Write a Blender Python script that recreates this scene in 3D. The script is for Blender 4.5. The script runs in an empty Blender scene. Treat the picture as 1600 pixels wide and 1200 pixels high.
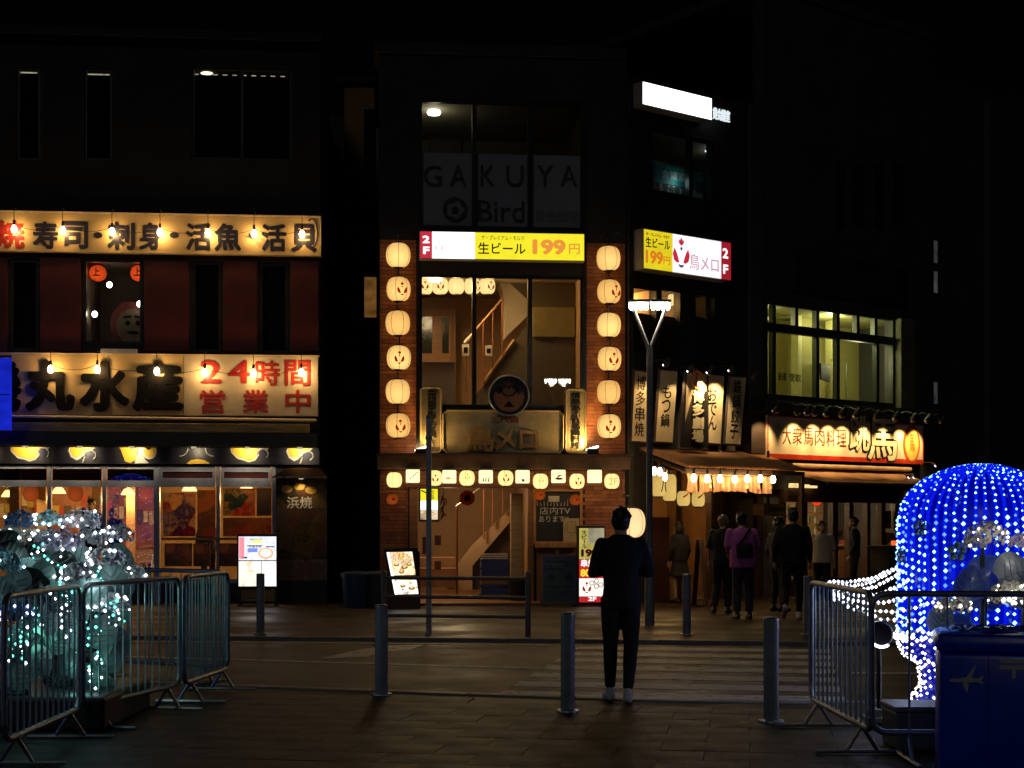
import bpy, bmesh, math, random
from mathutils import Vector, Matrix
R = random.Random(11)
rad = math.radians
SC = bpy.context.scene
COL = SC.collection

# ------------------------------------------------------------------ camera, sky, plaza fill light, exposure
cam = bpy.data.cameras.new('camera')
cam.sensor_width = 36.0
cam.lens = 51.75
cam.shift_y = 0.1356
cam.clip_start = 0.1
cam.clip_end = 900.0
camo = bpy.data.objects.new('camera', cam)
COL.objects.link(camo)
camo.location = (0, 0, 1.55)
camo.rotation_euler = (rad(90), 0, 0)
SC.camera = camo

world = bpy.data.worlds.new('World')
SC.world = world
world.use_nodes = True
_n = world.node_tree.nodes
_sky = _n.new('ShaderNodeTexSky')
_sky.sky_type = 'NISHITA'
_sky.sun_disc = False
_sky.sun_elevation = rad(26)
_sky.sun_rotation = rad(195)
world.node_tree.links.new(_sky.outputs[0], _n['Background'].inputs['Color'])
_n['Background'].inputs['Strength'].default_value = 0.00010

sun = bpy.data.lights.new('plaza_fill', 'SUN')  # added soft fill, stands in for unseen plaza lights behind the camera
sun.energy = 0.06
sun.angle = rad(12)
sun.color = (1.0, 0.96, 0.90)
suno = bpy.data.objects.new('plaza_fill', sun)
COL.objects.link(suno)
# shines from behind the camera, 26 degrees up, a little from the left
suno.rotation_euler = (rad(64), 0, rad(-15))

vs = SC.view_settings
vs.view_transform = 'Standard'
vs.look = 'None'
vs.exposure = 0.0
vs.gamma = 1.0
vs.use_curve_mapping = False
cy = SC.cycles
cy.use_denoising = True
cy.sample_clamp_indirect = 1.5
cy.sample_clamp_direct = 0.0
cy.max_bounces = 6
cy.diffuse_bounces = 3
cy.glossy_bounces = 3
cy.transparent_max_bounces = 10
cy.caustics_reflective = False
cy.caustics_refractive = False
cy.use_light_tree = True

# ------------------------------------------------------------------ frames: a facade line on the ground, u along it, w into the building, z up
FP, HC, HY = 2300.0, 1.55, 817.0


class Fr:
    def __init__(s, ox, oy, deg):
        s.o = (ox, oy)
        s.a = rad(deg)
        s.e = (math.cos(s.a), math.sin(s.a))
        s.n = (-s.e[1], s.e[0])

    def pt(s, px, py, w=0.0):
        dx = (px - 800.0) / FP
        ax = s.o[0] + w * s.n[0]
        ay = s.o[1] + w * s.n[1]
        u = (ax - ay * dx) / (s.e[1] * dx - s.e[0])
        t = ay + u * s.e[1]
        return u, HC + (HY - py) / FP * t

    def u(s, px, w=0.0):
        return s.pt(px, 0, w)[0]

    def rect(s, x0, y0, x1, y1, w=0.0):
        xc = (x0 + x1) / 2
        return s.u(x0, w), s.pt(xc, y1, w)[1], s.u(x1, w), s.pt(xc, y0, w)[1]

    def world(s, u, w, z):
        return Vector((s.o[0] + u * s.e[0] + w * s.n[0], s.o[1] + u * s.e[1] + w * s.n[1], z))


W0 = Fr(0, 0, 0)


def gp(px, py):
    """ground point seen at a pixel"""
    Y = FP * HC / (py - HY)
    return (px - 800.0) / FP * Y, Y


FM = Fr((592 - 800) / FP * 27.9, 27.9, 5.0)       # corner building front
FL = Fr((500 - 800) / FP * 28.6, 28.6, 5.0)       # fish restaurant front (its right end)
_uR = FM.u(978)
_pR = FM.world(_uR, 0, 0)
FRt = Fr(_pR.x, _pR.y, 37.5)                      # the line on which the right-hand facades stand

# ------------------------------------------------------------------ materials
_mats = {}


def _nt(name):
    m = bpy.data.materials.new(name)
    m.use_nodes = True
    return m, m.node_tree.nodes, m.node_tree.links


def M(name, col, rough=0.6, var=0.25, scale=6.0, bump=0.15, metal=0.0, bscale=None, spec=0.5, stretch=None, rvar=0.15):
    if name in _mats:
        return _mats[name]
    m, n, l = _nt(name)
    b = n['Principled BSDF']
    tc = n.new('ShaderNodeTexCoord')
    mp = n.new('ShaderNodeMapping')
    l.new(tc.outputs['Object'], mp.inputs['Vector'])
    if stretch:
        mp.inputs['Scale'].default_value = stretch
    nz = n.new('ShaderNodeTexNoise')
    nz.inputs['Scale'].default_value = scale
    nz.inputs['Detail'].default_value = 6
    nz.inputs['Roughness'].default_value = 0.62
    l.new(mp.outputs[0], nz.inputs['Vector'])
    cr = n.new('ShaderNodeValToRGB')
    cr.color_ramp.elements[0].position = 0.3
    cr.color_ramp.elements[1].position = 0.72
    cr.color_ramp.elements[0].color = tuple(c * (1 - var) for c in col) + (1,)
    cr.color_ramp.elements[1].color = tuple(min(1, c * (1 + var)) for c in col) + (1,)
    l.new(nz.outputs['Fac'], cr.inputs['Fac'])
    l.new(cr.outputs[0], b.inputs['Base Color'])
    b.inputs['Metallic'].default_value = metal
    b.inputs['Specular IOR Level'].default_value = spec
    mr = n.new('ShaderNodeMapRange')
    mr.inputs['To Min'].default_value = max(0.03, rough - rvar)
    mr.inputs['To Max'].default_value = min(1, rough + rvar)
    n2 = n.new('ShaderNodeTexNoise')
    n2.inputs['Scale'].default_value = scale * 0.7
    n2.inputs['Detail'].default_value = 4
    l.new(mp.outputs[0], n2.inputs['Vector'])
    l.new(n2.outputs['Fac'], mr.inputs['Value'])
    l.new(mr.outputs[0], b.inputs['Roughness'])
    if bump:
        bp = n.new('ShaderNodeBump')
        bp.inputs['Strength'].default_value = bump
        bp.inputs['Distance'].default_value = 0.02
        n3 = n.new('ShaderNodeTexNoise')
        n3.inputs['Scale'].default_value = bscale or scale * 4
        n3.inputs['Detail'].default_value = 5
        l.new(mp.outputs[0], n3.inputs['Vector'])
        l.new(n3.outputs['Fac'], bp.inputs['Height'])
        l.new(bp.outputs[0], b.inputs['Normal'])
    _mats[name] = m
    return m


def E(name, col, strength=1.0, var=0.0, scale=5.0, sample=True):
    """something that gives off light"""
    if name in _mats:
        return _mats[name]
    m, n, l = _nt(name)
    n.remove(n['Principled BSDF'])
    e = n.new('ShaderNodeEmission')
    e.inputs['Strength'].default_value = strength
    e.inputs['Color'].default_value = tuple(col) + (1,)
    if var:
        tc = n.new('ShaderNodeTexCoord')
        nz = n.new('ShaderNodeTexNoise')
        nz.inputs['Scale'].default_value = scale
        nz.inputs['Detail'].default_value = 4
        l.new(tc.outputs['Object'], nz.inputs['Vector'])
        mr = n.new('ShaderNodeMapRange')
        mr.inputs['From Min'].default_value = 0.3
        mr.inputs['From Max'].default_value = 0.7
        mr.inputs['To Min'].default_value = strength * (1 - var)
        mr.inputs['To Max'].default_value = strength * (1 + var)
        l.new(nz.outputs['Fac'], mr.inputs['Value'])
        l.new(mr.outputs[0], e.inputs['Strength'])
    l.new(e.outputs[0], n['Material Output'].inputs['Surface'])
    if not sample:
        m.cycles.emission_sampling = 'NONE'
    _mats[name] = m
    return m


def EPrint(name, cols, strength, scale=9.0):
    """back-lit printed sheet: photographs of dishes as patches of colour"""
    if name in _mats:
        return _mats[name]
    m, n, l = _nt(name)
    n.remove(n['Principled BSDF'])
    e = n.new('ShaderNodeEmission')
    e.inputs['Strength'].default_value = strength
    l.new(_patch(n, l, cols, scale), e.inputs['Color'])
    l.new(e.outputs[0], n['Material Output'].inputs['Surface'])
    _mats[name] = m
    return m


def _patch(n, l, cols, scale):
    tc = n.new('ShaderNodeTexCoord')
    nz0 = n.new('ShaderNodeTexNoise')
    nz0.inputs['Scale'].default_value = scale * 0.8
    nz0.inputs['Detail'].default_value = 5
    l.new(tc.outputs['Object'], nz0.inputs['Vector'])
    mx = n.new('ShaderNodeMixRGB')
    mx.inputs['Fac'].default_value = 0.12
    l.new(tc.outputs['Object'], mx.inputs[1])
    l.new(nz0.outputs['Color'], mx.inputs[2])
    vo = n.new('ShaderNodeTexVoronoi')
    vo.inputs['Scale'].default_value = scale
    l.new(mx.outputs[0], vo.inputs['Vector'])
    sx = n.new('ShaderNodeSeparateColor')
    l.new(vo.outputs['Color'], sx.inputs[0])
    ad = n.new('ShaderNodeMath')
    ad.operation = 'MULTIPLY_ADD'
    nz = n.new('ShaderNodeTexNoise')
    nz.inputs['Scale'].default_value = scale * 3
    nz.inputs['Detail'].default_value = 6
    l.new(tc.outputs['Object'], nz.inputs['Vector'])
    l.new(nz.outputs['Fac'], ad.inputs[0])
    ad.inputs[1].default_value = 0.7
    l.new(sx.outputs[0], ad.inputs[2])
    sb = n.new('ShaderNodeMath')
    sb.operation = 'SUBTRACT'
    l.new(ad.outputs[0], sb.inputs[0])
    sb.inputs[1].default_value = 0.35
    cr = n.new('ShaderNodeValToRGB')
    el = cr.color_ramp.elements
    k = len(cols)
    el[0].position = 0.0
    el[0].color = tuple(cols[0]) + (1,)
    el[1].position = 1.0
    el[1].color = tuple(cols[-1]) + (1,)
    for i in range(1, k - 1):
        x = el.new(i / (k - 1))
        x.color = tuple(cols[i]) + (1,)
    l.new(sb.outputs[0], cr.inputs['Fac'])
    return cr.outputs[0]


def MPrint(name, cols, scale=9.0, rough=0.4):
    """unlit printed poster"""
    if name in _mats:
        return _mats[name]
    m, n, l = _nt(name)
    b = n['Principled BSDF']
    b.inputs['Roughness'].default_value = rough
    c = _patch(n, l, cols, scale)
    l.new(c, b.inputs['Base Color'])
    # thin paper: part of the light behind comes through
    t = n.new('ShaderNodeBsdfTranslucent')
    l.new(c, t.inputs['Color'])
    mx = n.new('ShaderNodeMixShader')
    mx.inputs[0].default_value = 0.5
    l.new(b.outputs[0], mx.inputs[1])
    l.new(t.outputs[0], mx.inputs[2])
    l.new(mx.outputs[0], n['Material Output'].inputs['Surface'])
    _mats[name] = m
    return m


def lantern_paper(name, col, strength, lo=0.55):
    """paper shell of a lit lantern: the lamp inside sits low, the paper has fibres"""
    if name in _mats:
        return _mats[name]
    m, n, l = _nt(name)
    n.remove(n['Principled BSDF'])
    tc = n.new('ShaderNodeTexCoord')
    nz = n.new('ShaderNodeTexNoise')
    nz.inputs['Scale'].default_value = 7
    nz.inputs['Detail'].default_value = 5
    l.new(tc.outputs['Generated'], nz.inputs['Vector'])
    ln = n.new('ShaderNodeVectorMath')
    ln.operation = 'DISTANCE'
    ln.inputs[1].default_value = (0.5, 0.2, 0.36)
    l.new(tc.outputs['Generated'], ln.inputs[0])
    mr = n.new('ShaderNodeMapRange')
    mr.inputs['From Min'].default_value = 0.1
    mr.inputs['From Max'].default_value = 0.72
    mr.inputs['To Min'].default_value = strength
    mr.inputs['To Max'].default_value = strength * lo
    l.new(ln.outputs['Value'], mr.inputs['Value'])
    mu = n.new('ShaderNodeMath')
    mu.operation = 'MULTIPLY'
    m2 = n.new('ShaderNodeMapRange')
    m2.inputs['To Min'].default_value = 0.85
    m2.inputs['To Max'].default_value = 1.12
    l.new(nz.outputs['Fac'], m2.inputs['Value'])
    l.new(mr.outputs[0], mu.inputs[0])
    l.new(m2.outputs[0], mu.inputs[1])
    e = n.new('ShaderNodeEmission')
    e.inputs['Color'].default_value = tuple(col) + (1,)
    l.new(mu.outputs[0], e.inputs['Strength'])
    l.new(e.outputs[0], n['Material Output'].inputs['Surface'])
    _mats[name] = m
    return m


def Glass(name, tint=(0.85, 0.88, 0.86), refl=1.0, rough=0.0):
    if name in _mats:
        return _mats[name]
    m, n, l = _nt(name)
    n.remove(n['Principled BSDF'])
    tr = n.new('ShaderNodeBsdfTransparent')
    tr.inputs['Color'].default_value = tuple(tint) + (1,)
    gl = n.new('ShaderNodeBsdfGlossy')
    gl.inputs['Roughness'].default_value = rough
    gl.inputs['Color'].default_value = (refl, refl, refl, 1)
    fr = n.new('ShaderNodeFresnel')
    fr.inputs['IOR'].default_value = 1.6
    mx = n.new('ShaderNodeMixShader')
    # the back face of the pane must not reflect totally
    ge = n.new('ShaderNodeNewGeometry')
    fm = n.new('ShaderNodeMath')
    fm.operation = 'MULTIPLY_ADD'
    fm.inputs[1].default_value = -1.0
    fm.inputs[2].default_value = 1.0
    l.new(ge.outputs['Backfacing'], fm.inputs[0])
    f2 = n.new('ShaderNodeMath')
    f2.operation = 'MULTIPLY'
    l.new(fr.outputs[0], f2.inputs[0])
    l.new(fm.outputs[0], f2.inputs[1])
    l.new(f2.outputs[0], mx.inputs[0])
    l.new(tr.outputs[0], mx.inputs[1])
    l.new(gl.outputs[0], mx.inputs[2])
    l.new(mx.outputs[0], n['Material Output'].inputs['Surface'])
    _mats[name] = m
    return m


def Sheer(name, col, trans=0.5, rough=0.5):
    """thin translucent plastic or cloth"""
    if name in _mats:
        return _mats[name]
    m, n, l = _nt(name)
    n.remove(n['Principled BSDF'])
    tc = n.new('ShaderNodeTexCoord')
    nz = n.new('ShaderNodeTexNoise')
    nz.inputs['Scale'].default_value = 5
    nz.inputs['Detail'].default_value = 5
    l.new(tc.outputs['Object'], nz.inputs['Vector'])
    cr = n.new('ShaderNodeValToRGB')
    cr.color_ramp.elements[0].position = 0.3
    cr.color_ramp.elements[1].position = 0.7
    cr.color_ramp.elements[0].color = tuple(c * 0.55 for c in col) + (1,)
    cr.color_ramp.elements[1].color = tuple(col) + (1,)
    l.new(nz.outputs['Fac'], cr.inputs['Fac'])
    d = n.new('ShaderNodeBsdfDiffuse')
    t = n.new('ShaderNodeBsdfTranslucent')
    g = n.new('ShaderNodeBsdfGlossy')
    g.inputs['Roughness'].default_value = 0.3
    l.new(cr.outputs[0], d.inputs['Color'])
    l.new(cr.outputs[0], t.inputs['Color'])
    m1 = n.new('ShaderNodeMixShader')
    m1.inputs[0].default_value = trans
    l.new(d.outputs[0], m1.inputs[1])
    l.new(t.outputs[0], m1.inputs[2])
    m2 = n.new('ShaderNodeMixShader')
    m2.inputs[0].default_value = 0.06
    l.new(m1.outputs[0], m2.inputs[1])
    l.new(g.outputs[0], m2.inputs[2])
    l.new(m2.outputs[0], n['Material Output'].inputs['Surface'])
    _mats[name] = m
    return m


# ------------------------------------------------------------------ mesh building
class MB:
    def __init__(s):
        s.v, s.f = [], []

    def add(s, vs, fs):
        o = len(s.v)
        s.v += [tuple(v) for v in vs]
        s.f += [tuple(i + o for i in f) for f in fs]
        return s

    def box(s, x0, x1, y0, y1, z0, z1):
        if x0 > x1: x0, x1 = x1, x0
        if y0 > y1: y0, y1 = y1, y0
        if z0 > z1: z0, z1 = z1, z0
        return s.add([(x0, y0, z0), (x1, y0, z0), (x1, y1, z0), (x0, y1, z0), (x0, y0, z1), (x1, y0, z1), (x1, y1, z1), (x0, y1, z1)],
                     [(0, 3, 2, 1), (4, 5, 6, 7), (0, 1, 5, 4), (1, 2, 6, 5), (2, 3, 7, 6), (3, 0, 4, 7)])

    def cbox(s, x0, x1, y0, y1, z0, z1, b=0.01):
        """box with chamfered edges on every vertical and front edge"""
        bm = bmesh.new()
        bmesh.ops.create_cube(bm, size=1.0)
        for v in bm.verts:
            v.co = Vector(((x0 + x1) / 2 + v.co.x * abs(x1 - x0), (y0 + y1) / 2 + v.co.y * abs(y1 - y0), (z0 + z1) / 2 + v.co.z * abs(z1 - z0)))
        bmesh.ops.bevel(bm, geom=bm.edges[:], offset=b, segments=2, affect='EDGES', profile=0.5)
        bm.verts.index_update()
        s.add([v.co for v in bm.verts], [[v.index for v in f.verts] for f in bm.faces])
        bm.free()
        return s

    def frame(s, u0, z0, u1, z1, t, w0, w1):
        """picture-frame ring in the facade plane"""
        s.box(u0, u1, w0, w1, z1 - t, z1)
        s.box(u0, u1, w0, w1, z0, z0 + t)
        s.box(u0, u0 + t, w0, w1, z0 + t, z1 - t)
        s.box(u1 - t, u1, w0, w1, z0 + t, z1 - t)
        return s

    def limb(s, pts, rs, n=8, cap=True, flat=1.0):
        """swept tube with its own radius at every point"""
        pts = [Vector(p) for p in pts]
        if not isinstance(rs, (list, tuple)):
            rs = [rs] * len(pts)
        rings = []
        prev = None
        for i, p in enumerate(pts):
            a = pts[max(i - 1, 0)]
            b = pts[min(i + 1, len(pts) - 1)]
            d = (b - a).normalized()
            if prev is None:
                up = Vector((0, 0, 1)) if abs(d.z) < 0.9 else Vector((0, 1, 0))
                x = d.cross(up).normalized()
            else:
                x = (prev - d * prev.dot(d)).normalized()
            prev = x
            y = d.cross(x)
            rings.append((p, d, x, y, rs[i]))
        vs, fs = [], []
        secs = []
        if cap:
            p, d, x, y, r = rings[0]
            secs += [(p - d * r * 0.95, x, y, r * 0.25), (p - d * r * 0.6, x, y, r * 0.8)]
        for p, d, x, y, r in rings:
            secs.append((p, x, y, r))
        if cap:
            p, d, x, y, r = rings[-1]
            secs += [(p + d * r * 0.6, x, y, r * 0.8), (p + d * r * 0.95, x, y, r * 0.25)]
        for p, x, y, r in secs:
            for k in range(n):
                t = 2 * math.pi * k / n
                vs.append(p + x * (math.cos(t) * r) + y * (math.sin(t) * r * flat))
        m = len(secs)
        for i in range(m - 1):
            for k in range(n):
                fs.append((i * n + k, i * n + (k + 1) % n, (i + 1) * n + (k + 1) % n, (i + 1) * n + k))
        fs.append(tuple(range(n - 1, -1, -1)))
        fs.append(tuple((m - 1) * n + k for k in range(n)))
        return s.add(vs, fs)

    def tube(s, pts, r, n=8):
        return s.limb(pts, r, n, cap=False)

    def lathe(s, prof, c=(0, 0, 0), n=20, axis='z'):
        vs, fs = [], []
        for r, z in prof:
            for k in range(n):
                t = 2 * math.pi * k / n
                a, b = math.cos(t) * r, math.sin(t) * r
                if axis == 'z':
                    vs.append((c[0] + a, c[1] + b, c[2] + z))
                elif axis == 'y':
                    vs.append((c[0] + a, c[1] + z, c[2] - b))
                else:
                    vs.append((c[0] + z, c[1] + a, c[2] + b))
        m = len(prof)
        for i in range(m - 1):
            for k in range(n):
                fs.append((i * n + k, i * n + (k + 1) % n, (i + 1) * n + (k + 1) % n, (i + 1) * n + k))
        fs.append(tuple(range(n - 1, -1, -1)))
        fs.append(tuple((m - 1) * n + k for k in range(n)))
        return s.add(vs, fs)

    def ell(s, c, rx, ry, rz, n=12, m=8, rot=None):
        vs, fs = [], []
        for i in range(m + 1):
            p = math.pi * i / m
            r = max(math.sin(p), 0.02)
            for k in range(n):
                t = 2 * math.pi * k / n
                v = Vector((rx * r * math.cos(t), ry * r * math.sin(t), rz * -math.cos(p)))
                if rot is not None:
                    v = rot @ v
                vs.append((c[0] + v.x, c[1] + v.y, c[2] + v.z))
        for i in range(m):
            for k in range(n):
                fs.append((i * n + k, i * n + (k + 1) % n, (i + 1) * n + (k + 1) % n, (i + 1) * n + k))
        fs.append(tuple(range(n - 1, -1, -1)))
        fs.append(tuple(m * n + k for k in range(n)))
        return s.add(vs, fs)

    def bead(s, c, r):
        """tiny lamp: octahedron rounded once"""
        x, y, z = c
        k = r * 0.72
        return s.add([(x, y, z - r), (x + k, y - k, z), (x + k, y + k, z), (x - k, y + k, z), (x - k, y - k, z), (x, y, z + r),
                      (x + r, y, z), (x, y + r, z), (x - r, y, z), (x, y - r, z)],
                     [(0, 6, 1), (0, 2, 6), (0, 7, 2), (0, 3, 7), (0, 8, 3), (0, 4, 8), (0, 9, 4), (0, 1, 9),
                      (5, 1, 6), (5, 6, 2), (5, 2, 7), (5, 7, 3), (5, 3, 8), (5, 8, 4), (5, 4, 9), (5, 9, 1)])

    def prism(s, poly, w0, w1):
        """outline in the facade plane (u, z), counter-clockwise seen from the street, given thickness"""
        a = sum(poly[i][0] * poly[(i + 1) % len(poly)][1] - poly[(i + 1) % len(poly)][0] * poly[i][1] for i in range(len(poly)))
        if a < 0:
            poly = poly[::-1]
        n = len(poly)
        vs = [(u, w0, z) for u, z in poly] + [(u, w1, z) for u, z in poly]
        fs = [tuple(range(n)), tuple(range(2 * n - 1, n - 1, -1))]
        for i in range(n):
            j = (i + 1) % n
            fs.append((i, n + i, n + j, j))
        return s.add(vs, fs)

    def flat(s, poly, w0, w1):
        """like prism, but safe for concave outlines"""
        bm = bmesh.new()
        vv = [bm.verts.new((u, w0, z)) for u, z in poly]
        es = [bm.edges.new((vv[i], vv[(i + 1) % len(vv)])) for i in range(len(vv))]
        bmesh.ops.triangle_fill(bm, use_beauty=True, use_dissolve=False, edges=es, normal=(0, -1, 0))
        bm.verts.index_update()
        for f in bm.faces:
            f.normal_update()
            if f.normal.y > 0:
                f.normal_flip()
        fr = [[v.index for v in f.verts] for f in bm.faces]
        n = len(poly)
        bm.free()
        a = sum(poly[i][0] * poly[(i + 1) % n][1] - poly[(i + 1) % n][0] * poly[i][1] for i in range(n))
        vs = [(u, w0, z) for u, z in poly] + [(u, w1, z) for u, z in poly]
        fs = [tuple(f) for f in fr]
        for i in range(n):
            j = (i + 1) % n
            fs.append((i, n + i, n + j, j) if a > 0 else (j, n + j, n + i, i))
        return s.add(vs, fs)

    def mesh(s, name, base=(0, 0, 0), smooth=False):
        me = bpy.data.meshes.new(name)
        me.from_pydata([(x - base[0], y - base[1], z - base[2]) for x, y, z in s.v], [], s.f)
        me.update()
        if smooth:
            me.polygons.foreach_set('use_smooth', [True] * len(me.polygons))
            try:
                me.set_sharp_from_angle(angle=rad(40))
            except Exception:
                pass
        return me


def circ(cx, cz, r, n=24, rz=None, a0=0.0, a1=2 * math.pi):
    rz = rz or r
    full = abs(a1 - a0 - 2 * math.pi) < 1e-6
    m = n if full else n + 1
    return [(cx + r * math.cos(a0 + (a1 - a0) * i / n), cz + rz * math.sin(a0 + (a1 - a0) * i / n)) for i in range(m)]


class T:
    """one thing: an Empty at its base; its parts are children"""

    def __init__(s, name, label, cat, fr=W0, base=(0, 0, 0), group=None, kind=None):
        s.fr, s.base = fr, base
        o = bpy.data.objects.new(name, None)
        o.empty_display_size = 0.1
        COL.objects.link(o)
        o.location = fr.world(*base)
        o.rotation_euler = (0, 0, fr.a)
        s.o = o
        if label: o['label'] = label
        if cat: o['category'] = cat
        if group: o['group'] = group
        if kind: o['kind'] = kind

    def add(s, part, mb, mat, parent=None, smooth=False, label=None, kind=None):
        me = mb if isinstance(mb, bpy.types.Mesh) else mb.mesh(part, s.base, smooth)
        if not me.materials:
            me.materials.append(mat)
        o = bpy.data.objects.new(part, me)
        COL.objects.link(o)
        o.parent = parent or s.o
        if label: o['label'] = label
        if kind: o['kind'] = kind
        return o

    def lamp(s, p, col, power, radius=0.03, kind='POINT', spot=None, aim=None, name='lamp_light'):
        d = bpy.data.lights.new(name, kind)
        d.color = col
        d.energy = power
        d.shadow_soft_size = radius
        o = bpy.data.objects.new(name, d)
        COL.objects.link(o)
        o.parent = s.o
        o.location = (p[0] - s.base[0], p[1] - s.base[1], p[2] - s.base[2])
        if kind == 'SPOT':
            d.spot_size = rad(spot or 90)
            d.spot_blend = 0.7
            v = Vector(aim) - Vector(p)
            o.rotation_euler = v.to_track_quat('-Z', 'Y').to_euler()
        return o

    def text(s, body, rect, w, mat, bold=0.0, vertical=False, ext=0.004, part='lettering', parent=None, shear=0.0, gap=0.08, pad=0.0, label=None):
        me = text_mesh(body, rect, w, bold, vertical, ext, shear, gap, s.base)
        return s.add(part, me, mat, parent, label=label)


_fc = {}


def _raw_text(body, bold):
    k = (body, round(bold, 4))
    if k in _fc:
        return _fc[k]
    c = bpy.data.curves.new('lettering', 'FONT')
    c.body = body
    c.resolution_u = 3
    c.offset = bold
    o = bpy.data.objects.new('lettering', c)
    COL.objects.link(o)
    bpy.context.view_layer.update()
    dg = bpy.context.evaluated_depsgraph_get()
    me = bpy.data.meshes.new_from_object(o.evaluated_get(dg))
    vs = [v.co.copy() for v in me.vertices]
    fs = [tuple(p.vertices) for p in me.polygons]
    bpy.data.objects.remove(o)
    bpy.data.curves.remove(c)
    bpy.data.meshes.remove(me)
    _fc[k] = (vs, fs)
    return _fc[k]


def text_mesh(body, rect, w, bold, vertical, ext, shear, gap, base):
    u0, z0, u1, z1 = rect
    mb = MB()

    def put(vs, fs, a0, b0, a1, b1):
        xs = [v.x for v in vs]
        ys = [v.y for v in vs]
        if not xs:
            return
        x0, x1, y0, y1 = min(xs), max(xs), min(ys), max(ys)
        sx = (a1 - a0) / max(x1 - x0, 1e-6)
        sy = (b1 - b0) / max(y1 - y0, 1e-6)
        # brush weight: the same glyph laid again round a small ring, each copy a hair further back
        ring = [(0.0, 0.0)]
        if bold > 0.004:
            ring += [(bold * math.cos(i * math.pi / 4), bold * math.sin(i * math.pi / 4)) for i in range(8)]
        m_ = bold if bold > 0.004 else 0.0
        sx *= (x1 - x0) / (x1 - x0 + 2 * m_)
        sy *= (y1 - y0) / (y1 - y0 + 2 * m_)
        for ri, (ox, oy) in enumerate(ring):
            wq = w + ri * 0.00035
            pv = []
            for v in vs:
                z = b0 + (v.y - y0 + oy + m_) * sy
                u = a0 + (v.x - x0 + ox + m_) * sx + shear * (z - z0)
                pv.append((u, wq, z))
            mb.add(pv, fs)
            sides(pv, fs, ri)

    def sides(pv, fs, ri):
        if ri and ext < 0.01:
            return
        if ext:
            cnt = {}
            for f in fs:
                for i in range(len(f)):
                    e = (f[i], f[(i + 1) % len(f)])
                    cnt[e] = cnt.get(e, 0) + 1
            o = len(mb.v)
            back = [(p[0], w + ext, p[2]) for p in pv]
            front = o - len(pv)
            mb.v += back
            for (a, b) in cnt:
                if (b, a) not in cnt:
                    mb.f.append((front + b, front + a, o + a, o + b))
    if vertical:
        n = len(body)
        ch = (z1 - z0) / n
        for i, c in enumerate(body):
            if c == ' ':
                continue
            vs, fs = _raw_text(c, 0.0)
            t = z1 - i * ch
            if c == 'ー':
                # the long-vowel bar stands upright in vertical writing
                vs = [Vector((v.y, -v.x, 0)) for v in vs]
                uc = (u0 + u1) / 2
                hw = (u1 - u0) * 0.09
                put(vs, fs, uc - hw, t - ch * (1 - gap), uc + hw, t - ch * gap)
            else:
                put(vs, fs, u0, t - ch * (1 - gap / 2), u1, t - ch * gap / 2)
    else:
        vs, fs = _raw_text(body, 0.0)
        put(vs, fs, u0, z0, u1, z1)
    return mb.mesh('lettering', base)


def tag(o, label, cat, group=None, kind=None):
    if label: o['label'] = label
    if cat: o['category'] = cat
    if group: o['group'] = group
    if kind: o['kind'] = kind
    return o


def struct(name, mb, mat, smooth=False):
    me = mb.mesh(name, smooth=smooth)
    me.materials.append(mat)
    o = bpy.data.objects.new(name, me)
    COL.objects.link(o)
    o['kind'] = 'structure'
    return o


def dup(o, loc=None, label=None, parent=None, rot=None):
    c = o.copy()
    COL.objects.link(c)
    if parent is not None:
        c.parent = parent
    if loc is not None:
        c.location = loc
    if rot is not None:
        c.rotation_euler = rot
    if label:
        c['label'] = label
    for ch in list(o.children):
        dup(ch, parent=c)
    return c


# ------------------------------------------------------------------ shared materials
BLACK = M('black_paint', (0.012, 0.012, 0.013), 0.5, 0.3)
BLACKM = M('black_metal', (0.015, 0.015, 0.017), 0.35, 0.3, metal=0.0)
STEEL = M('galvanised_steel', (0.33, 0.36, 0.38), 0.42, 0.25, 14, 0.08, metal=0.85)
POSTG = M('grey_post_paint', (0.23, 0.245, 0.26), 0.4, 0.25, 9, 0.06)
WOOD = M('brown_wood', (0.22, 0.10, 0.035), 0.5, 0.35, 5, 0.2, stretch=(1, 1, 12))
WOODH = M('brown_wood_level', (0.20, 0.09, 0.03), 0.5, 0.35, 5, 0.2, stretch=(1, 8, 14))
DARKW = M('dark_wood', (0.05, 0.026, 0.014), 0.5, 0.35, 5, 0.2, stretch=(1, 1, 10))
CREAM = M('cream_panel', (0.66, 0.55, 0.36), 0.5, 0.12, 3, 0.05)
INK = M('ink_black', (0.005, 0.005, 0.005), 0.7, 0.2, spec=0.15)
INKRED = M('ink_red', (0.42, 0.025, 0.015), 0.45, 0.2)
INKBLUE = M('ink_navy', (0.02, 0.018, 0.035), 0.45, 0.25)
BULB = E('bulb_glow', (1.0, 0.78, 0.46), 14.0, sample=False)
BULBW = E('bulb_glow_white', (1.0, 0.9, 0.75), 12.0, sample=False)
GLASS = Glass('window_glass', (0.93, 0.95, 0.94))
GLASSD = Glass('window_glass_dark', (0.5, 0.52, 0.52))
WARM = (1.0, 0.56, 0.19)
WARM2 = (1.0, 0.74, 0.42)

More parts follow.
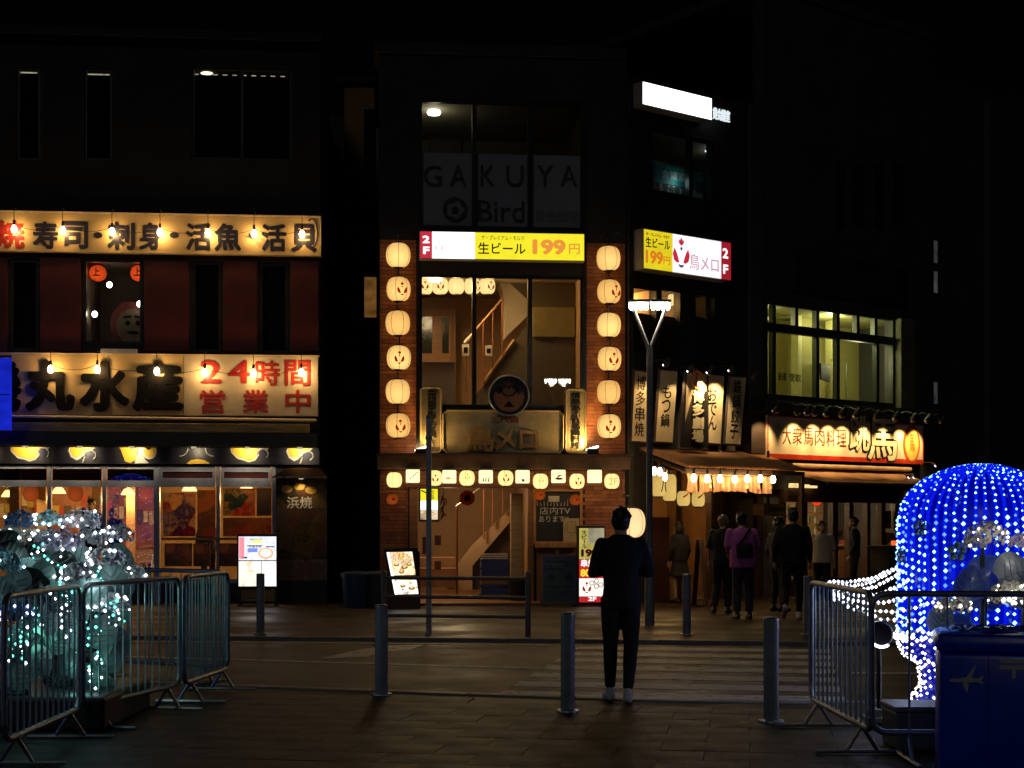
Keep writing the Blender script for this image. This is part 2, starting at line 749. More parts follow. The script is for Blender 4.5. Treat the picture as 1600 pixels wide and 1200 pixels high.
# ================================================================== SETTING: ground, road, pavements
def MTile(name, c1, c2, mortar, sx, sy, rough=0.4, rot=0.0):
    m, n, l = _nt(name)
    b = n['Principled BSDF']
    b.inputs['Specular IOR Level'].default_value = 0.14
    tc = n.new('ShaderNodeTexCoord')
    mp = n.new('ShaderNodeMapping')
    mp.inputs['Rotation'].default_value = (0, 0, rot)
    l.new(tc.outputs['Object'], mp.inputs['Vector'])
    br = n.new('ShaderNodeTexBrick')
    br.inputs['Scale'].default_value = 1.0
    br.inputs['Brick Width'].default_value = sx
    br.inputs['Row Height'].default_value = sy
    br.inputs['Mortar Size'].default_value = 0.008
    br.inputs['Color1'].default_value = c1 + (1,)
    br.inputs['Color2'].default_value = c2 + (1,)
    br.inputs['Mortar'].default_value = mortar + (1,)
    l.new(mp.outputs[0], br.inputs['Vector'])
    nz = n.new('ShaderNodeTexNoise')
    nz.inputs['Scale'].default_value = 1.3
    nz.inputs['Detail'].default_value = 7
    l.new(tc.outputs['Object'], nz.inputs['Vector'])
    mr = n.new('ShaderNodeMapRange')
    mr.inputs['From Min'].default_value = 0.3
    mr.inputs['From Max'].default_value = 0.7
    mr.inputs['To Min'].default_value = 0.55
    mr.inputs['To Max'].default_value = 1.3
    l.new(nz.outputs['Fac'], mr.inputs['Value'])
    mx = n.new('ShaderNodeMixRGB')
    mx.blend_type = 'MULTIPLY'
    mx.inputs['Fac'].default_value = 1
    l.new(br.outputs['Color'], mx.inputs[1])
    l.new(mr.outputs[0], mx.inputs[2])
    l.new(mx.outputs[0], b.inputs['Base Color'])
    m2 = n.new('ShaderNodeMapRange')
    m2.inputs['From Min'].default_value = 0.35
    m2.inputs['From Max'].default_value = 0.65
    m2.inputs['To Min'].default_value = rough - 0.14
    m2.inputs['To Max'].default_value = rough + 0.2
    n2 = n.new('ShaderNodeTexNoise')
    n2.inputs['Scale'].default_value = 0.9
    n2.inputs['Detail'].default_value = 6
    l.new(tc.outputs['Object'], n2.inputs['Vector'])
    l.new(n2.outputs['Fac'], m2.inputs['Value'])
    l.new(m2.outputs[0], b.inputs['Roughness'])
    bp = n.new('ShaderNodeBump')
    bp.inputs['Strength'].default_value = 0.4
    bp.inputs['Distance'].default_value = 0.01
    l.new(br.outputs['Fac'], bp.inputs['Height'])
    bp.invert = True
    n3 = n.new('ShaderNodeTexNoise')
    n3.inputs['Scale'].default_value = 60
    n3.inputs['Detail'].default_value = 4
    l.new(tc.outputs['Object'], n3.inputs['Vector'])
    b2 = n.new('ShaderNodeBump')
    b2.inputs['Strength'].default_value = 0.25
    b2.inputs['Distance'].default_value = 0.008
    l.new(n3.outputs['Fac'], b2.inputs['Height'])
    l.new(bp.outputs[0], b2.inputs['Normal'])
    l.new(b2.outputs[0], b.inputs['Normal'])
    return m


NEAR = [(-60, 30), (-14, 17.8), (-2.75, 14.15), (0, 13.3), (1.3, 12.98), (2.6, 12.82), (5, 12.95), (14, 14.2), (60, 20)]
FAR = [(-60, 25.5 + 12), (-14, 20.9), (-3.83, 20.0), (0.59, 19.5), (3.65, 19.06), (8, 18.9), (14, 19.3), (60, 26)]


def at(line, x):
    for (x0, y0), (x1, y1) in zip(line, line[1:]):
        if x0 <= x <= x1:
            return y0 + (y1 - y0) * (x - x0) / (x1 - x0)
    return line[-1][1]


XS = sorted(set([p[0] for p in NEAR + FAR] + list(range(-14, 15))))


def sheet(fa, fb, z, zb):
    mb = MB()
    for a, b in zip(XS, XS[1:]):
        p = [(a, fa(a)), (b, fa(b)), (b, fb(b)), (a, fb(a))]
        mb.add([(x, y, z) for x, y in p] + [(x, y, zb) for x, y in p],
               [(0, 1, 2, 3), (7, 6, 5, 4), (0, 4, 5, 1), (2, 6, 7, 3)])
    return mb


m = M('ground_earth', (0.04, 0.038, 0.035), 0.7, 0.3, 0.5, 0.1)
struct('ground', MB().add([(-300, -60, -0.16), (300, -60, -0.16), (300, 400, -0.16), (-300, 400, -0.16)], [(0, 1, 2, 3)]), m)
ASPH = M('wet_asphalt', (0.034, 0.024, 0.015), 0.5, 0.35, 2.2, 0.5, bscale=70, rvar=0.2, spec=0.14)
road = struct('road', sheet(lambda x: at(NEAR, x), lambda x: at(FAR, x), -0.04, -0.12), ASPH)
PAVE = MTile('plaza_paving', (0.026, 0.0235, 0.02), (0.021, 0.019, 0.017), (0.017, 0.016, 0.015), 0.6, 0.3, 0.55, rad(9))
plaza = struct('plaza_pavement', sheet(lambda x: -30.0, lambda x: at(NEAR, x) - 0.16, -0.012, -0.12), PAVE)
FPAVE = MTile('shop_side_paving', (0.056, 0.036, 0.021), (0.042, 0.028, 0.017), (0.022, 0.015, 0.01), 0.3, 0.15, 0.5, rad(-6))
farp = struct('shop_side_pavement', sheet(lambda x: at(FAR, x) + 0.16, lambda x: 120.0, 0.0, -0.12), FPAVE)
KERB = M('kerb_stone', (0.17, 0.15, 0.125), 0.55, 0.25, 8, 0.3)
for nm, line, zt, side in (('near_kerb', NEAR, 0.006, -1), ('far_kerb', FAR, 0.012, 1)):
    root = bpy.data.objects.new(nm, None)
    COL.objects.link(root)
    root['kind'] = 'structure'
    me = MB().cbox(-0.495, 0.495, 0, 0.15, -0.14, 0.0, 0.012).mesh('kerb_stone')
    me.materials.append(KERB)
    x = -9.0
    while x < 9.5:
        y0, y1 = at(line, x), at(line, x + 1)
        o = bpy.data.objects.new('kerb_stone', me)
        COL.objects.link(o)
        o.parent = root
        a = math.atan2(y1 - y0, 1.0)
        o.location = ((x + 0.5), (y0 + y1) / 2 - (0.155 if side < 0 else -0.005), zt + R.uniform(-0.004, 0.004))
        o.rotation_euler = (0, 0, a)
        x += math.cos(a)
# paving slabs of the plaza near the camera, laid one by one
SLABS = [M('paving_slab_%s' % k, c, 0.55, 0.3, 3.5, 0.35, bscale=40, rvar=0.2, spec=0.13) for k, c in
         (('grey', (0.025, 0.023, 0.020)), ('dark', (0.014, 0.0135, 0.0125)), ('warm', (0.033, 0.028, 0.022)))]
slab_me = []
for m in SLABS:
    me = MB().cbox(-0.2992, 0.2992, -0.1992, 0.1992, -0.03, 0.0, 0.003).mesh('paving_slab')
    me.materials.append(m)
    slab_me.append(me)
ang = rad(-9)
cnt = 0
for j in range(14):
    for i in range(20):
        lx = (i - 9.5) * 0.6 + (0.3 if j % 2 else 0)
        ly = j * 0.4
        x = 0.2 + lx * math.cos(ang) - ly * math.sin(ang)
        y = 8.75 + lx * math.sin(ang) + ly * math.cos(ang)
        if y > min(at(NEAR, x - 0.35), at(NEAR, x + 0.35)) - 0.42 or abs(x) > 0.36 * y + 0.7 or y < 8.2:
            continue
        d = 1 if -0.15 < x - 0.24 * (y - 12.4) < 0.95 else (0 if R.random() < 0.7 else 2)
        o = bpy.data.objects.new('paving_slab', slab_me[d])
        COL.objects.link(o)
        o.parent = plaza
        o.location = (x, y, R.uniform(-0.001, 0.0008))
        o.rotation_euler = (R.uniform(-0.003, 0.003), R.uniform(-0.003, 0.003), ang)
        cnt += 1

# painted road markings, worn
def MPaint(name):
    m, n, l = _nt(name)
    b = n['Principled BSDF']
    tc = n.new('ShaderNodeTexCoord')
    nz = n.new('ShaderNodeTexNoise')
    nz.inputs['Scale'].default_value = 5
    nz.inputs['Detail'].default_value = 9
    nz.inputs['Roughness'].default_value = 0.75
    l.new(tc.outputs['Object'], nz.inputs['Vector'])
    cr = n.new('ShaderNodeValToRGB')
    cr.color_ramp.elements[0].position = 0.34
    cr.color_ramp.elements[1].position = 0.48
    cr.color_ramp.elements[0].color = (0.04, 0.03, 0.02, 1)
    cr.color_ramp.elements[1].color = (0.72, 0.67, 0.57, 1)
    l.new(nz.outputs['Fac'], cr.inputs['Fac'])
    l.new(cr.outputs[0], b.inputs['Base Color'])
    b.inputs['Roughness'].default_value = 0.55
    b.inputs['Specular IOR Level'].default_value = 0.14
    return m


PAINT = MPaint('worn_road_paint')


def marking(pts, name, z=-0.035):
    me = bpy.data.meshes.new(name)
    me.from_pydata([(x, y, z) for x, y in pts] + [(x, y, z - 0.003) for x, y in pts], [],
                   [tuple(range(len(pts)))] + [(i, (i + 1) % len(pts), len(pts) + (i + 1) % len(pts), len(pts) + i)[::-1] for i in range(len(pts))])
    me.materials.append(PAINT)
    o = bpy.data.objects.new(name, me)
    COL.objects.link(o)
    o.parent = road
    return o


def band(pts, wd, name):
    lo = [(x, y) for x, y in pts]
    hi = [(x, y + wd) for x, y in reversed(pts)]
    marking(lo + hi, name)


for k in range(7):
    t = k / 6.0
    cx, cyy = 1.38 + t * 0.95, 13.45 + t * 5.0
    hw = 1.55
    dx = -0.16
    marking([(cx - hw, cyy - hw * dx - 0.22), (cx + hw, cyy + hw * dx - 0.22), (cx + hw + 0.1, cyy + hw * dx + 0.22), (cx - hw + 0.1, cyy - hw * dx + 0.22)], 'crosswalk_stripe')
band([(-14, at(NEAR, -14) + 0.28), (-2.75, at(NEAR, -2.75) + 0.2), (-0.3, at(NEAR, -0.3) + 0.2)], 0.14, 'edge_line')
band([(3.2, at(NEAR, 3.2) + 0.22), (5, at(NEAR, 5) + 0.22), (9, at(NEAR, 9) + 0.22)], 0.14, 'edge_line')
band([(-10, 19.0), (-3.2, 17.0), (0.35, 15.95)], 0.15, 'centre_line')
band([(3.6, 15.5), (9, 15.2)], 0.15, 'centre_line')
band([(-10, at(FAR, -10) - 0.5), (-3.8, at(FAR, -3.8) - 0.42), (0.5, at(FAR, 0.5) - 0.42)], 0.12, 'edge_line')
marking([gp(*p) for p in [(500, 1024), (575, 1021.5), (602, 1013), (640, 1011), (662, 1003), (600, 1004.5), (545, 1014)]], 'worn_arrow')


# ================================================================== helper: wall with openings
def walled(mb, u0, z0, u1, z1, holes, w0, w1):
    zs = sorted(set([z0, z1] + [h[1] for h in holes] + [h[3] for h in holes]))
    zs = [z for z in zs if z0 <= z <= z1]
    for a, b in zip(zs, zs[1:]):
        if b - a < 1e-5:
            continue
        zc = (a + b) / 2
        cut = sorted([(max(h[0], u0), min(h[2], u1)) for h in holes if h[1] < zc < h[3]])
        x = u0
        for c0, c1 in cut:
            if c0 > x + 1e-5:
                mb.box(x, c0, w0, w1, a, b)
            x = max(x, c1)
        if u1 > x + 1e-5:
            mb.box(x, u1, w0, w1, a, b)
    return mb


def room(t, rect, w0, depth, mwall, mfloor, mceil, er=0.0):
    """an interior: back wall, side walls, floor and ceiling behind an opening"""
    u0, z0, u1, z1 = rect
    u1 = u1 + er
    k = 0.04
    t.add('back_wall', MB().box(u0 - k, u1 + k, w0 + depth, w0 + depth + 0.08, z0 - k, z1 + k), mwall)
    t.add('side_wall', MB().box(u0 - 0.08, u0 - 0.004, w0, w0 + depth - 0.002, z0, z1), mwall)
    t.add('side_wall', MB().box(u1 + 0.004, u1 + 0.08, w0, w0 + depth - 0.002, z0, z1), mwall)
    t.add('room_floor', MB().box(u0 - k, u1 + k, w0, w0 + depth - 0.002, z0 - 0.08, z0 - 0.004), mfloor)
    t.add('room_ceiling', MB().box(u0 - k, u1 + k, w0, w0 + depth - 0.002, z1 + 0.004, z1 + 0.08), mceil)


# ================================================================== FISH RESTAURANT (left building)
def zl(y, px=250, w=0): return FL.pt(px, y, w)[1]


UL = FL.u(-260)
CONC = M('dark_concrete', (0.014, 0.014, 0.0145), 0.75, 0.3, 1.2, 0.25, bscale=18)
MRED = M('red_cladding', (0.085, 0.010, 0.006), 0.5, 0.2, 3, 0.08)
FRM = M('grey_blue_frame', (0.40, 0.42, 0.52), 0.4, 0.2, 6, 0.05)
DKFRM = M('dark_window_frame', (0.02, 0.02, 0.022), 0.4, 0.2)
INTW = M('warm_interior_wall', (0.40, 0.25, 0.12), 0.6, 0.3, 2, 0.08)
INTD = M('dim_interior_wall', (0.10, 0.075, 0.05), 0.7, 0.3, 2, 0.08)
FLOORI = M('interior_floor', (0.16, 0.10, 0.06), 0.5, 0.3, 4, 0.1)
fish = T('restaurant_building', 'dark two storey seafood restaurant with red panels between its upper windows', 'restaurant', FL, (0, 0, 0))
up_h = [FL.rect(25, 104, 63, 250), FL.rect(131, 106, 175, 250), FL.rect(299, 105, 456, 250)]
mid_w = [FL.rect(15, 404, 60, 548), FL.rect(300, 408, 345, 550), FL.rect(405, 410, 450, 552)]
lit = FL.rect(130, 405, 222, 537)
grd = (FL.u(-200), 0.12, FL.u(428), zl(728))
ZTOP = zl(75)
mb = MB()
walled(mb, UL, 0, 0, ZTOP, up_h + mid_w + [lit, grd], 0.0, 0.25)
fish.add('wall', mb, CONC)
fish.add('side_wall', MB().box(-0.25, -0.002, 0.252, 9, 0, ZTOP), CONC)
fish.add('roof', MB().box(UL, 0, 0.26, 9, ZTOP + 0.003, ZTOP + 0.2), CONC)
fish.add('parapet', MB().box(UL - 0.05, 0.05, -0.06, 0.2, ZTOP + 0.203, ZTOP + 0.35), CONC)
for i, r in enumerate(up_h):
    f = fish.add('window', MB().frame(*r, 0.05, 0.06, 0.14), DKFRM)
    fish.add('pane', MB().box(r[0] + 0.05, r[2] - 0.05, 0.1, 0.107, r[1] + 0.05, r[3] - 0.05), GLASSD, f)
    if i == 2:
        fish.add('mullion', MB().box((r[0] + r[2]) / 2 - 0.03, (r[0] + r[2]) / 2 + 0.03, 0.065, 0.135, r[1] + 0.05, r[3] - 0.05), DKFRM, f)
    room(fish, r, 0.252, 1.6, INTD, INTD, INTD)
TUBE = E('ceiling_tube_glow', (1.0, 0.83, 0.55), 1.5, 0.4, 12, sample=False)
TUBEB = E('ceiling_tube_bright', (1.0, 0.9, 0.6), 8.0, sample=False)
for (a, b) in ((28, 58), (137, 171)):
    fish.add('ceiling_light', MB().box(FL.u(a, 0.3), FL.u(b, 0.3), 0.29, 0.31, zl(114.5, 50, 0.3), zl(113, 50, 0.3)), TUBE)
for k in range(10):
    a = 303 + k * 15
    if k == 1:
        continue
    fish.add('ceiling_light', MB().box(FL.u(a, 0.3), FL.u(a + 7, 0.3), 0.29, 0.31, zl(118.5, 380, 0.3), zl(117.5, 380, 0.3)), TUBE)
fish.add('ceiling_light', MB().ell((FL.u(323, 0.3), 0.3, zl(116, 380, 0.3)), 0.12, 0.03, 0.034), TUBEB)
for r in mid_w:
    f = fish.add('window', MB().frame(*r, 0.06, 0.05, 0.14), DKFRM)
    fish.add('pane', MB().box(r[0] + 0.06, r[2] - 0.06, 0.1, 0.107, r[1] + 0.06, r[3] - 0.06), GLASSD, f)
    fish.add('blind', MB().box(r[0], r[2], 0.235, 0.245, r[1], r[3]), M('window_blind', (0.16, 0.19, 0.2), 0.7, 0.2, 3))
for a, b in ((-60, 12), (63, 127), (226, 296), (349, 402), (454, 498)):
    r = FL.rect(a, 403 if a < 200 else 408, b, 549)
    fish.add('wall_panel', MB().cbox(r[0], r[2], -0.045, -0.002, r[1], r[3], 0.008), MRED)
f = fish.add('window', MB().frame(*lit, 0.05, 0.03, 0.14), DKFRM)
fish.add('pane', MB().box(lit[0] + 0.05, lit[2] - 0.05, 0.1, 0.107, lit[1] + 0.05, lit[3] - 0.05), GLASS, f)
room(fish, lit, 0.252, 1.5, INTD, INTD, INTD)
fish.add('sill', MB().box(*[FL.rect(160, 545, 216, 553)[i] for i in (0, 2)], -0.2, -0.047, zl(553, 190), zl(547, 190)), FRM)

# ---- upstairs window: red lanterns, bare bulbs, a painted mask on a board
REDL = lantern_paper('red_lantern_paper', (1.0, 0.09, 0.015), 1.0, 0.4)
for k, (px, lab) in enumerate(((153, 'round red paper lantern at the left of the lit upstairs window'), (217, 'red paper lantern half hidden by the right edge of the lit upstairs window'))):
    u, z = FL.pt(px, 427, 0.6)
    t = T('red_lantern', lab, 'lantern', FL, (u, 0.6, z - 0.16), group='red lanterns in the upstairs window')
    t.add('paper_shell', MB().lathe([(0.06, -0.15), (0.13, -0.11), (0.165, -0.03), (0.165, 0.03), (0.13, 0.11), (0.06, 0.15)], (u, 0.6, z)), REDL, smooth=True)
    t.add('rim', MB().lathe([(0.065, 0.15), (0.065, 0.18)], (u, 0.6, z)), BLACK)
    t.text('上', (u - 0.07, z - 0.08, u + 0.07, z + 0.08), 0.42, INK, 0.03)
    t.lamp((u, 0.38, z), (1, 0.2, 0.05), 0.4, 0.05)
for px, py, lab in ((171, 445, 'bare bulb hanging below the red lanterns'), (218, 475, 'bare bulb at the right edge of the upstairs window'), (148, 491, 'lowest bare bulb at the left of the upstairs window')):
    u, z = FL.pt(px, py, 0.5)
    t = T('hanging_bulb', lab, 'light bulb', FL, (u, 0.5, z), group='bare bulbs in the upstairs window')
    t.add('bulb', MB().ell((u, 0.5, z), 0.055, 0.055, 0.06), BULBW)
    t.add('cord', MB().tube([(u, 0.5, z + 0.06), (u, 0.5, lit[3])], 0.006, 6), BLACK)
    t.lamp((u, 0.4, z), WARM2, 0.5, 0.05)
r = FL.rect(174, 470, 224, 537, 0.7)
t = T('mask_painting', 'large painted white face with red rim behind the upstairs window', 'picture', FL, (r[0], 0.7, r[1]))
cx, cz = (r[0] + r[2]) / 2 + 0.05, (r[1] + r[3]) / 2 - 0.05
t.add('red_rim', MB().prism(circ(cx, cz, 0.38, 24, 0.46), 0.70, 0.74), M('mask_dull_red', (0.13, 0.018, 0.012), 0.5, 0.3))
t.add('white_face', MB().prism(circ(cx + 0.04, cz - 0.03, 0.30, 20, 0.34), 0.685, 0.698), M('face_white', (0.13, 0.10, 0.06), 0.5, 0.3))
for s in (-1, 1):
    t.add('eye', MB().prism(circ(cx + 0.06 + s * 0.1, cz + 0.03, 0.05, 12), 0.678, 0.684), INK)
    t.add('brow', MB().prism([(cx + 0.06 + s * 0.03, cz + 0.14), (cx + 0.06 + s * 0.19, cz + 0.12), (cx + 0.06 + s * 0.19, cz + 0.16), (cx + 0.06 + s * 0.03, cz + 0.19)], 0.678, 0.684), INK)
t.add('mouth', MB().prism(circ(cx + 0.06, cz - 0.16, 0.12, 14, 0.035), 0.678, 0.684), INK)

# ---- signboards
SIGNP = M('sign_board_cream', (0.64, 0.45, 0.19), 0.5, 0.1, 2.5, 0.04)
TRIM = M('sign_trim', (0.75, 0.62, 0.40), 0.4, 0.15, 8)
r = FL.rect(-60, 335.5, 500, 396, -0.14)
r = (r[0], FL.pt(230, 396, -0.14)[1], r[2], FL.pt(230, 335.5, -0.14)[1])
sg = T('sushi_sign', 'long cream signboard with navy fish lettering above the red panels', 'shop sign', FL, (r[0], -0.14, r[1]))
sg.add('board', MB().cbox(r[0], r[2], -0.14, -0.01, r[1], r[3], 0.006), SIGNP)
sg.add('trim', MB().box(r[0], r[2] + 0.02, -0.17, -0.003, r[3] + 0.002, r[3] + 0.03).box(r[2] + 0.002, r[2] + 0.02, -0.17, -0.003, r[1], r[3]), TRIM)
for c, a, b, mt in (('焼', -6, 38, INKRED), ('寿', 51, 91, INKBLUE), ('司', 97, 138, INKBLUE), ('刺', 168, 211, INKBLUE), ('身', 217, 253, INKBLUE), ('活', 290, 331, INKBLUE), ('魚', 335, 377, INKBLUE), ('活', 408, 448, INKBLUE), ('貝', 455, 495, INKBLUE)):
    y0 = 345 + a * 0.012
    q = FL.rect(a, y0, b, y0 + 43, -0.15)
    sg.text(c, q, -0.152, mt, 0.035)
for px in (153, 272, 395):
    q = FL.rect(px - 6, 363, px + 6, 372, -0.15)
    sg.add('dot', MB().prism(circ((q[0] + q[2]) / 2, (q[1] + q[3]) / 2, 0.085, 14, 0.06), -0.152, -0.143), INKBLUE)
GREYP = M('sign_wave_grey', (0.22, 0.19, 0.14), 0.5)
for k in range(7):
    q = [(FL.u(374 + k * 3 + 34 * math.cos(a), -0.14), FL.pt(380, 398 - 30 * math.sin(a), -0.14)[1]) for a in [i * 0.2 for i in range(2, 8)]]
    sg.add('wave_line', MB().limb([(u, -0.143, z) for u, z in q], 0.006, 5), GREYP)
q = [(FL.u(487 + 9 * math.cos(a), -0.14), FL.pt(487, 364 - 22 * math.sin(a), -0.14)[1]) for a in [i * 0.3 for i in range(-4, 8)]]
sg.add('wave_line', MB().limb([(u, -0.143, z) for u, z in q], 0.014, 5), INKBLUE)


def festoon(name, label, group, pts, ztop_of, w, power, fr, wallw, size=0.055, sag=0.10):
    P = [(fr.pt(px, py, w)) for px, py in pts]
    t = T(name, label, 'string lights', fr, (P[0][0], w, P[0][1]), group)
    for i, (u, z) in enumerate(P):
        zt = ztop_of(u)
        b = t.add('bulb', MB().lathe([(0.012, 0.05), (0.03, 0.035), (size * 0.95, -0.01), (size, -0.04), (size * 0.8, -0.085), (size * 0.3, -0.105)], (u, w, z + 0.03), 14), BULB, smooth=True)
        t.add('socket', MB().lathe([(0.02, 0.0), (0.026, 0.02), (0.024, 0.09), (0.012, 0.1)], (u, w, z + 0.072), 10), BLACK, b)
        t.add('hanger', MB().tube([(u, w, z + 0.16), (u, w, zt), (u, wallw, zt + 0.02)], 0.007, 5), BLACK)
        t.lamp((u, w + 0.10, z - 0.01), WARM, power, 0.04)
    for (u0, z0), (u1, z1) in zip(P, P[1:]):
        t.add('wire', MB().tube([(u0 + (u1 - u0) * k / 6, w + 0.01, z0 + 0.09 + (z1 - z0) * k / 6 - sag * 4 * (k / 6) * (1 - k / 6)) for k in range(7)], 0.005, 4), BLACK)
    return t


ztop = r[3]
festoon('string_lights', 'seven bare bulbs strung in front of the upper navy lettering', 'bulb strings over the seafood signs',
        [(22, 358), (98, 360), (175, 362), (250, 363), (325, 364), (397, 365), (472, 366)], lambda u: ztop + 0.05, -0.36, 6.5, FL, -0.1)
r2 = (FL.u(-60, -0.14), FL.pt(230, 649, -0.14)[1], FL.u(497, -0.14), FL.pt(230, 555, -0.14)[1])
sg = T('seafood_sign', 'large cream signboard with huge black brush lettering and red opening hours', 'shop sign', FL, (r2[0], -0.14, r2[1]))
um = FL.u(287, -0.14)
sg.add('board', MB().cbox(r2[0], um - 0.003, -0.14, -0.01, r2[1], r2[3], 0.006), SIGNP)
sg.add('board', MB().cbox(um + 0.003, r2[2], -0.145, -0.01, r2[1], r2[3], 0.006), CREAM)
sg.add('trim', MB().box(r2[0], r2[2] + 0.02, -0.17, -0.003, r2[3] + 0.002, r2[3] + 0.025), TRIM)
for c, a, b in (('磯', -46, 33), ('丸', 39, 117), ('水', 124, 203), ('産', 207, 286)):
    sg.text(c, FL.rect(a, 564, b, 643, -0.16), -0.19, INK, 0.045, ext=0.045)
for c, a, b, y0, y1 in (('2', 313, 346, 563, 599), ('4', 356, 391, 563, 599), ('時', 399, 438, 563, 603), ('間', 445, 485, 563, 603), ('営', 312, 352, 609, 646), ('業', 379, 420, 609, 646), ('中', 446, 485, 609, 646)):
    sg.text(c, FL.rect(a, y0, b, y1, -0.15), -0.158, INKRED, 0.02)
zt2 = r2[3]
festoon('string_lights', 'six bare bulbs strung in front of the big black lettering and red hours', 'bulb strings over the seafood signs',
        [(79, 577), (152, 577), (245, 580), (320, 582), (396, 583), (471, 582)], lambda u: zt2 + 0.04, -0.40, 8.5, FL, -0.1)
# pipe, painted board, awning
fish.add('light_rail', MB().tube([(FL.u(-60, -0.3), -0.3, zl(650, 0, -0.3)), (FL.u(494, -0.3), -0.3, zl(657, 494, -0.3))], 0.03, 8), M('rail_white', (0.7, 0.6, 0.42), 0.4, 0.1))
brd = FL.rect(-60, 661, 484, 675, -0.36)
fish.add('painted_board', MB().cbox(brd[0], brd[2], -0.36, -0.33, brd[1], brd[3], 0.005), M('gold_wood_board', (0.55, 0.36, 0.12), 0.5, 0.5, 2.5, 0.1, stretch=(0.8, 1, 7)))
aw = FL.rect(-60, 676, 494, 697, -0.55)
za0, za1 = aw[1], aw[3]
mbA = MB()
ua, ub = FL.u(-200), FL.u(497)
mbA.add([(ua, -0.62, za0), (ub, -0.62, za0), (ub, -0.02, za0), (ua, -0.02, za0), (ua, -0.58, za1), (ub, -0.58, za1), (ub, -0.02, za1 + 0.02), (ua, -0.02, za1 + 0.02)],
        [(0, 3, 2, 1), (4, 5, 6, 7), (0, 1, 5, 4), (1, 2, 6, 5), (2, 3, 7, 6), (3, 0, 4, 7)])
fish.add('awning', mbA, M('dark_green_awning', (0.035, 0.04, 0.036), 0.6, 0.2, 4, 0.1))
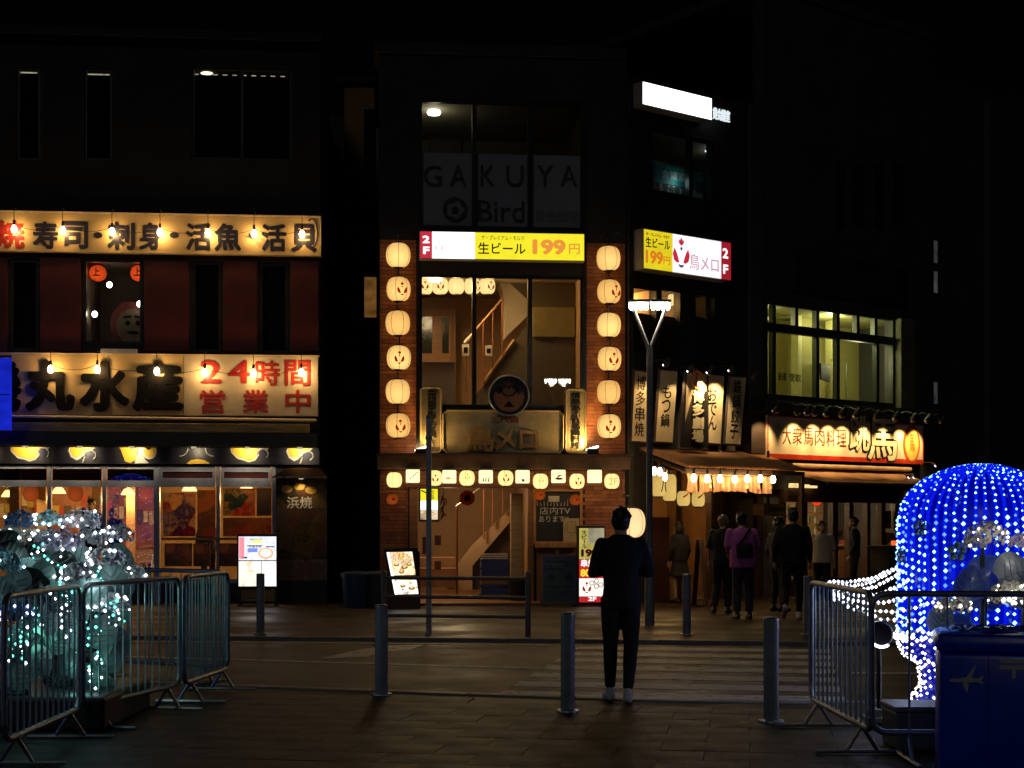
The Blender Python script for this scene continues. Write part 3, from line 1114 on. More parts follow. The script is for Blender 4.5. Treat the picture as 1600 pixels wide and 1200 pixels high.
# wave frieze
fz = FL.rect(-60, 697, 499, 725, -0.1)
zf0, zf1 = fz[1], za0 - 0.003
fish.add('frieze_panel', MB().box(fz[0], fz[2], -0.1, -0.005, zf0, zf1), M('frieze_navy', (0.022, 0.02, 0.03), 0.45, 0.3, 3))
YEL = M('frieze_yellow', (0.75, 0.46, 0.03), 0.45, 0.15, 2)
WHT = M('frieze_white', (0.62, 0.58, 0.5), 0.45, 0.1, 3)
NAVY = M('frieze_blue', (0.02, 0.02, 0.07), 0.45, 0.2, 3)
DL = []
for k, (px, kind) in enumerate(((-34, 1), (42, 0), (126, 1), (206, 2), (302, 3), (385, 0), (466, 1))):
    uc = FL.u(px, -0.1)
    s = 0.0128

    def q(pl): return [(uc + x * s, min(max(zf0 + (28 - y) * s * 0.99, zf0 + 0.004), zf1 - 0.004)) for x, y in pl]
    if kind == 0:
        body = [(-22, 2), (-20, 9), (-12, 17), (-4, 19), (4, 22), (12, 19), (16, 12), (26, 8), (31, 14), (33, 26), (36, 27), (36, 10), (34, 2)]
        fish.add('wave_emblem', MB().flat(q([(-24, 0), (-23, 10), (-13, 20), (-4, 22), (4, 25), (13, 22), (18, 15), (27, 11), (33, 2), (33, 0)]), -0.106, -0.101), WHT)
        fish.add('wave_emblem', MB().flat(q([(-22, 0), (-21, 9), (-12, 17.5), (-4, 19.5), (4, 22.5), (12, 19.5), (17, 12), (26, 8), (31, 1), (31, 0)]), -0.112, -0.107), YEL)
        fish.add('wave_emblem', MB().prism(q(circ(0, 2.5, 2.6, 12)), -0.117, -0.1125), INK)
        fish.add('wave_curl', MB().prism(q(circ(24, 11, 6, 14)), -0.123, -0.1185), NAVY)
        fish.add('wave_curl', MB().limb([(uc + (24 + 8 * math.cos(a)) * s, -0.115, min(zf1 - 0.01, zf0 + (28 - 12 + 8 * math.sin(a)) * s)) for a in [j * 0.35 for j in range(-2, 10)]], 0.013, 6), WHT)
    elif kind == 1:
        fish.add('wave_emblem', MB().flat(q([(-16, 0), (-18, 8), (-14, 18), (-6, 23), (0, 20), (8, 11), (16, 8), (22, 0)]), -0.106, -0.101), WHT)
        fish.add('wave_emblem', MB().flat(q([(-14, 0), (-15.5, 8), (-12, 15), (-6, 18), (-1, 16), (7, 9), (15, 6), (19, 0)]), -0.112, -0.107), YEL)
        fish.add('wave_curl', MB().prism(q(circ(16, 14, 5, 12)), -0.118, -0.1125), NAVY)
        fish.add('wave_curl', MB().limb([(uc + (14 + 8.5 * math.cos(a)) * s, -0.112, min(zf1 - 0.012, zf0 + (28 - 15 + 7 * math.sin(a)) * s)) for a in [j * 0.35 for j in range(-3, 10)]] , 0.012, 6), WHT)
        fish.add('wave_curl', MB().limb([(uc + 6 * s, -0.112, zf0 + 10 * s), (uc + 3 * s, -0.112, zf0 + 2 * s)], 0.012, 6), WHT)
    elif kind == 2:
        fish.add('wave_emblem', MB().flat(q([(-18, 1), (-14, 12), (-10, 24), (-2, 27), (6, 22), (8, 10), (10, 0)]), -0.107, -0.101), YEL)
        fish.add('wave_emblem', MB().flat(q([(4, 27), (8, 16), (11, 0), (20, 0), (16, 14), (20, 22), (26, 27)]), -0.113, -0.108), WHT)
        fish.add('wave_emblem', MB().prism(q(circ(26, 9, 11, 16, 12)), -0.119, -0.114), WHT)
        fish.add('wave_emblem', MB().prism(q(circ(26, 8, 8.5, 16, 10)), -0.125, -0.120), YEL)
        fish.add('wave_emblem', MB().prism(q(circ(25, 2.5, 4, 12)), -0.131, -0.126), INK)
    else:
        fish.add('wave_emblem', MB().flat(q([(-10, 27), (-4, 22), (6, 20), (16, 22), (24, 26), (24, 28), (-10, 28)]), -0.107, -0.101), YEL)
        for x0, sgn in ((-20, 1), (30, -1)):
            fish.add('wave_curl', MB().limb([(uc + (x0 + 12 * math.cos(a) * sgn) * s, -0.105, max(zf0 + .01, min(zf1 - 0.012, zf0 + (24 - 12 * math.sin(a)) * s))) for a in [j * 0.22 for j in range(0, 8)]], 0.011, 6), WHT)
    # downlight tucked under the awning
    fish.add('downlight', MB().lathe([(0.05, 0.0), (0.045, -0.03), (0.03, -0.035)], (uc + 0.05, -0.44, za0 - 0.002), 12), E('downlight_glow', (1, 0.8, 0.5), 0.5, sample=False))
    if kind != 3 or True:
        fish.lamp((uc + 0.05, -0.44, za0 - 0.06), (1.0, 0.80, 0.48), 15.0 if kind != 3 else 8, 0.03, 'SPOT', 125, (uc + 0.03, -0.02, zf0 + 0.16))

# ---- glazed ground floor
zt_, zt0, zh, zb = zl(728), zl(751), zl(761), zl(905)
GX = [-200, -85, 77, 163, 245, 341, 428]
z_base = zb
for px in GX:
    wd = 0.11 if px in (245, -85) else 0.07
    u = FL.u(px)
    fish.add('window_post', MB().box(u - wd / 2, u + wd / 2, -0.02, 0.10, 0.0, zt_ - 0.001), FRM)
for a, b in zip(GX, GX[1:]):
    u0, u1 = FL.u(a) + 0.058, FL.u(b) - 0.058
    fish.add('transom_rail', MB().box(u0, u1, -0.018, 0.098, zh, zt0).box(u0, u1, -0.018, 0.098, zt_ - 0.06, zt_ - 0.002), FRM)
    if a >= 245:
        fish.add('transom_panel', MB().box(u0 + 0.05, u1 - 0.05, 0.02, 0.05, zt0 + 0.05, zt_ - 0.1), M('transom_red', (0.09, 0.014, 0.012), 0.4, 0.2))
        fish.add('transom_frame', MB().frame(u0, zt0 + 0.002, u1, zt_ - 0.062, 0.05, -0.01, 0.09), FRM)
    else:
        fish.add('transom_pane', MB().box(u0, u1, 0.03, 0.037, zt0 + 0.002, zt_ - 0.062), Glass('transom_glass', (0.10, 0.10, 0.12)))
    p = fish.add('pane', MB().box(u0, u1, 0.03, 0.037, zb, zh - 0.002), GLASS)
    fish.add('bottom_rail', MB().box(u0, u1, -0.018, 0.098, zb - 0.08, zb - 0.003), FRM, p)
    fish.add('base_panel', MB().box(u0, u1, 0.0, 0.08, 0.0, zb - 0.083), BLACK)
room(fish, (FL.u(-200), 0.02, FL.u(428), zt_), 0.252, 4.2, INTW, FLOORI, M('warm_ceiling', (0.5, 0.36, 0.2), 0.7, 0.1))
# dining room: timber posts, partitions, tables
for k, (px, w) in enumerate(((24, 1.0), (66, 2.4), (152, 1.8), (205, 3.0))):
    u = FL.u(px, w)
    fish.add('timber_post', MB().box(u - 0.09, u + 0.09, w - 0.09, w + 0.09, 0.02, zt_ - 0.004), M('pale_timber', (0.55, 0.33, 0.13), 0.5, 0.3, 3, 0.1, stretch=(1, 1, 8)))
for k in range(9):
    u = FL.u(82 + k * 19, 4.0)
    fish.add('wall_slat', MB().box(u - 0.14, u + 0.14, 4.39, 4.45, 1.0, 2.6), M('red_brown_slat', (0.34, 0.12, 0.05), 0.5, 0.35, 2))
for px, w in ((30, 2.2), (110, 2.0), (190, 2.4)):
    u = FL.u(px, w)
    t = T('dining_table', {30: 'low wooden dining table behind the leftmost restaurant pane', 110: 'wooden dining table behind the second restaurant pane', 190: 'wooden dining table behind the third restaurant pane'}[px], 'table', FL, (u, w, 0.02))
    t.add('table_top', MB().cbox(u - 0.6, u + 0.6, w - 0.4, w + 0.4, 0.70, 0.74), WOOD)
    for a in (-1, 1):
        for b in (-1, 1):
            t.add('leg', MB().box(u + a * 0.52 - 0.03, u + a * 0.52 + 0.03, w + b * 0.33 - 0.03, w + b * 0.33 + 0.03, 0.02, 0.699), DARKW)
PEND = E('pendant_glow', (1.0, 0.66, 0.25), 2.2, 0.2, 8)
for px, py, w, lab in ((385, 766, 1.0, 'pendant lamp behind the map poster'), (14, 775, 1.6, 'pendant lamp at the far left of the restaurant dining room'), (92, 770, 3.2, 'pendant lamp above the second restaurant pane'), (200, 772, 2.6, 'pendant lamp above the third restaurant pane'), (296, 766, 1.1, 'pendant lamp behind the poster windows')):  # the pendants nearest the glass are added to light the posters through
    u, z = FL.pt(px, py, w)
    t = T('pendant_lamp', lab, 'lamp', FL, (u, w, z), 'pendant lamps in the restaurant')
    t.add('shade', MB().lathe([(0.05, 0.12), (0.09, 0.1), (0.15, 0.0), (0.145, -0.02)], (u, w, z), 16), PEND, smooth=True)
    t.add('cord', MB().tube([(u, w, z + 0.12), (u, w, zt_ - 0.005)], 0.008, 6), BLACK)
    t.lamp((u, w, z - 0.12), WARM, 34 if w > 1.2 else 70, 0.08)
for k in range(26):
    w = 4.36
    px = 2 + k * 9.4
    u, z = FL.pt(px, R.uniform(770, 800), w)
    hgt = R.uniform(0.16, 0.34)
    fish.add('wall_slip', MB().box(u - R.uniform(0.04, 0.09), u + R.uniform(0.04, 0.09), w, w + 0.02, z - hgt, z), M('wall_slip_%d' % (k % 4), ((0.7, 0.62, 0.45), (0.55, 0.42, 0.1), (0.45, 0.06, 0.03), (0.1, 0.07, 0.06))[k % 4], 0.6, 0.3, 9))
for px, w, lab in ((48, 2.0, 'round red paper lantern hanging deep in the restaurant, leftmost'), (118, 2.3, 'round red paper lantern hanging deep in the restaurant, middle'), (228, 2.1, 'round red paper lantern hanging deep in the restaurant, rightmost')):
    u, z = FL.pt(px, 771, w)
    t = T('red_lantern', lab, 'lantern', FL, (u, w, z - 0.16), group='red lanterns in the dining room')
    t.add('paper_shell', MB().lathe([(0.06, -0.17), (0.13, -0.12), (0.16, -0.03), (0.16, 0.03), (0.13, 0.12), (0.06, 0.17)], (u, w, z), 16), lantern_paper('dim_red_lantern_paper', (1.0, 0.16, 0.03), 0.42, 0.4), smooth=True)
    t.add('cord', MB().tube([(u, w, z + 0.17), (u, w, zt_ - 0.005)], 0.008, 5), BLACK)
# posters on the two right-hand panes
t1 = MPrint('poster_purple', [(0.16, 0.04, 0.10), (0.35, 0.08, 0.06), (0.55, 0.4, 0.25), (0.12, 0.08, 0.2), (0.6, 0.4, 0.16)], 4)
t2 = MPrint('poster_map', [(0.4, 0.04, 0.02), (0.5, 0.28, 0.03), (0.14, 0.16, 0.05), (0.5, 0.3, 0.05), (0.35, 0.05, 0.03)], 3.2)
t3 = MPrint('poster_dark', [(0.08, 0.07, 0.04), (0.35, 0.2, 0.09), (0.1, 0.09, 0.07), (0.4, 0.22, 0.13)], 7)
t4 = MPrint('poster_orange', [(0.32, 0.08, 0.02), (0.45, 0.22, 0.05), (0.2, 0.12, 0.04), (0.4, 0.2, 0.08)], 4)
for nm, a, y0, b, y1, mt in (('purple food poster at the left of the poster window', 254, 770, 305, 838, t1), ('orange food poster beside the purple one', 308, 766, 336, 838, t4), ('red and yellow map poster in the right-hand pane', 348, 763, 398, 806, t2), ('red food poster below the map poster', 348, 809, 424, 838, t4), ('brown noren poster right of the map poster', 401, 763, 424, 806, M('poster_brown', (0.3, 0.13, 0.05), 0.5, 0.4, 3))):
    q = FL.rect(a, y0, b, y1, -0.03)
    t = T('poster', nm, 'poster', FL, (q[0], 0.02, q[1]), 'posters on the restaurant glass')
    t.add('sheet', MB().box(q[0], q[2], 0.012, 0.022, q[1], q[3]), mt)
    if a == 348 and y0 == 763:
        gm = M('map_green', (0.10, 0.12, 0.04), 0.5)
        for (x, y, rr) in ((358, 778, 6), (372, 785, 7), (380, 777, 4), (364, 790, 4)):
            u, z = FL.pt(x, y, 0.012)
            for j in range(5):
                t.add('printed_leaf', MB().prism(circ(u + 0.06 * math.cos(j * 1.3), z + 0.04 * math.sin(j * 1.3), rr * 0.009, 10), 0.008 - j * 0.0008, 0.0115), gm)
        ol = [(350, 806), (352, 797), (362, 800), (371, 793), (383, 803), (392, 797), (396, 780), (393, 770), (380, 768), (372, 774), (366, 767)]
        t.add('printed_outline', MB().limb([(FL.u(x, 0.01), 0.008, FL.pt(x, y, 0.01)[1]) for x, y in ol], 0.008, 5), WHT)
rl = FL.rect(252, 840, 426, 844, -0.1)
fish.add('counter_rail', MB().box(rl[0], rl[2], -0.10, -0.022, rl[1], rl[3]), M('rail_wood', (0.5, 0.28, 0.1), 0.5, 0.3, 3, 0.1, stretch=(8, 1, 1)))
for a, b in ((258, 299), (303, 327), (343, 372), (376, 400)):
    q = FL.rect(a, 850, b, 884, -0.06)
    t = T('menu_board', {258: 'widest dim menu board below the wooden rail', 303: 'narrow dim menu board second from left below the rail', 343: 'dim menu board third from left below the rail', 376: 'dim menu board beside the bright display below the rail'}[a], 'menu board', FL, (q[0], -0.06, q[1]), 'menu boards below the rail')
    t.add('sheet', MB().box(q[0], q[2], -0.05, -0.03, q[1], q[3]), t3)
    t.add('frame', MB().frame(q[0] - 0.012, q[1] - 0.012, q[2] + 0.012, q[3] + 0.012, 0.02, -0.06, -0.022), WOOD)
# pillar with food poster
pr = (FL.u(431, -0.42), 0.02, FL.u(511, -0.42), FL.pt(470, 746, -0.42)[1])
pl = T('poster_pillar', 'square pillar wrapped in a dark grilled seafood poster at the shop corner', 'pillar', FL, (pr[0], -0.42, 0))
pl.add('pillar_core', MB().box(pr[0] + 0.01, pr[2] - 0.01, -0.40, -0.03, 0.0, pr[3]), BLACK)
zz0, zz1 = FL.pt(470, 907, -0.42)[1], FL.pt(470, 874, -0.42)[1]
pl.add('poster', MB().box(pr[0], pr[2], -0.42, -0.402, zz1, pr[3] - 0.01), MPrint('seafood_poster', [(0.05, 0.045, 0.03), (0.3, 0.18, 0.05), (0.09, 0.08, 0.06), (0.25, 0.09, 0.04), (0.15, 0.15, 0.11)], 4.5))
pl.add('price_strip', MB().box(pr[0], pr[2], -0.42, -0.402, zz0, zz1 - 0.004), MPrint('price_strip', [(0.35, 0.33, 0.28), (0.25, 0.24, 0.22), (0.3, 0.12, 0.08), (0.33, 0.31, 0.27)], 12))
pl.text('浜焼', FL.rect(448, 776, 488, 795, -0.42), -0.43, M('poster_silver', (0.75, 0.72, 0.62), 0.4), 0.02)
gp_ = M('poster_gold', (0.5, 0.3, 0.06), 0.45, 0.5, 6)
for (x, y) in ((448, 764), (468, 760), (486, 766)):
    u, z = FL.pt(x, y, -0.42)
    pl.add('printed_shell', MB().prism(circ(u, z, 0.11, 12, 0.075), -0.428, -0.4205), gp_)
rf = FL.rect(425, 741, 511, 746, -0.55)
pl.add('canopy', MB().add([(rf[0], -0.6, rf[1]), (rf[2], -0.6, rf[1]), (rf[2], -0.12, rf[1]), (rf[0], -0.12, rf[1]), (rf[0] + 0.25, -0.3, rf[3] + 0.13), (rf[2] - 0.15, -0.3, rf[3] + 0.13), (rf[2] - 0.15, -0.12, rf[3] + 0.13), (rf[0] + 0.25, -0.12, rf[3] + 0.13)],
                          [(0, 3, 2, 1), (4, 5, 6, 7), (0, 1, 5, 4), (1, 2, 6, 5), (2, 3, 7, 6), (3, 0, 4, 7)]), M('copper_canopy', (0.3, 0.15, 0.07), 0.35, 0.3, 3, 0.05, metal=0.6))
pl.add('downlight', MB().lathe([(0.05, 0.0), (0.045, -0.03), (0.03, -0.035)], ((pr[0] + pr[2]) / 2, -0.55, rf[1] - 0.002), 12), E('downlight_glow', (1, 0.8, 0.5), 0.5, sample=False))
pl.lamp(((pr[0] + pr[2]) / 2, -0.57, rf[1] - 0.07), (1.0, 0.7, 0.36), 9, 0.04, 'SPOT', 120, ((pr[0] + pr[2]) / 2, -0.42, rf[1] - 1.2))
pl.add('canopy_edge', MB().tube([(rf[0], -0.61, rf[1]), (rf[2], -0.61, rf[1])], 0.02, 6), M('canopy_edge', (0.8, 0.7, 0.55), 0.3, metal=0.7))
# bright menu display on legs
q = FL.rect(373, 838, 432, 916, -1.1)
t = T('lit_menu_stand', 'bright white backlit menu stand in front of the poster pillar', 'sign', FL, (q[0], -1.1, 0))
t.add('light_box', MB().cbox(q[0] - 0.03, q[2] + 0.03, -1.1, -0.98, q[1] - 0.05, q[3] + 0.04, 0.01), BLACK)
cw = (q[2] - q[0]); chh = (q[3] - q[1])
FOODW = EPrint('menu_food_white', [(1.0, 0.98, 0.95), (1.0, 0.85, 0.62), (1, 1, 1), (0.95, 0.6, 0.35), (1, 1, 0.98), (0.8, 0.92, 0.6)], 1.25, 11)
for (a, b, c, d, mt) in ((0, 0.52, 1, 1, E('menu_white', (0.86, 0.88, 1.0), 1.15, 0.25, 9)), (0, 0, 0.6, 0.505, FOODW), (0.61, 0.0, 1, 0.505, E('menu_white2', (1, 0.98, 0.96), 1.25, 0.2, 14))):
    t.add('lit_sheet', MB().box(q[0] + a * cw, q[0] + c * cw - 0.004, -1.106, -1.101, q[1] + b * chh, q[1] + d * chh - 0.004), mt)
PK = E('menu_pink', (1.0, 0.3, 0.36), 1.1)
BL = E('menu_blue', (0.25, 0.33, 0.9), 1.0)
DKI = M('menu_ink', (0.02, 0.02, 0.08), 0.5)
YG = E('menu_yellow', (0.9, 0.95, 0.3), 1.1)
OR_ = E('menu_orange', (1.0, 0.55, 0.26), 1.0)
for (a, b, c, d, mt, sh) in ((0.01, 0.55, 0.15, 0.98, PK, 'b'), (0.34, 0.86, 0.62, 0.95, YG, 'b'), (0.24, 0.68, 0.5, 0.76, BL, 'b'), (0.22, 0.80, 0.62, 0.82, DKI, 'b'), (0.72, 0.78, 0.95, 0.80, DKI, 'b'), (0.08, 0.56, 0.22, 0.59, DKI, 'b'), (0.3, 0.92, 0.62, 0.955, BL, 'b')):
    t.add('printed_block', MB().box(q[0] + a * cw, q[0] + c * cw, -1.110, -1.107, q[1] + b * chh, q[1] + d * chh), mt)
t.add('printed_dish', MB().prism(circ(q[0] + 0.72 * cw, q[1] + 0.66 * chh, 0.2 * cw, 20, 0.11 * chh), -1.110, -1.107), OR_)
t.add('printed_dish', MB().prism(circ(q[0] + 0.72 * cw, q[1] + 0.665 * chh, 0.15 * cw, 20, 0.08 * chh), -1.114, -1.111), E('menu_cream', (1, 0.92, 0.75), 1.4))
t.text('お昼から', (q[0] + 0.27 * cw, q[1] + 0.765 * chh, q[0] + 0.6 * cw, q[1] + 0.80 * chh), -1.111, DKI, 0.01, ext=0)
for u in (q[0] - 0.01, q[2] - 0.03):
    t.add('leg', MB().box(u, u + 0.04, -1.09, -0.99, 0.01, q[1] - 0.052), BLACKM)
    t.add('foot', MB().box(u, u + 0.04, -1.25, -0.8, 0.0, 0.035), BLACKM)
t.add('shelf', MB().box(q[0] + 0.03, q[2] - 0.03, -1.07, -1.01, 0.09, 0.13).box(q[0] + 0.03, q[2] - 0.03, -1.045, -1.03, 0.14, 0.30), M('stand_board', (0.3, 0.2, 0.07), 0.5))
# blue banner at the left edge, on its own arm
u, z = FL.pt(8, 560, -1.0)
q = FL.rect(-60, 559, 18, 672, -1.0)
t = T('blue_banner', 'bright blue banner hanging in front of the seafood sign', 'banner', FL, (q[0], -1.0, q[1]))
BAN = M('banner_blue', (0.02, 0.03, 0.62), 0.5, 0.25, 4, 0.05)
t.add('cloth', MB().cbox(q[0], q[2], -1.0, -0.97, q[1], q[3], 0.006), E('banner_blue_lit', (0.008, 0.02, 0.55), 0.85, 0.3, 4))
t.add('arm', MB().tube([(q[0], -0.985, q[3] + 0.03), (q[2], -0.985, q[3] + 0.03)], 0.02, 8), BLACKM)
t.add('bracket', MB().tube([(q[0] + 0.2, -0.985, q[3] + 0.03), (q[0] + 0.2, -0.02, q[3] + 0.03)], 0.02, 8), BLACKM)
t.add('seam', MB().box(q[0], q[2] - 0.03, -1.004, -1.0005, (q[1] + q[3]) / 2 - 0.02, (q[1] + q[3]) / 2), BAN)

# ---- alley between the buildings
alley = T('alley_building', 'tall ochre building set back in the dark alley between the shops', 'building', W0, (-4.2, 34, 0))
OCH = M('ochre_render', (0.30, 0.15, 0.05), 0.8, 0.25, 1.5, 0.15)
Ya = 33.0
xa0, xa1 = (538 - 800) / FP * Ya, (598 - 800) / FP * Ya
zt_a = HC + (HY - 132) / FP * Ya
alley.add('wall', MB().box(xa0, xa1 + 0.5, Ya, Ya + 6, 0, zt_a), OCH)
alley.add('cornice', MB().box(xa0 - 0.1, xa1 + 0.5, Ya - 0.15, Ya + 6, zt_a + 0.003, zt_a + 0.15), CONC)
for (ya, yb) in ((168, 295), (430, 500)):
    z0, z1 = HC + (HY - yb) / FP * Ya, HC + (HY - ya) / FP * Ya
    x0, x1 = (566 - 800) / FP * Ya, (592 - 800) / FP * Ya
    f = alley.add('window', MB().frame(x0, z0, x1, z1, 0.05, Ya - 0.06, Ya - 0.003), DKFRM)
    alley.add('pane', MB().box(x0 + 0.05, x1 - 0.05, Ya - 0.03, Ya - 0.01, z0 + 0.05, z1 - 0.05), GLASSD if ya < 400 else E('alley_window_glow', (1, 0.45, 0.1), 0.12, 0.4, 5), f)
back = T('alley_end_wall', 'black house front closing the alley beside the corner building', 'building', W0, (-5, 31, 0))
back.add('wall', MB().box((488 - 800) / FP * 36, (540 - 800) / FP * 36, 36, 40, 0, 11.5), CONC)
back.add('gate', MB().box((505 - 800) / FP * 32, (592 - 800) / FP * 32, 31.95, 32.0, 0, 2.2), BLACK)

# ================================================================== CORNER BUILDING (middle), front on FM
def zm(y, px=785, w=0): return FM.pt(px, y, w)[1]


UR = FM.u(978)
BRICK = [M('brick_tile_%d' % k, c, 0.55, 0.3, 7, 0.25, bscale=50) for k, c in enumerate([(0.30, 0.095, 0.035), (0.24, 0.07, 0.025), (0.36, 0.13, 0.05)])]
TAN = M('tan_plaster', (0.48, 0.31, 0.17), 0.65, 0.12, 1.5, 0.1)
WHITEP = M('off_white_plaster', (0.62, 0.54, 0.42), 0.65, 0.1, 1.5, 0.08)
DKTAN = M('dark_tan_plaster', (0.11, 0.095, 0.05), 0.7, 0.2, 1.5, 0.1)
MULL = M('black_mullion', (0.010, 0.010, 0.011), 0.35, 0.2)
DARKWALL = M('black_render', (0.017, 0.016, 0.016), 0.7, 0.3, 1.5, 0.2)
mid = T('corner_building', 'narrow three storey corner building with lantern pillars and tall black framed windows', 'building', FM, (0, 0, 0))
ZR = zm(88)
g3 = (FM.u(655), zm(358), FM.u(912), zm(157))
g2 = (FM.u(655), zm(637), FM.u(912), zm(430))
g1 = (FM.u(640), 0.0, FM.u(834), zm(762))
nb = (FM.u(836), zm(846), FM.u(907), zm(768))
mid.add('wall', walled(MB(), 0, 0, UR, ZR, [g3, g2, g1], 0.0, 0.3), DARKWALL)
mid.add('side_wall', MB().box(0.0, 0.3, 0.302, 9, 0, ZR), DARKWALL)
mid.add('roof', MB().box(-0.1, UR, -0.08, 9, ZR + 0.003, ZR + 0.2), DARKWALL)
# brick tile cladding on the lantern pillars and round the entrance, laid in courses
cl = MB()
rng = random.Random(5)


def clad(bm_list, u0, u1, z0, z1, w, bl=0.32, bh=0.073, holes=()):
    z = z0
    row = 0
    while z + bh <= z1 + 0.001:
        u = u0 - (bl / 2 if row % 2 else 0)
        while u < u1:
            a, b = max(u, u0) + 0.003, min(u + bl, u1) - 0.003
            if b - a > 0.02:
                uc, zc = (a + b) / 2, z + bh / 2
                if not any(h[0] < uc < h[2] and h[1] < zc < h[3] for h in holes):
                    d = rng.uniform(0, 0.005)
                    k = rng.choice((0, 0, 1, 2))
                    bm_list[k].box(a, b, w - 0.012 - d, w, z + 0.004, z + bh - 0.004)
            u += bl
        z += bh
        row += 1


bl = [MB(), MB(), MB()]
zc0, zc1 = zm(718), zm(372)
clad(bl, 0.02, FM.u(652), zc0, zc1, -0.004)
clad(bl, FM.u(915), UR - 0.02, zc0, zc1, -0.004)
clad(bl, 0.02, FM.u(638), 0.06, zm(735), -0.004, holes=[])
clad(bl, FM.u(836), UR - 0.02, 0.06, zm(735), -0.004, holes=[nb, (FM.u(838), 0, FM.u(903), zm(850))])
clad(bl, FM.u(640), FM.u(834), zm(760), zm(735), -0.004)
for k in range(3):
    mid.add('brick_cladding', bl[k], BRICK[k], kind='stuff')

# ---- glazing: frames, mullions, panes
def glazing(rc, px_mull, nm, gl):
    f = mid.add('window', MB().frame(*rc, 0.055, 0.02, 0.14), MULL, label=nm)
    us = [rc[0] + 0.02] + [FM.u(p) for p in px_mull] + [rc[2] - 0.02]
    for u in us[1:-1]:
        mid.add('mullion', MB().box(u - 0.04, u + 0.04, -0.02, 0.139, rc[1] + 0.056, rc[3] - 0.056), MULL, f)
    for a, b in zip(us, us[1:]):
        mid.add('pane', MB().box(a + 0.041, b - 0.041, 0.07, 0.078, rc[1] + 0.056, rc[3] - 0.056), gl, f)
    return f


glazing(g3, (741, 828), 'third floor window with a printed film on its lower half', GLASS)
glazing(g2, (741, 828), 'second floor window looking into a lit stair hall', GLASS)
mid.add('frame_post', MB().box(FM.u(653) - 0.035, FM.u(653) + 0.03, -0.03, 0.0, zm(715), zm(158)), MULL)
mid.add('frame_post', MB().box(FM.u(914) - 0.03, FM.u(914) + 0.03, -0.03, 0.0, zm(715), zm(158)), MULL)
# film with lettering on the inside of the top glazing
FILM = M('window_film_grey', (0.36, 0.36, 0.39), 0.6, 0.08, 2, 0)
FINK = M('film_ink', (0.03, 0.03, 0.03), 0.6)
films = [(658, 739), (744, 826), (831, 908)]
for a, b in films:
    q = FM.rect(a, 241, b, 357, 0.09)
    mid.add('window_film', MB().box(q[0], q[2], 0.095, 0.1, zm(357, 785, 0.09), zm(241, 785, 0.09)), FILM)
for c, a, b in (('G', 662, 690), ('A', 703, 729), ('K', 751, 774), ('U', 791, 818), ('Y', 839, 864), ('A', 876, 902)):
    mid.text(c, FM.rect(a, 258, b, 291, 0.05), 0.062, FINK, -0.008, ext=0.002)
mid.text('Bird', FM.rect(747, 313, 819, 346, 0.05), 0.062, FINK, -0.004, ext=0.002)
mid.text('貸会議室', FM.rect(836, 328, 906, 346, 0.05), 0.062, M('film_ink_pale', (0.2, 0.2, 0.2), 0.6), 0, ext=0.002)
uc, zc = FM.pt(711, 327, 0.05)
mb = MB()
for j in range(28):
    a0, a1 = 2 * math.pi * j / 28, 2 * math.pi * (j + 1) / 28
    ra, rb = 0.235, 0.165 + 0.022 * math.cos(5 * a0)
    rb1 = 0.165 + 0.022 * math.cos(5 * a1)
    mb.prism([(uc + ra * math.cos(a0), zc + ra * math.sin(a0)), (uc + ra * math.cos(a1), zc + ra * math.sin(a1)), (uc + rb1 * math.cos(a1), zc + rb1 * math.sin(a1)), (uc + rb * math.cos(a0), zc + rb * math.sin(a0))], 0.062, 0.064)
mid.add('emblem_ring', mb, FINK)
mid.text('会', (uc - 0.075, zc - 0.075, uc + 0.075, zc + 0.075), 0.062, FINK, 0.03, ext=0.002, part='emblem_mark')

# ---- third floor room
room(mid, (g3[0] - 0.1, g3[1], g3[2] + 0.1, g3[3] + 0.12), 0.302, 3.2, DKTAN, FLOORI, M('dim_ceiling', (0.2, 0.18, 0.12), 0.8, 0.1))
u, z = FM.pt(678, 159, 1.2)
t = T('ceiling_lamp', 'round white ceiling lamp behind the top left pane', 'lamp', FM, (u, 1.2, z))
t.add('lamp_disc', MB().lathe([(0.12, 0.03), (0.14, 0.0), (0.12, -0.04), (0.05, -0.055)], (u, 1.2, g3[3] + 0.075), 18), E('disc_white', (1, 0.95, 0.85), 6, sample=False), smooth=True)
t.lamp((u, 1.2, g3[3] - 0.12), (1.0, 0.88, 0.6), 5, 0.1)
q = FM.rect(672, 188, 722, 270, 3.1)
mid.add('inner_door', MB().box(q[0], q[2], 3.38, 3.49, q[1], q[3]), M('dim_door', (0.05, 0.042, 0.025), 0.6))

# ---- second floor stair hall
room(mid, (g2[0] - 0.05, g2[1], g2[2] + 0.05, g2[3] + 0.15), 0.302, 3.6, M('hall_wall', (0.42, 0.25, 0.12), 0.65, 0.12, 1.5, 0.1), FLOORI, WHITEP)
w = 3.3
q = FM.rect(640, 484, 712, 640, w)
dr = mid.add('hall_door', MB().frame(q[0], g2[1], q[2], q[3], 0.11, w - 0.05, w + 0.06), WOOD)
mid.add('door_panel', MB().box(q[0] + 0.11, q[2] - 0.11, w, w + 0.05, g2[1], q[3] - 0.11), M('door_wood', (0.34, 0.17, 0.06), 0.5, 0.25, 3, 0.1, stretch=(1, 1, 8)), dr)
for a, b in ((655, 675), (691, 701)):
    qq = FM.rect(a, 495, b, 552, w)
    mid.add('door_window', MB().box(qq[0], qq[2], w - 0.02, w - 0.003, qq[1], qq[3]), M('door_glass', (0.02, 0.03, 0.025), 0.05, 0.1), dr)
q = FM.rect(640, 567, 711, 636, 1.2)
mid.add('half_partition', MB().box(q[0], q[2], 1.2, 1.28, g2[1], q[3]), M('partition_grey', (0.30, 0.27, 0.24), 0.6, 0.1, 2))
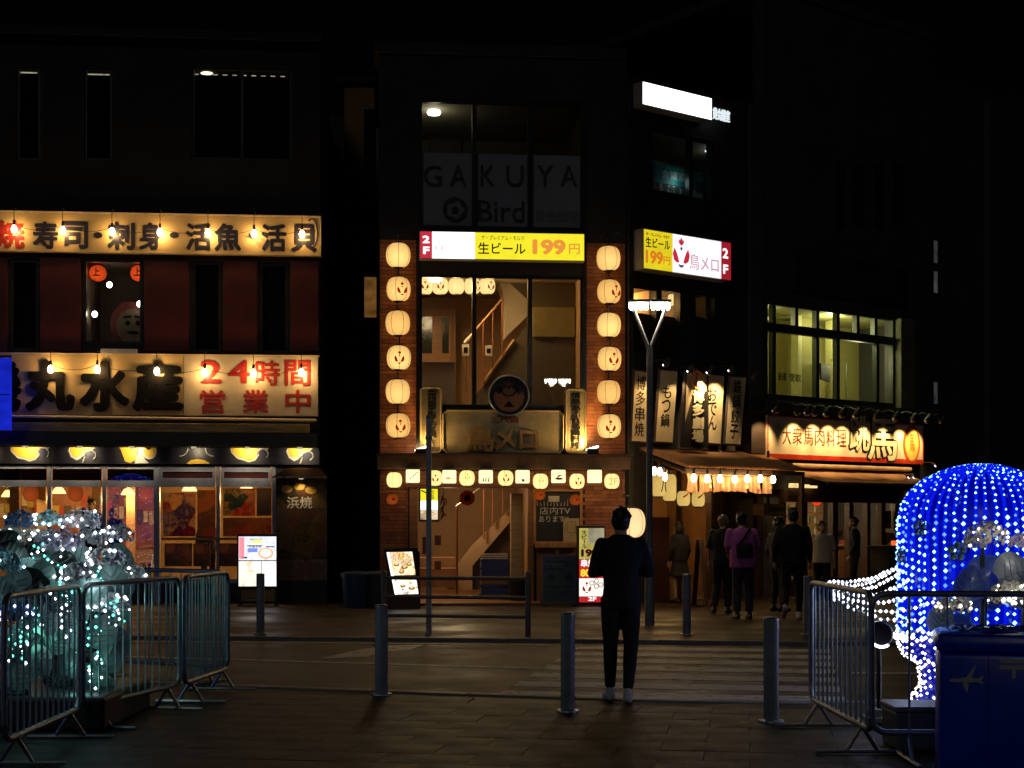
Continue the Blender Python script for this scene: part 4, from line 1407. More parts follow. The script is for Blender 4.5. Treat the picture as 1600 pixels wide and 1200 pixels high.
mid.add('partition_cap', MB().box(q[0], q[2] + 0.02, 1.17, 1.31, q[3] + 0.002, q[3] + 0.02), STEEL)
# right third: darker stair shaft wall
q = FM.rect(826, 425, 930, 640, 1.6)
SHAFT = M('stair_shaft_wall', (0.10, 0.085, 0.05), 0.6, 0.15, 1.5, 0.1)
mid.add('shaft_wall', MB().box(q[0], g2[2] + 0.04, 1.6, 1.7, g2[1], g2[3] + 0.1), SHAFT)
q = FM.rect(833, 480, 912, 526, 1.5)
mid.add('shaft_band', MB().box(q[0], g2[2] + 0.03, 1.52, 1.598, q[1], q[3]), M('shaft_band_ochre', (0.26, 0.22, 0.08), 0.6, 0.15))


def slab_px(pts, w0, w1, wp):
    return MB().flat([FM.pt(x, y, wp) for x, y in pts], w0, w1)


# underside of the flight going up, then the string of the lower flight
mid.add('stair_soffit', slab_px([(776, 425), (792, 425), (826, 470), (826, 492), (790, 527), (787, 462)], 1.9, 2.6, 1.9), WHITEP)
mid.add('stair_shade_wall', slab_px([(779, 425), (828, 425), (828, 471)], 1.85, 1.895, 1.85), SHAFT)
mid.add('stair_wall', slab_px([(742, 640), (742, 618), (758, 600), (800, 540), (828, 498), (828, 640)], 1.75, 1.85, 1.75), SHAFT)
mid.add('stair_string', MB().limb([(FM.u(755, 1.7), 1.7, FM.pt(755, 598, 1.7)[1]), (FM.u(802, 1.7), 1.7, FM.pt(802, 533, 1.7)[1])], 0.035, 6), M('string_wood', (0.5, 0.28, 0.12), 0.5))
hr = T('stair_handrail', 'brown stair handrail with thin posts inside the second floor window', 'handrail', FM, (FM.u(728, 1.65), 1.65, g2[1]))
HRM = M('handrail_red_brown', (0.28, 0.10, 0.05), 0.4)
hr.add('rail', MB().limb([(FM.u(728, 1.65), 1.65, FM.pt(728, 533, 1.65)[1]), (FM.u(741, 1.65), 1.65, FM.pt(741, 518, 1.65)[1]), (FM.u(786, 1.65), 1.65, FM.pt(786, 466, 1.65)[1])], 0.022, 8), M('handrail_metal', (0.45, 0.25, 0.12), 0.35))
hr.add('rail_end', MB().limb([(FM.u(727, 1.6), 1.6, FM.pt(727, 535, 1.6)[1]), (FM.u(737, 1.6), 1.6, FM.pt(737, 524, 1.6)[1])], 0.035, 8), M('rail_end_white', (0.8, 0.74, 0.62), 0.4))
for px, ya, yb in ((729, 535, 612), (755, 503, 598), (770, 486, 578), (785, 468, 556)):
    a, b = FM.pt(px, ya, 1.65), FM.pt(px, yb, 1.65)
    hr.add('post', MB().tube([(a[0], 1.65, a[1]), (a[0], 1.65, b[1])], 0.016, 6), HRM)
for px, y0, y1, lab in ((727, 538, 556, 'white notice with dark print on the stair wall'), (763, 540, 556, 'pale notice beside the stair posts')):
    q = FM.rect(px - 5, y0, px + 6, y1, 1.62)
    t = T('notice', lab, 'notice', FM, (q[0], 1.6, q[1]))
    t.add('sheet', MB().box(q[0], q[2], 1.59, 1.6, q[1], q[3]), M('notice_paper', (0.6, 0.55, 0.45), 0.6))
    t.add('print', MB().box(q[0] + 0.03, q[2] - 0.03, 1.585, 1.5895, q[1] + 0.05, q[3] - 0.06), INK)


# ---- paper lanterns
LP = lantern_paper('lantern_paper_lit', (1.0, 0.57, 0.17), 1.5, 0.42)
LPS = [LP, lantern_paper('lantern_paper_lit_b', (1.0, 0.59, 0.18), 1.65, 0.4), lantern_paper('lantern_paper_lit_c', (1.0, 0.54, 0.15), 1.3, 0.48)]
LPI = lantern_paper('lantern_paper_bright', (1.0, 0.70, 0.28), 1.5, 0.75)
RIB = M('lantern_rib', (0.45, 0.2, 0.05), 0.6)
LRED = E('lantern_red_print', (0.55, 0.018, 0.006), 0.62, sample=False)
LOGO = [('r', [(0, 1.0), (0.13, 0.80), (0.24, 0.86), (0.20, 0.62), (0, 0.46), (-0.20, 0.62), (-0.24, 0.86), (-0.13, 0.80)]),
        ('k', [(-0.11, 0.30), (0, 0.40), (0.11, 0.30), (0, 0.12)]),
        ('r', [(-0.62, 0.28), (-0.42, 0.0), (-0.30, -0.28), (-0.18, -0.62), (-0.40, -0.68), (-0.66, -0.50), (-0.76, -0.12)]),
        ('r', [(0.62, 0.28), (0.42, 0.0), (0.30, -0.28), (0.18, -0.62), (0.40, -0.68), (0.66, -0.50), (0.76, -0.12)]),
        ('k', [(-0.26, -0.74), (0, -0.80), (0.26, -0.74), (0.16, -0.92), (0, -0.96), (-0.16, -0.92)])]


def rooster(t, uc, zc, s, wfun, mats=None, part='emblem'):
    for c, pl in LOGO:
        mt = (mats or {'r': LRED, 'k': INK})[c]
        # subdivide outline then drop it on the surface
        pts = []
        for i in range(len(pl)):
            a, b = pl[i], pl[(i + 1) % len(pl)]
            pts += [a, ((a[0] + b[0]) / 2, (a[1] + b[1]) / 2)]
        mb = MB()
        mb.flat([(uc + x * s, zc + y * s) for x, y in pts], 0.0, 0.002)
        mb.v = [(x, wfun(x, z) + y, z) for x, y, z in mb.v]
        t.add(part, mb, mt)


PROF = [(0.105, -0.242), (0.142, -0.232), (0.185, -0.205), (0.222, -0.152), (0.243, -0.08), (0.25, 0.0), (0.243, 0.08), (0.222, 0.152), (0.185, 0.205), (0.142, 0.232), (0.105, 0.242)]


def profr(z):
    for (r0, z0), (r1, z1) in zip(PROF, PROF[1:]):
        if z0 <= z <= z1:
            return r0 + (r1 - r0) * (z - z0) / (z1 - z0)
    return 0.1


def paper_lantern(name, label, fr, u, w, z, sc, mat, group, logo=None, hang=None, power=2.0, turn=0.0):
    t = T(name, label, 'lantern', fr, (u, w, z - 0.245 * sc), group)
    prof = []
    for (r0, z0), (r1, z1) in zip(PROF, PROF[1:]):
        prof += [(r0, z0), ((r0 + r1) / 2 * 1.012, (z0 + z1) / 2)]
    prof.append(PROF[-1])
    t.add('paper_shell', MB().lathe([(r * sc, zz * sc) for r, zz in prof], (u, w, z), 22), mat, smooth=True)
    # bamboo ribs running from rim to rim
    mb = MB()
    for k in range(6):
        a = 2 * math.pi * (k + 0.25 + turn) / 6
        mb.tube([(u + math.cos(a) * r * sc * 1.006, w + math.sin(a) * r * sc * 1.006, z + zz * sc) for r, zz in PROF], 0.0045 * sc, 4)
    t.add('rib', mb, RIB, kind='stuff')
    for s in (-1, 1):
        t.add('rim', MB().lathe([(0.11 * sc, 0.0), (0.112 * sc, 0.02 * sc), (0.06 * sc, 0.035 * sc)] if s > 0 else [(0.06 * sc, -0.03 * sc), (0.112 * sc, -0.02 * sc), (0.11 * sc, 0.0)], (u, w, z + s * 0.246 * sc), 16), BLACK)
    if hang:
        t.add('cord', MB().tube([(u, w, z + 0.27 * sc), (u, w, z + hang)], 0.014, 6), BLACK)
    if logo is not None:
        off = logo

        def wf(x, zz):
            r = profr(max(-0.24, min(0.24, (zz - z) / sc))) * sc * 1.02 + 0.003
            d = min(abs(x - u), r * 0.97)
            return w - math.sqrt(r * r - d * d)
        rooster(t, u + off * sc, z - 0.02 * sc, 0.14 * sc, wf)
    if power:
        t.lamp((u, w - 0.40 * sc, z - 0.05), WARM, power, 0.1)
    return t


NTH = ['topmost', 'second from top', 'third from top', 'fourth from top', 'fifth from top', 'lowest']
for col, px, ys, logos in (('left', 622, (399, 452, 505, 559, 612, 665), (None, 0.075, None, 0.01, None, 0.045)), ('right', 951, (404, 456, 508, 561, 613, 666), (None, 0.12, None, 0.06, None, 0.0))):
    for i, y in enumerate(ys):
        w = -0.34
        u, z = FM.pt(px + (0.8 if i % 2 else 0), y, w)
        lab = '%s lantern of the %s pillar, %s' % (NTH[i], col, 'plain cream paper' if logos[i] is None else 'with a red rooster emblem')
        t = paper_lantern('paper_lantern', lab, FM, u, w, z, 0.91 * R.uniform(0.985, 1.015), LPS[(i * 2 + (col == 'left')) % 3], 'lantern columns on the pillars', logos[i], 0.40, 0, turn=R.random())
        t.o.rotation_euler = (R.uniform(-0.03, 0.03), R.uniform(-0.035, 0.035), FM.a)
        t.lamp((u, w + 0.27, z), WARM, 0.5, 0.06, name='inner_light')
        t.add('bracket', MB().tube([(u, w, z + 0.40), (u, -0.02, z + 0.40)], 0.016, 6), BLACK)
for i, (px, lg) in enumerate(((664, 0.0), (688, 0.0), (713, None), (738, 0.16), (761, 0.11))):
    w = 1.35
    u, z = FM.pt(px, 447, w)
    lab = ('leftmost', 'second', 'plain middle', 'fourth, partly hidden by the mullion', 'rightmost')[i]
    paper_lantern('paper_lantern', 'glowing lantern in the row behind the second floor glass, %s' % lab, FM, u, w, z, 0.66, LPI, 'lantern row inside the stair hall', lg, 0.3, 22 if i % 2 == 0 else 15)
u, z = FM.pt(680, 430, 1.0)
t = T('ceiling_lamp', 'flat white ceiling lamp above the indoor lantern row', 'lamp', FM, (u, 1.0, z))
t.add('lamp_disc', MB().lathe([(0.13, 0.05), (0.15, 0.02), (0.13, -0.03), (0.05, -0.04)], (u, 1.0, g2[3] + 0.06), 18), E('disc_warm', (1, 0.92, 0.8), 5, sample=False), smooth=True)
t.lamp((u, 1.0, g2[3] - 0.1), (1.0, 0.74, 0.4), 55, 0.1)

# ---- backlit sign over the second floor
YELS = E('sign_yellow', (0.98, 0.86, 0.03), 0.98, 0.05, 6)
WHS = E('sign_white', (1.0, 0.98, 1.0), 1.7, 0.05, 6)
RDS = E('sign_red', (0.62, 0.03, 0.06), 0.95)
WHL = E('sign_letter_white', (1.0, 0.95, 0.92), 1.2)
ORL = E('sign_orange', (1.0, 0.36, 0.06), 0.85)
PNK = E('sign_faint_pink', (1.0, 0.66, 0.72), 1.1)
GRY = E('sign_faint_grey', (0.92, 0.86, 0.93), 1.0)
w = -0.2
q = FM.rect(656.5, 365, 912.5, 405, w)
q = (q[0], zm(405.3, 785, w), q[2], zm(364, 785, w))
t = T('beer_sign', 'backlit white and yellow beer price sign between the second and third floor windows', 'shop sign', FM, (q[0], w, q[1]))
t.add('housing', MB().cbox(q[0] - 0.015, q[2] + 0.015, w, -0.004, q[1] - 0.015, q[3] + 0.015, 0.006), M('sign_housing', (0.3, 0.29, 0.28), 0.4))


def up(px): return FM.u(px, w)


t.add('red_panel', MB().box(q[0], up(675), w - 0.008, w - 0.002, q[1], q[3]), RDS)
t.add('white_panel', MB().box(up(675) + 0.002, up(742), w - 0.008, w - 0.002, q[1], q[3]), WHS)
t.add('yellow_panel', MB().box(up(742) + 0.002, q[2], w - 0.008, w - 0.002, q[1], q[3]), YELS)
wl = w - 0.02
t.text('2', FM.rect(660, 368, 671.5, 380, wl), wl, WHL, 0.05, ext=0.01)
t.text('F', FM.rect(661, 385, 671.5, 397, wl), wl, WHL, 0.05, ext=0.01)
rooster(t, FM.u(686, wl), zm(384.5, 686, wl), 0.115, lambda x, z: wl + 0.006, {'r': PNK, 'k': PNK})
t.text('鳥メロ', FM.rect(698, 377, 738, 391, wl), wl, GRY, 0, ext=0.008)
t.text('ザ・プレミアム・モルツ', FM.rect(752, 368, 819, 375, wl), wl, M('sign_ink_faint', (0.25, 0.2, 0.02), 0.5), 0, ext=0.008)
t.text('生ビール', FM.rect(747, 379, 821, 397, wl), wl, INK, 0.015, ext=0.008)
t.text('199', FM.rect(832, 374, 884, 398, wl), wl, ORL, 0.05, ext=0.008)
t.text('円', FM.rect(889, 381, 906, 397, wl), wl, ORL, 0.015, ext=0.008)

# ---- gold signboards above the entrance
GOLD = M('aged_gold_plate', (0.42, 0.33, 0.16), 0.42, 0.35, 2.6, 0.25, metal=0.55, bscale=60)
GOLDR = M('gold_rim', (0.30, 0.22, 0.10), 0.55, 0.2, 6, 0.1)
GLET = M('gold_letter', (0.65, 0.36, 0.08), 0.38, 0.2, 5, 0.1, metal=0.3)
GLETD = M('letter_shadow_side', (0.02, 0.014, 0.01), 0.6)
FELT = M('sign_backing', (0.016, 0.014, 0.013), 0.6)


def plaque(name, label, x0, y0, x1, y1, w, cat='shop sign', chamf=0.09, mat=GOLD):
    q = FM.rect(x0, y0, x1, y1, w)
    t = T(name, label, cat, FM, (q[0], w, q[1]))
    c = chamf

    def oct_(d): return [(q[0] + c + d * .4, q[1] + d), (q[2] - c - d * .4, q[1] + d), (q[2] - d, q[1] + c + d * .4), (q[2] - d, q[3] - c - d * .4), (q[2] - c - d * .4, q[3] - d), (q[0] + c + d * .4, q[3] - d), (q[0] + d, q[3] - c - d * .4), (q[0] + d, q[1] + c + d * .4)]
    t.add('plate', MB().prism(oct_(0.0), w, w + 0.1), mat)
    rim = MB()
    o = oct_(0.02) + [oct_(0.02)[0]]
    rim.limb([(u, w - 0.008, z) for u, z in o], 0.022, 6)
    t.add('rim', rim, GOLDR)
    return t, q


t, q = plaque('gold_signboard', 'wide aged gold signboard with raised lettering above the entrance', 691, 640, 881, 709, -0.3)
for c, a, b, y0, y1 in (('鳥', 727, 773, 668, 706), ('メ', 772, 806, 668, 704), ('ロ', 811, 841, 673, 702)):
    rr = FM.rect(a, y0, b, y1, -0.4)
    t.text(c, rr, -0.43, GLET, 0.03, ext=0.11)
t.text('三代目', FM.rect(766, 651, 810, 661, -0.33), -0.325, M('small_red_letter', (0.2, 0.035, 0.015), 0.5), 0.03, ext=0.02)
for nm, lab, a, b, y0, y1, tx in (('side_plaque', 'tall dark plaque left of the gold signboard, half behind the thin pole', 656, 691, 604, 709, '元祖もも焼き'), ('side_plaque', 'tall gold plaque right of the gold signboard with vertical brush writing', 882, 916, 607, 709, '情熱あふれる鶏料理')):
    t, q = plaque(nm, lab, a, y0, b, y1, -0.26, 'plaque', 0.06, M('dark_gold_plate', (0.22, 0.17, 0.08), 0.45, 0.4, 2.6, 0.25, metal=0.5, bscale=60) if a < 700 else GOLD)
    xs = (893, 907) if a > 700 else (668, 681)
    t.text(tx, FM.rect(xs[0], y0 + 6, xs[1], y1 - 8, -0.28), -0.285, INK, 0.01, vertical=True, ext=0.02)
u, z = FM.pt(795, 618, -0.42)
t = T('round_emblem', 'round dark bronze rooster face emblem standing on the gold signboard', 'emblem', FM, (u, -0.42, z - 0.38))
BRZ = M('bronze_face', (0.30, 0.11, 0.03), 0.5, 0.3, 4, 0.2)
t.add('disc', MB().lathe([(0.36, 0.06), (0.385, 0.03), (0.38, -0.02), (0.34, -0.025)], (u, -0.42, z), 36, 'y'), FELT, smooth=True)
t.add('ring', MB().limb([(u + 0.375 * math.cos(a), -0.45, z + 0.375 * math.sin(a)) for a in [i * math.pi / 18 for i in range(37)]], 0.014, 6), STEEL)
t.add('face', MB().flat([(u + x * 0.31, z + y * 0.31) for x, y in [(-0.95, -0.1), (-0.8, -0.55), (-0.45, -0.9), (0, -1.0), (0.45, -0.9), (0.8, -0.55), (0.95, -0.1), (0.85, 0.2), (0.55, 0.05), (0.35, 0.35), (0.12, 0.5), (0, 0.3), (-0.12, 0.5), (-0.35, 0.35), (-0.55, 0.05), (-0.85, 0.2)]], -0.46, -0.446), BRZ)
for s in (-1, 1):
    t.add('brow', MB().limb([(u + s * x * 0.31, -0.465, z + y * 0.31) for x, y in [(0.05, -0.05), (0.25, 0.0), (0.42, 0.2), (0.5, 0.4), (0.62, 0.42), (0.66, 0.26), (0.55, 0.2)]], 0.016, 6), INK)
t.add('beak', MB().prism([(u - 0.1, z - 0.22), (u + 0.1, z - 0.22), (u, z - 0.10)], -0.468, -0.461), INK)
t.add('crest', MB().flat([(u + x * 0.31, z + y * 0.31) for x, y in [(0, 0.95), (0.14, 0.75), (0.3, 0.8), (0.24, 0.6), (0, 0.5), (-0.24, 0.6), (-0.3, 0.8), (-0.14, 0.75)]], -0.46, -0.446), M('crest_dull', (0.12, 0.04, 0.02), 0.5))
# canopy beam under the signs
bmz0, bmz1 = zm(733, 785, -0.35), zm(712, 785, -0.35)
mid.add('canopy_beam', MB().cbox(-0.03, UR + 0.03, -0.36, -0.02, bmz0, bmz1, 0.01), M('canopy_wood', (0.10, 0.055, 0.022), 0.55, 0.35, 4, 0.2, stretch=(6, 1, 1)))
mid.add('canopy_top', MB().box(-0.05, UR + 0.05, -0.62, -0.02, bmz1 + 0.003, bmz1 + 0.03), DARKW)
# floodlights on the canopy
for px, lab, dx in ((658, 'small floodlight on the canopy at the lower left pillar foot', 0.28), (926, 'small floodlight on the canopy at the lower right pillar foot', -0.3)):
    u, z = FM.pt(px, 706, -0.52)
    t = T('floodlight', lab, 'floodlight', FM, (u, -0.52, bmz1 + 0.03), 'floodlights on the entrance canopy')
    t.add('head', MB().cbox(u - 0.11, u + 0.11, -0.58, -0.50, z - 0.04, z + 0.06, 0.015), BLACKM)
    t.add('lens', MB().limb([(u - 0.10 if dx > 0 else u - 0.10, -0.49, z - 0.02 + (0.06 if dx < 0 else 0.05)), (u + 0.10, -0.47, z + 0.10)], 0.022, 6), E('flood_lens', (1.0, 0.9, 0.65), 6, sample=False))
    t.add('bracket', MB().box(u - 0.015, u + 0.015, -0.55, -0.52, bmz1 + 0.03, z - 0.041), BLACKM)
    t.lamp((u + dx * 0.25, -0.50, z + 0.12), (1.0, 0.62, 0.22), 45 if px < 800 else 80, 0.04, 'SPOT', 140, (u + dx * 1.6, -0.2, z + 0.75))
    t.lamp((u - dx * 0.2, -0.46, z + 0.12), (1.0, 0.66, 0.3), 5.0, 0.04)

# ---- ground floor: lantern row
LR = lantern_paper('row_lantern_paper', (1.0, 0.70, 0.26), 1.7, 0.8)
SQ = lantern_paper('square_lamp_paper', (1.0, 0.80, 0.42), 1.75, 0.8)
row = [(616, 750, 'o', None), (645, 744, 's', 'text'), (679, 747, 'o', 0.02), (702, 745, 's', 'fish'), (729.5, 747, 'o', 'faint'), (759, 745, 's', 'stroke'), (790, 747, 'o', 0.0), (816.5, 745, 's', 'dot'),
       (844.5, 752, 'o', 'faint2'), (872.5, 744.5, 's', 'bird'), (901.5, 752, 'o', 0.02), (929, 744.5, 's', None), (956, 752, 'o', '2F')]
posn = ['first from left', 'second from left', 'third from left, behind the thin pole', 'fourth from left', 'fifth from left', 'sixth from left', 'seventh and middle', 'eighth from left', 'ninth from left', 'fourth from the right end', 'third from the right end', 'second from the right end', 'rightmost']
FNT = E('lantern_faint_ink', (0.9, 0.42, 0.10), 1.0)
for i, (px, y, kd, mk) in enumerate(row):
    w = -0.42 if i not in (0, 8, 10, 12) else -0.30
    u, z = FM.pt(px, y, w)
    if kd == 'o':
        mkn = {None: 'plain', '2F': 'faintly marked 2F', 'faint': 'faintly printed', 'faint2': 'faintly printed'}.get(mk, 'with a rooster emblem')
        t = paper_lantern('paper_lantern', 'round lantern over the entrance, %s, %s' % (posn[i], mkn), FM, u, w, z, 0.58, LR, 'lantern row over the entrance', mk if isinstance(mk, float) else None, None, 1.5)
        if mk == '2F':
            t.text('2F', (u - 0.08, z - 0.07, u + 0.08, z + 0.06), w - 0.155, FNT, 0.0, ext=0.003)
        if mk in ('faint', 'faint2'):
            rooster(t, u, z + 0.02, 0.06, lambda a, b: w - 0.155, {'r': FNT, 'k': FNT})
    else:
        s = 0.128
        t = T('square_lamp', 'square paper lamp over the entrance, %s' % posn[i], 'lamp', FM, (u, w, z - s), 'lantern row over the entrance')
        t.add('paper_box', MB().cbox(u - s, u + s, w - 0.09, w + 0.09, z - s * 0.95, z + s * 0.95, 0.018), SQ)
        t.add('rim', MB().box(u - s * 0.9, u + s * 0.9, w - 0.08, w + 0.08, z + s * 0.95 + 0.003, z + s * 0.95 + 0.04), BLACK)
        t.lamp((u, w - 0.2, z), WARM2, 1.5, 0.08)
        wf = w - 0.097
        if mk == 'stroke':
            for k in range(3):
                t.add('brush_mark', MB().limb([(u - 0.05 + k * 0.048, wf, z - 0.085), (u - 0.055 + k * 0.048, wf, z - 0.05), (u - 0.025 + k * 0.048, wf, z - 0.01)], [0.012, 0.009, 0.004], 6), INK)
        elif mk == 'dot':
            t.text('鳥', (u - 0.03, z - 0.1, u + 0.03, z - 0.04), wf, INK, 0.04)
        elif mk == 'bird':
            t.add('brush_mark', MB().ell((u + 0.0, wf, z - 0.045), 0.075, 0.006, 0.022), INK)
            t.add('brush_mark', MB().limb([(u - 0.03, wf, z - 0.02), (u + 0.0, wf, z + 0.01), (u + 0.05, wf, z + 0.02)], [0.008, 0.02, 0.006], 6), INK)
        elif mk == 'text':
            for k in range(5):
                t.add('brush_mark', MB().box(u - 0.06 + k * 0.032, u - 0.04 + k * 0.032, wf, wf + 0.005, z - 0.06 + k * 0.028, z - 0.035 + k * 0.028), INK)
        elif mk == 'fish':
            t.add('brush_mark', MB().ell((u - 0.02, wf, z - 0.03), 0.05, 0.005, 0.02), M('faint_brown', (0.4, 0.25, 0.08), 0.6))
# red wooden grid behind the lantern row
GRD = M('red_lattice', (0.11, 0.022, 0.012), 0.5)
mb = MB()
za, zb_ = zm(765, 785, -0.2), zm(733, 785, -0.2)
for a, b in ((602, 631), (834, 857), (888, 915), (942, 972)):
    u0, u1 = FM.u(a, -0.2), FM.u(b, -0.2)
    mid.add('lattice_frame', MB().frame(u0, za, u1, zb_, 0.03, -0.21, -0.18), GRD)
mid.add('lattice_rail', MB().box(FM.u(632, -0.12), FM.u(833, -0.12), -0.14, -0.11, zm(762, 785, -0.12), zm(757, 785, -0.12)), GRD)

# ---- entrance: stair, side wall, posts
room(mid, (g1[0] - 0.02, 0.06, g1[2] + 0.02, g1[3] + 0.12), 0.302, 4.0, M('entry_wall', (0.40, 0.24, 0.11), 0.65, 0.15, 1.5, 0.1), M('entry_floor', (0.34, 0.16, 0.07), 0.45, 0.2, 3, 0.1), WHITEP)
mid.add('entry_step', MB().cbox(g1[0] - 0.1, g1[2] + 0.1, -0.55, 0.30, 0.004, 0.055, 0.008), M('entry_tile', (0.30, 0.13, 0.05), 0.45, 0.25, 4, 0.1))
for px, wd in ((646, 0.08), (829, 0.06)):
    u = FM.u(px)
    mid.add('door_post', MB().cbox(u - wd, u + wd, -0.08, 0.12, 0.057, g1[3] - 0.002, 0.008), WOOD)
# cut-away stair flight rising to the right
w = 1.9
pts = [(700, 888), (712, 886), (738, 880), (797, 812), (797, 790), (700, 893)]
mid.add('stair_flight', slab_px([(700, 922), (700, 902), (738, 852), (800, 792), (800, 812), (738, 884), (738, 922)], w, w + 0.06, w), TAN)
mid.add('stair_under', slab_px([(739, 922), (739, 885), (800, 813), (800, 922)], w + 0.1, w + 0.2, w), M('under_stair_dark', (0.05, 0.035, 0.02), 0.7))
for k in range(9):
    px, py = 655 + k * 0, 0
stp = M('stair_tread', (0.36, 0.2, 0.1), 0.5, 0.2, 3, 0.1)
for k in range(3):
    a, b = FM.pt(656, 905 - k * 17, 1.0 + k * 0.3), FM.pt(712, 905 - k * 17, 1.0 + k * 0.3)
    mid.add('stair_tread', MB().cbox(a[0], b[0], 1.0 + k * 0.3, 1.4 + k * 0.3, a[1] - 0.16, a[1], 0.008), stp)
hr = T('entry_handrail', 'dark bent handrail post in the middle of the entrance stair', 'handrail', FM, (FM.u(714, 1.2), 1.2, 0.06))
a = FM.pt(714, 791, 1.2); b = FM.pt(714, 928, 1.2); c = FM.pt(724, 784, 1.2)
hr.add('post', MB().tube([(b[0], 1.2, b[1]), (a[0], 1.2, a[1])], 0.022, 8), HRM)
hr.add('rail', MB().limb([(a[0], 1.2, a[1]), (c[0], 1.2, c[1]), (FM.u(800, 1.9), 1.9, FM.pt(800, 722, 1.9)[1])], 0.022, 8), M('handrail_pale', (0.5, 0.38, 0.24), 0.4))
for px, ya, yb in ((756, 765, 842), (770, 765, 822), (786, 765, 803)):
    p0, p1 = FM.pt(px, ya, 1.85), FM.pt(px, yb, 1.85)
    hr.add('baluster', MB().tube([(p0[0], 1.85, p1[1]), (p0[0], 1.85, p0[1])], 0.016, 6), HRM)
u, z = FM.pt(730, 778, 0.7)
t = T('paper_fan', 'round red paper fan with a black centre hanging in the entrance', 'paper fan', FM, (u, 0.7, z))
mb = MB()
for k in range(20):
    a0, a1 = 2 * math.pi * k / 20, 2 * math.pi * (k + 1) / 20
    am = (a0 + a1) / 2
    mb.add([(u, 0.7, z), (u + 0.15 * math.cos(a0), 0.7, z + 0.15 * math.sin(a0)), (u + 0.15 * math.cos(am), 0.675, z + 0.15 * math.sin(am)), (u + 0.15 * math.cos(a1), 0.7, z + 0.15 * math.sin(a1)), (u, 0.715, z)],
           [(0, 1, 2), (0, 2, 3), (4, 2, 1), (4, 3, 2)])
t.add('pleated_disc', mb, M('fan_red', (0.5, 0.05, 0.015), 0.6, 0.2))
t.add('hub', MB().ell((u, 0.68, z), 0.065, 0.03, 0.065), INK)
# lit yellow menu at the left of the entrance
q = FM.rect(657, 764, 684, 812, -0.05)
t = T('menu_light_box', 'small backlit yellow and white menu panel at the left entrance jamb', 'sign', FM, (q[0], -0.05, q[1]))
t.add('housing', MB().cbox(q[0] - 0.03, q[2] + 0.03, -0.05, 0.04, q[1] - 0.04, q[3] + 0.02, 0.006), BLACK)
hh = q[3] - q[1]
t.add('yellow_sheet', MB().box(q[0], q[2], -0.056, -0.051, q[1] + hh * 0.62, q[3]), YELS)
t.add('white_sheet', MB().box(q[0], q[2], -0.056, -0.051, q[1] + hh * 0.32, q[1] + hh * 0.617), WHS)
t.add('food_sheet', MB().box(q[0], q[2], -0.056, -0.051, q[1], q[1] + hh * 0.317), EPrint('menu_food_a', [(0.9, 0.6, 0.3), (1, 0.9, 0.7), (0.25, 0.12, 0.05), (1, 0.8, 0.5)], 0.9, 14))
t.add('brush_mark', MB().limb([(q[0] + 0.02, -0.058, q[3] - 0.03), (q[0] + 0.1, -0.058, q[3] - 0.07), (q[0] + 0.17, -0.058, q[3] - 0.05)], 0.012, 5), INK)
t.text('飲み放題', (q[0] + 0.2, q[1] + hh * 0.66, q[0] + 0.26, q[3] - 0.02), -0.058, INK, 0.01, vertical=True, ext=0.001)
# red dried-pepper bunch beside it
u, z = FM.pt(693, 790, 0.1)
t = T('pepper_garland', 'dark garland hanging right of the small lit menu', 'garland', FM, (u, 0.1, z - 0.2))
t.add('cord', MB().tube([(u, 0.1, z + 0.32), (u, 0.1, z - 0.18)], 0.006, 5), BLACK)
mb = MB()
for k in range(26):
    a = R.uniform(0, 6.28)
    zz = z + R.uniform(-0.2, 0.22)
    mb.limb([(u, 0.1, zz), (u + 0.05 * math.cos(a), 0.1 + 0.03 * math.sin(a), zz - 0.03), (u + 0.065 * math.cos(a), 0.1 + 0.04 * math.sin(a), zz - 0.08)], [0.01, 0.014, 0.004], 5)
t.add('peppers', mb, M('dried_pepper', (0.10, 0.03, 0.02), 0.5, 0.3), kind='stuff')
for px, py, y1, lab in ((665, 840, 866, 'small wooden notice on the left entrance wall'), (684, 838, 852, 'small dark plate on the left entrance wall'), (684, 878, 890, 'red brown plate low on the entrance wall')):
    q = FM.rect(px - 5, py, px + 5, y1, 0.35)
    t = T('wall_plate', lab, 'plate', FM, (q[0], 0.34, q[1]), 'small plates on the entrance wall')
    t.add('plate', MB().box(q[0], q[2], 0.33, 0.35, q[1], q[3]), M('plate_brown', (0.16, 0.06, 0.03), 0.5, 0.3))
    t.add('bracket', MB().box(q[0] - 0.01, q[2] + 0.01, 0.35, 0.40, q[3], q[3] + 0.015), BLACK)
# inside timber pillar
q = FM.rect(798, 771, 817, 896, 0.5)
mid.add('timber_pillar', MB().cbox(q[0], q[2], 0.45, 0.65, 0.06, q[3], 0.01), M('pale_timber2', (0.42, 0.28, 0.13), 0.5, 0.3, 3, 0.1, stretch=(1, 1, 8)))
mid.lamp((FM.u(700, 1.6), 1.4, g1[3] - 0.1), WARM2, 44, 0.15)
# crates stacked under the stair
CRB = M('crate_blue', (0.03, 0.05, 0.19), 0.45, 0.2, 4, 0.05)
CRG = M('crate_green', (0.10, 0.14, 0.03), 0.45, 0.2, 4, 0.05)
CRK = M('crate_brown', (0.22, 0.11, 0.06), 0.5, 0.2, 4, 0.05)
zc = 0.06
u0, u1 = FM.u(752, 0.75), FM.u(795, 0.75)


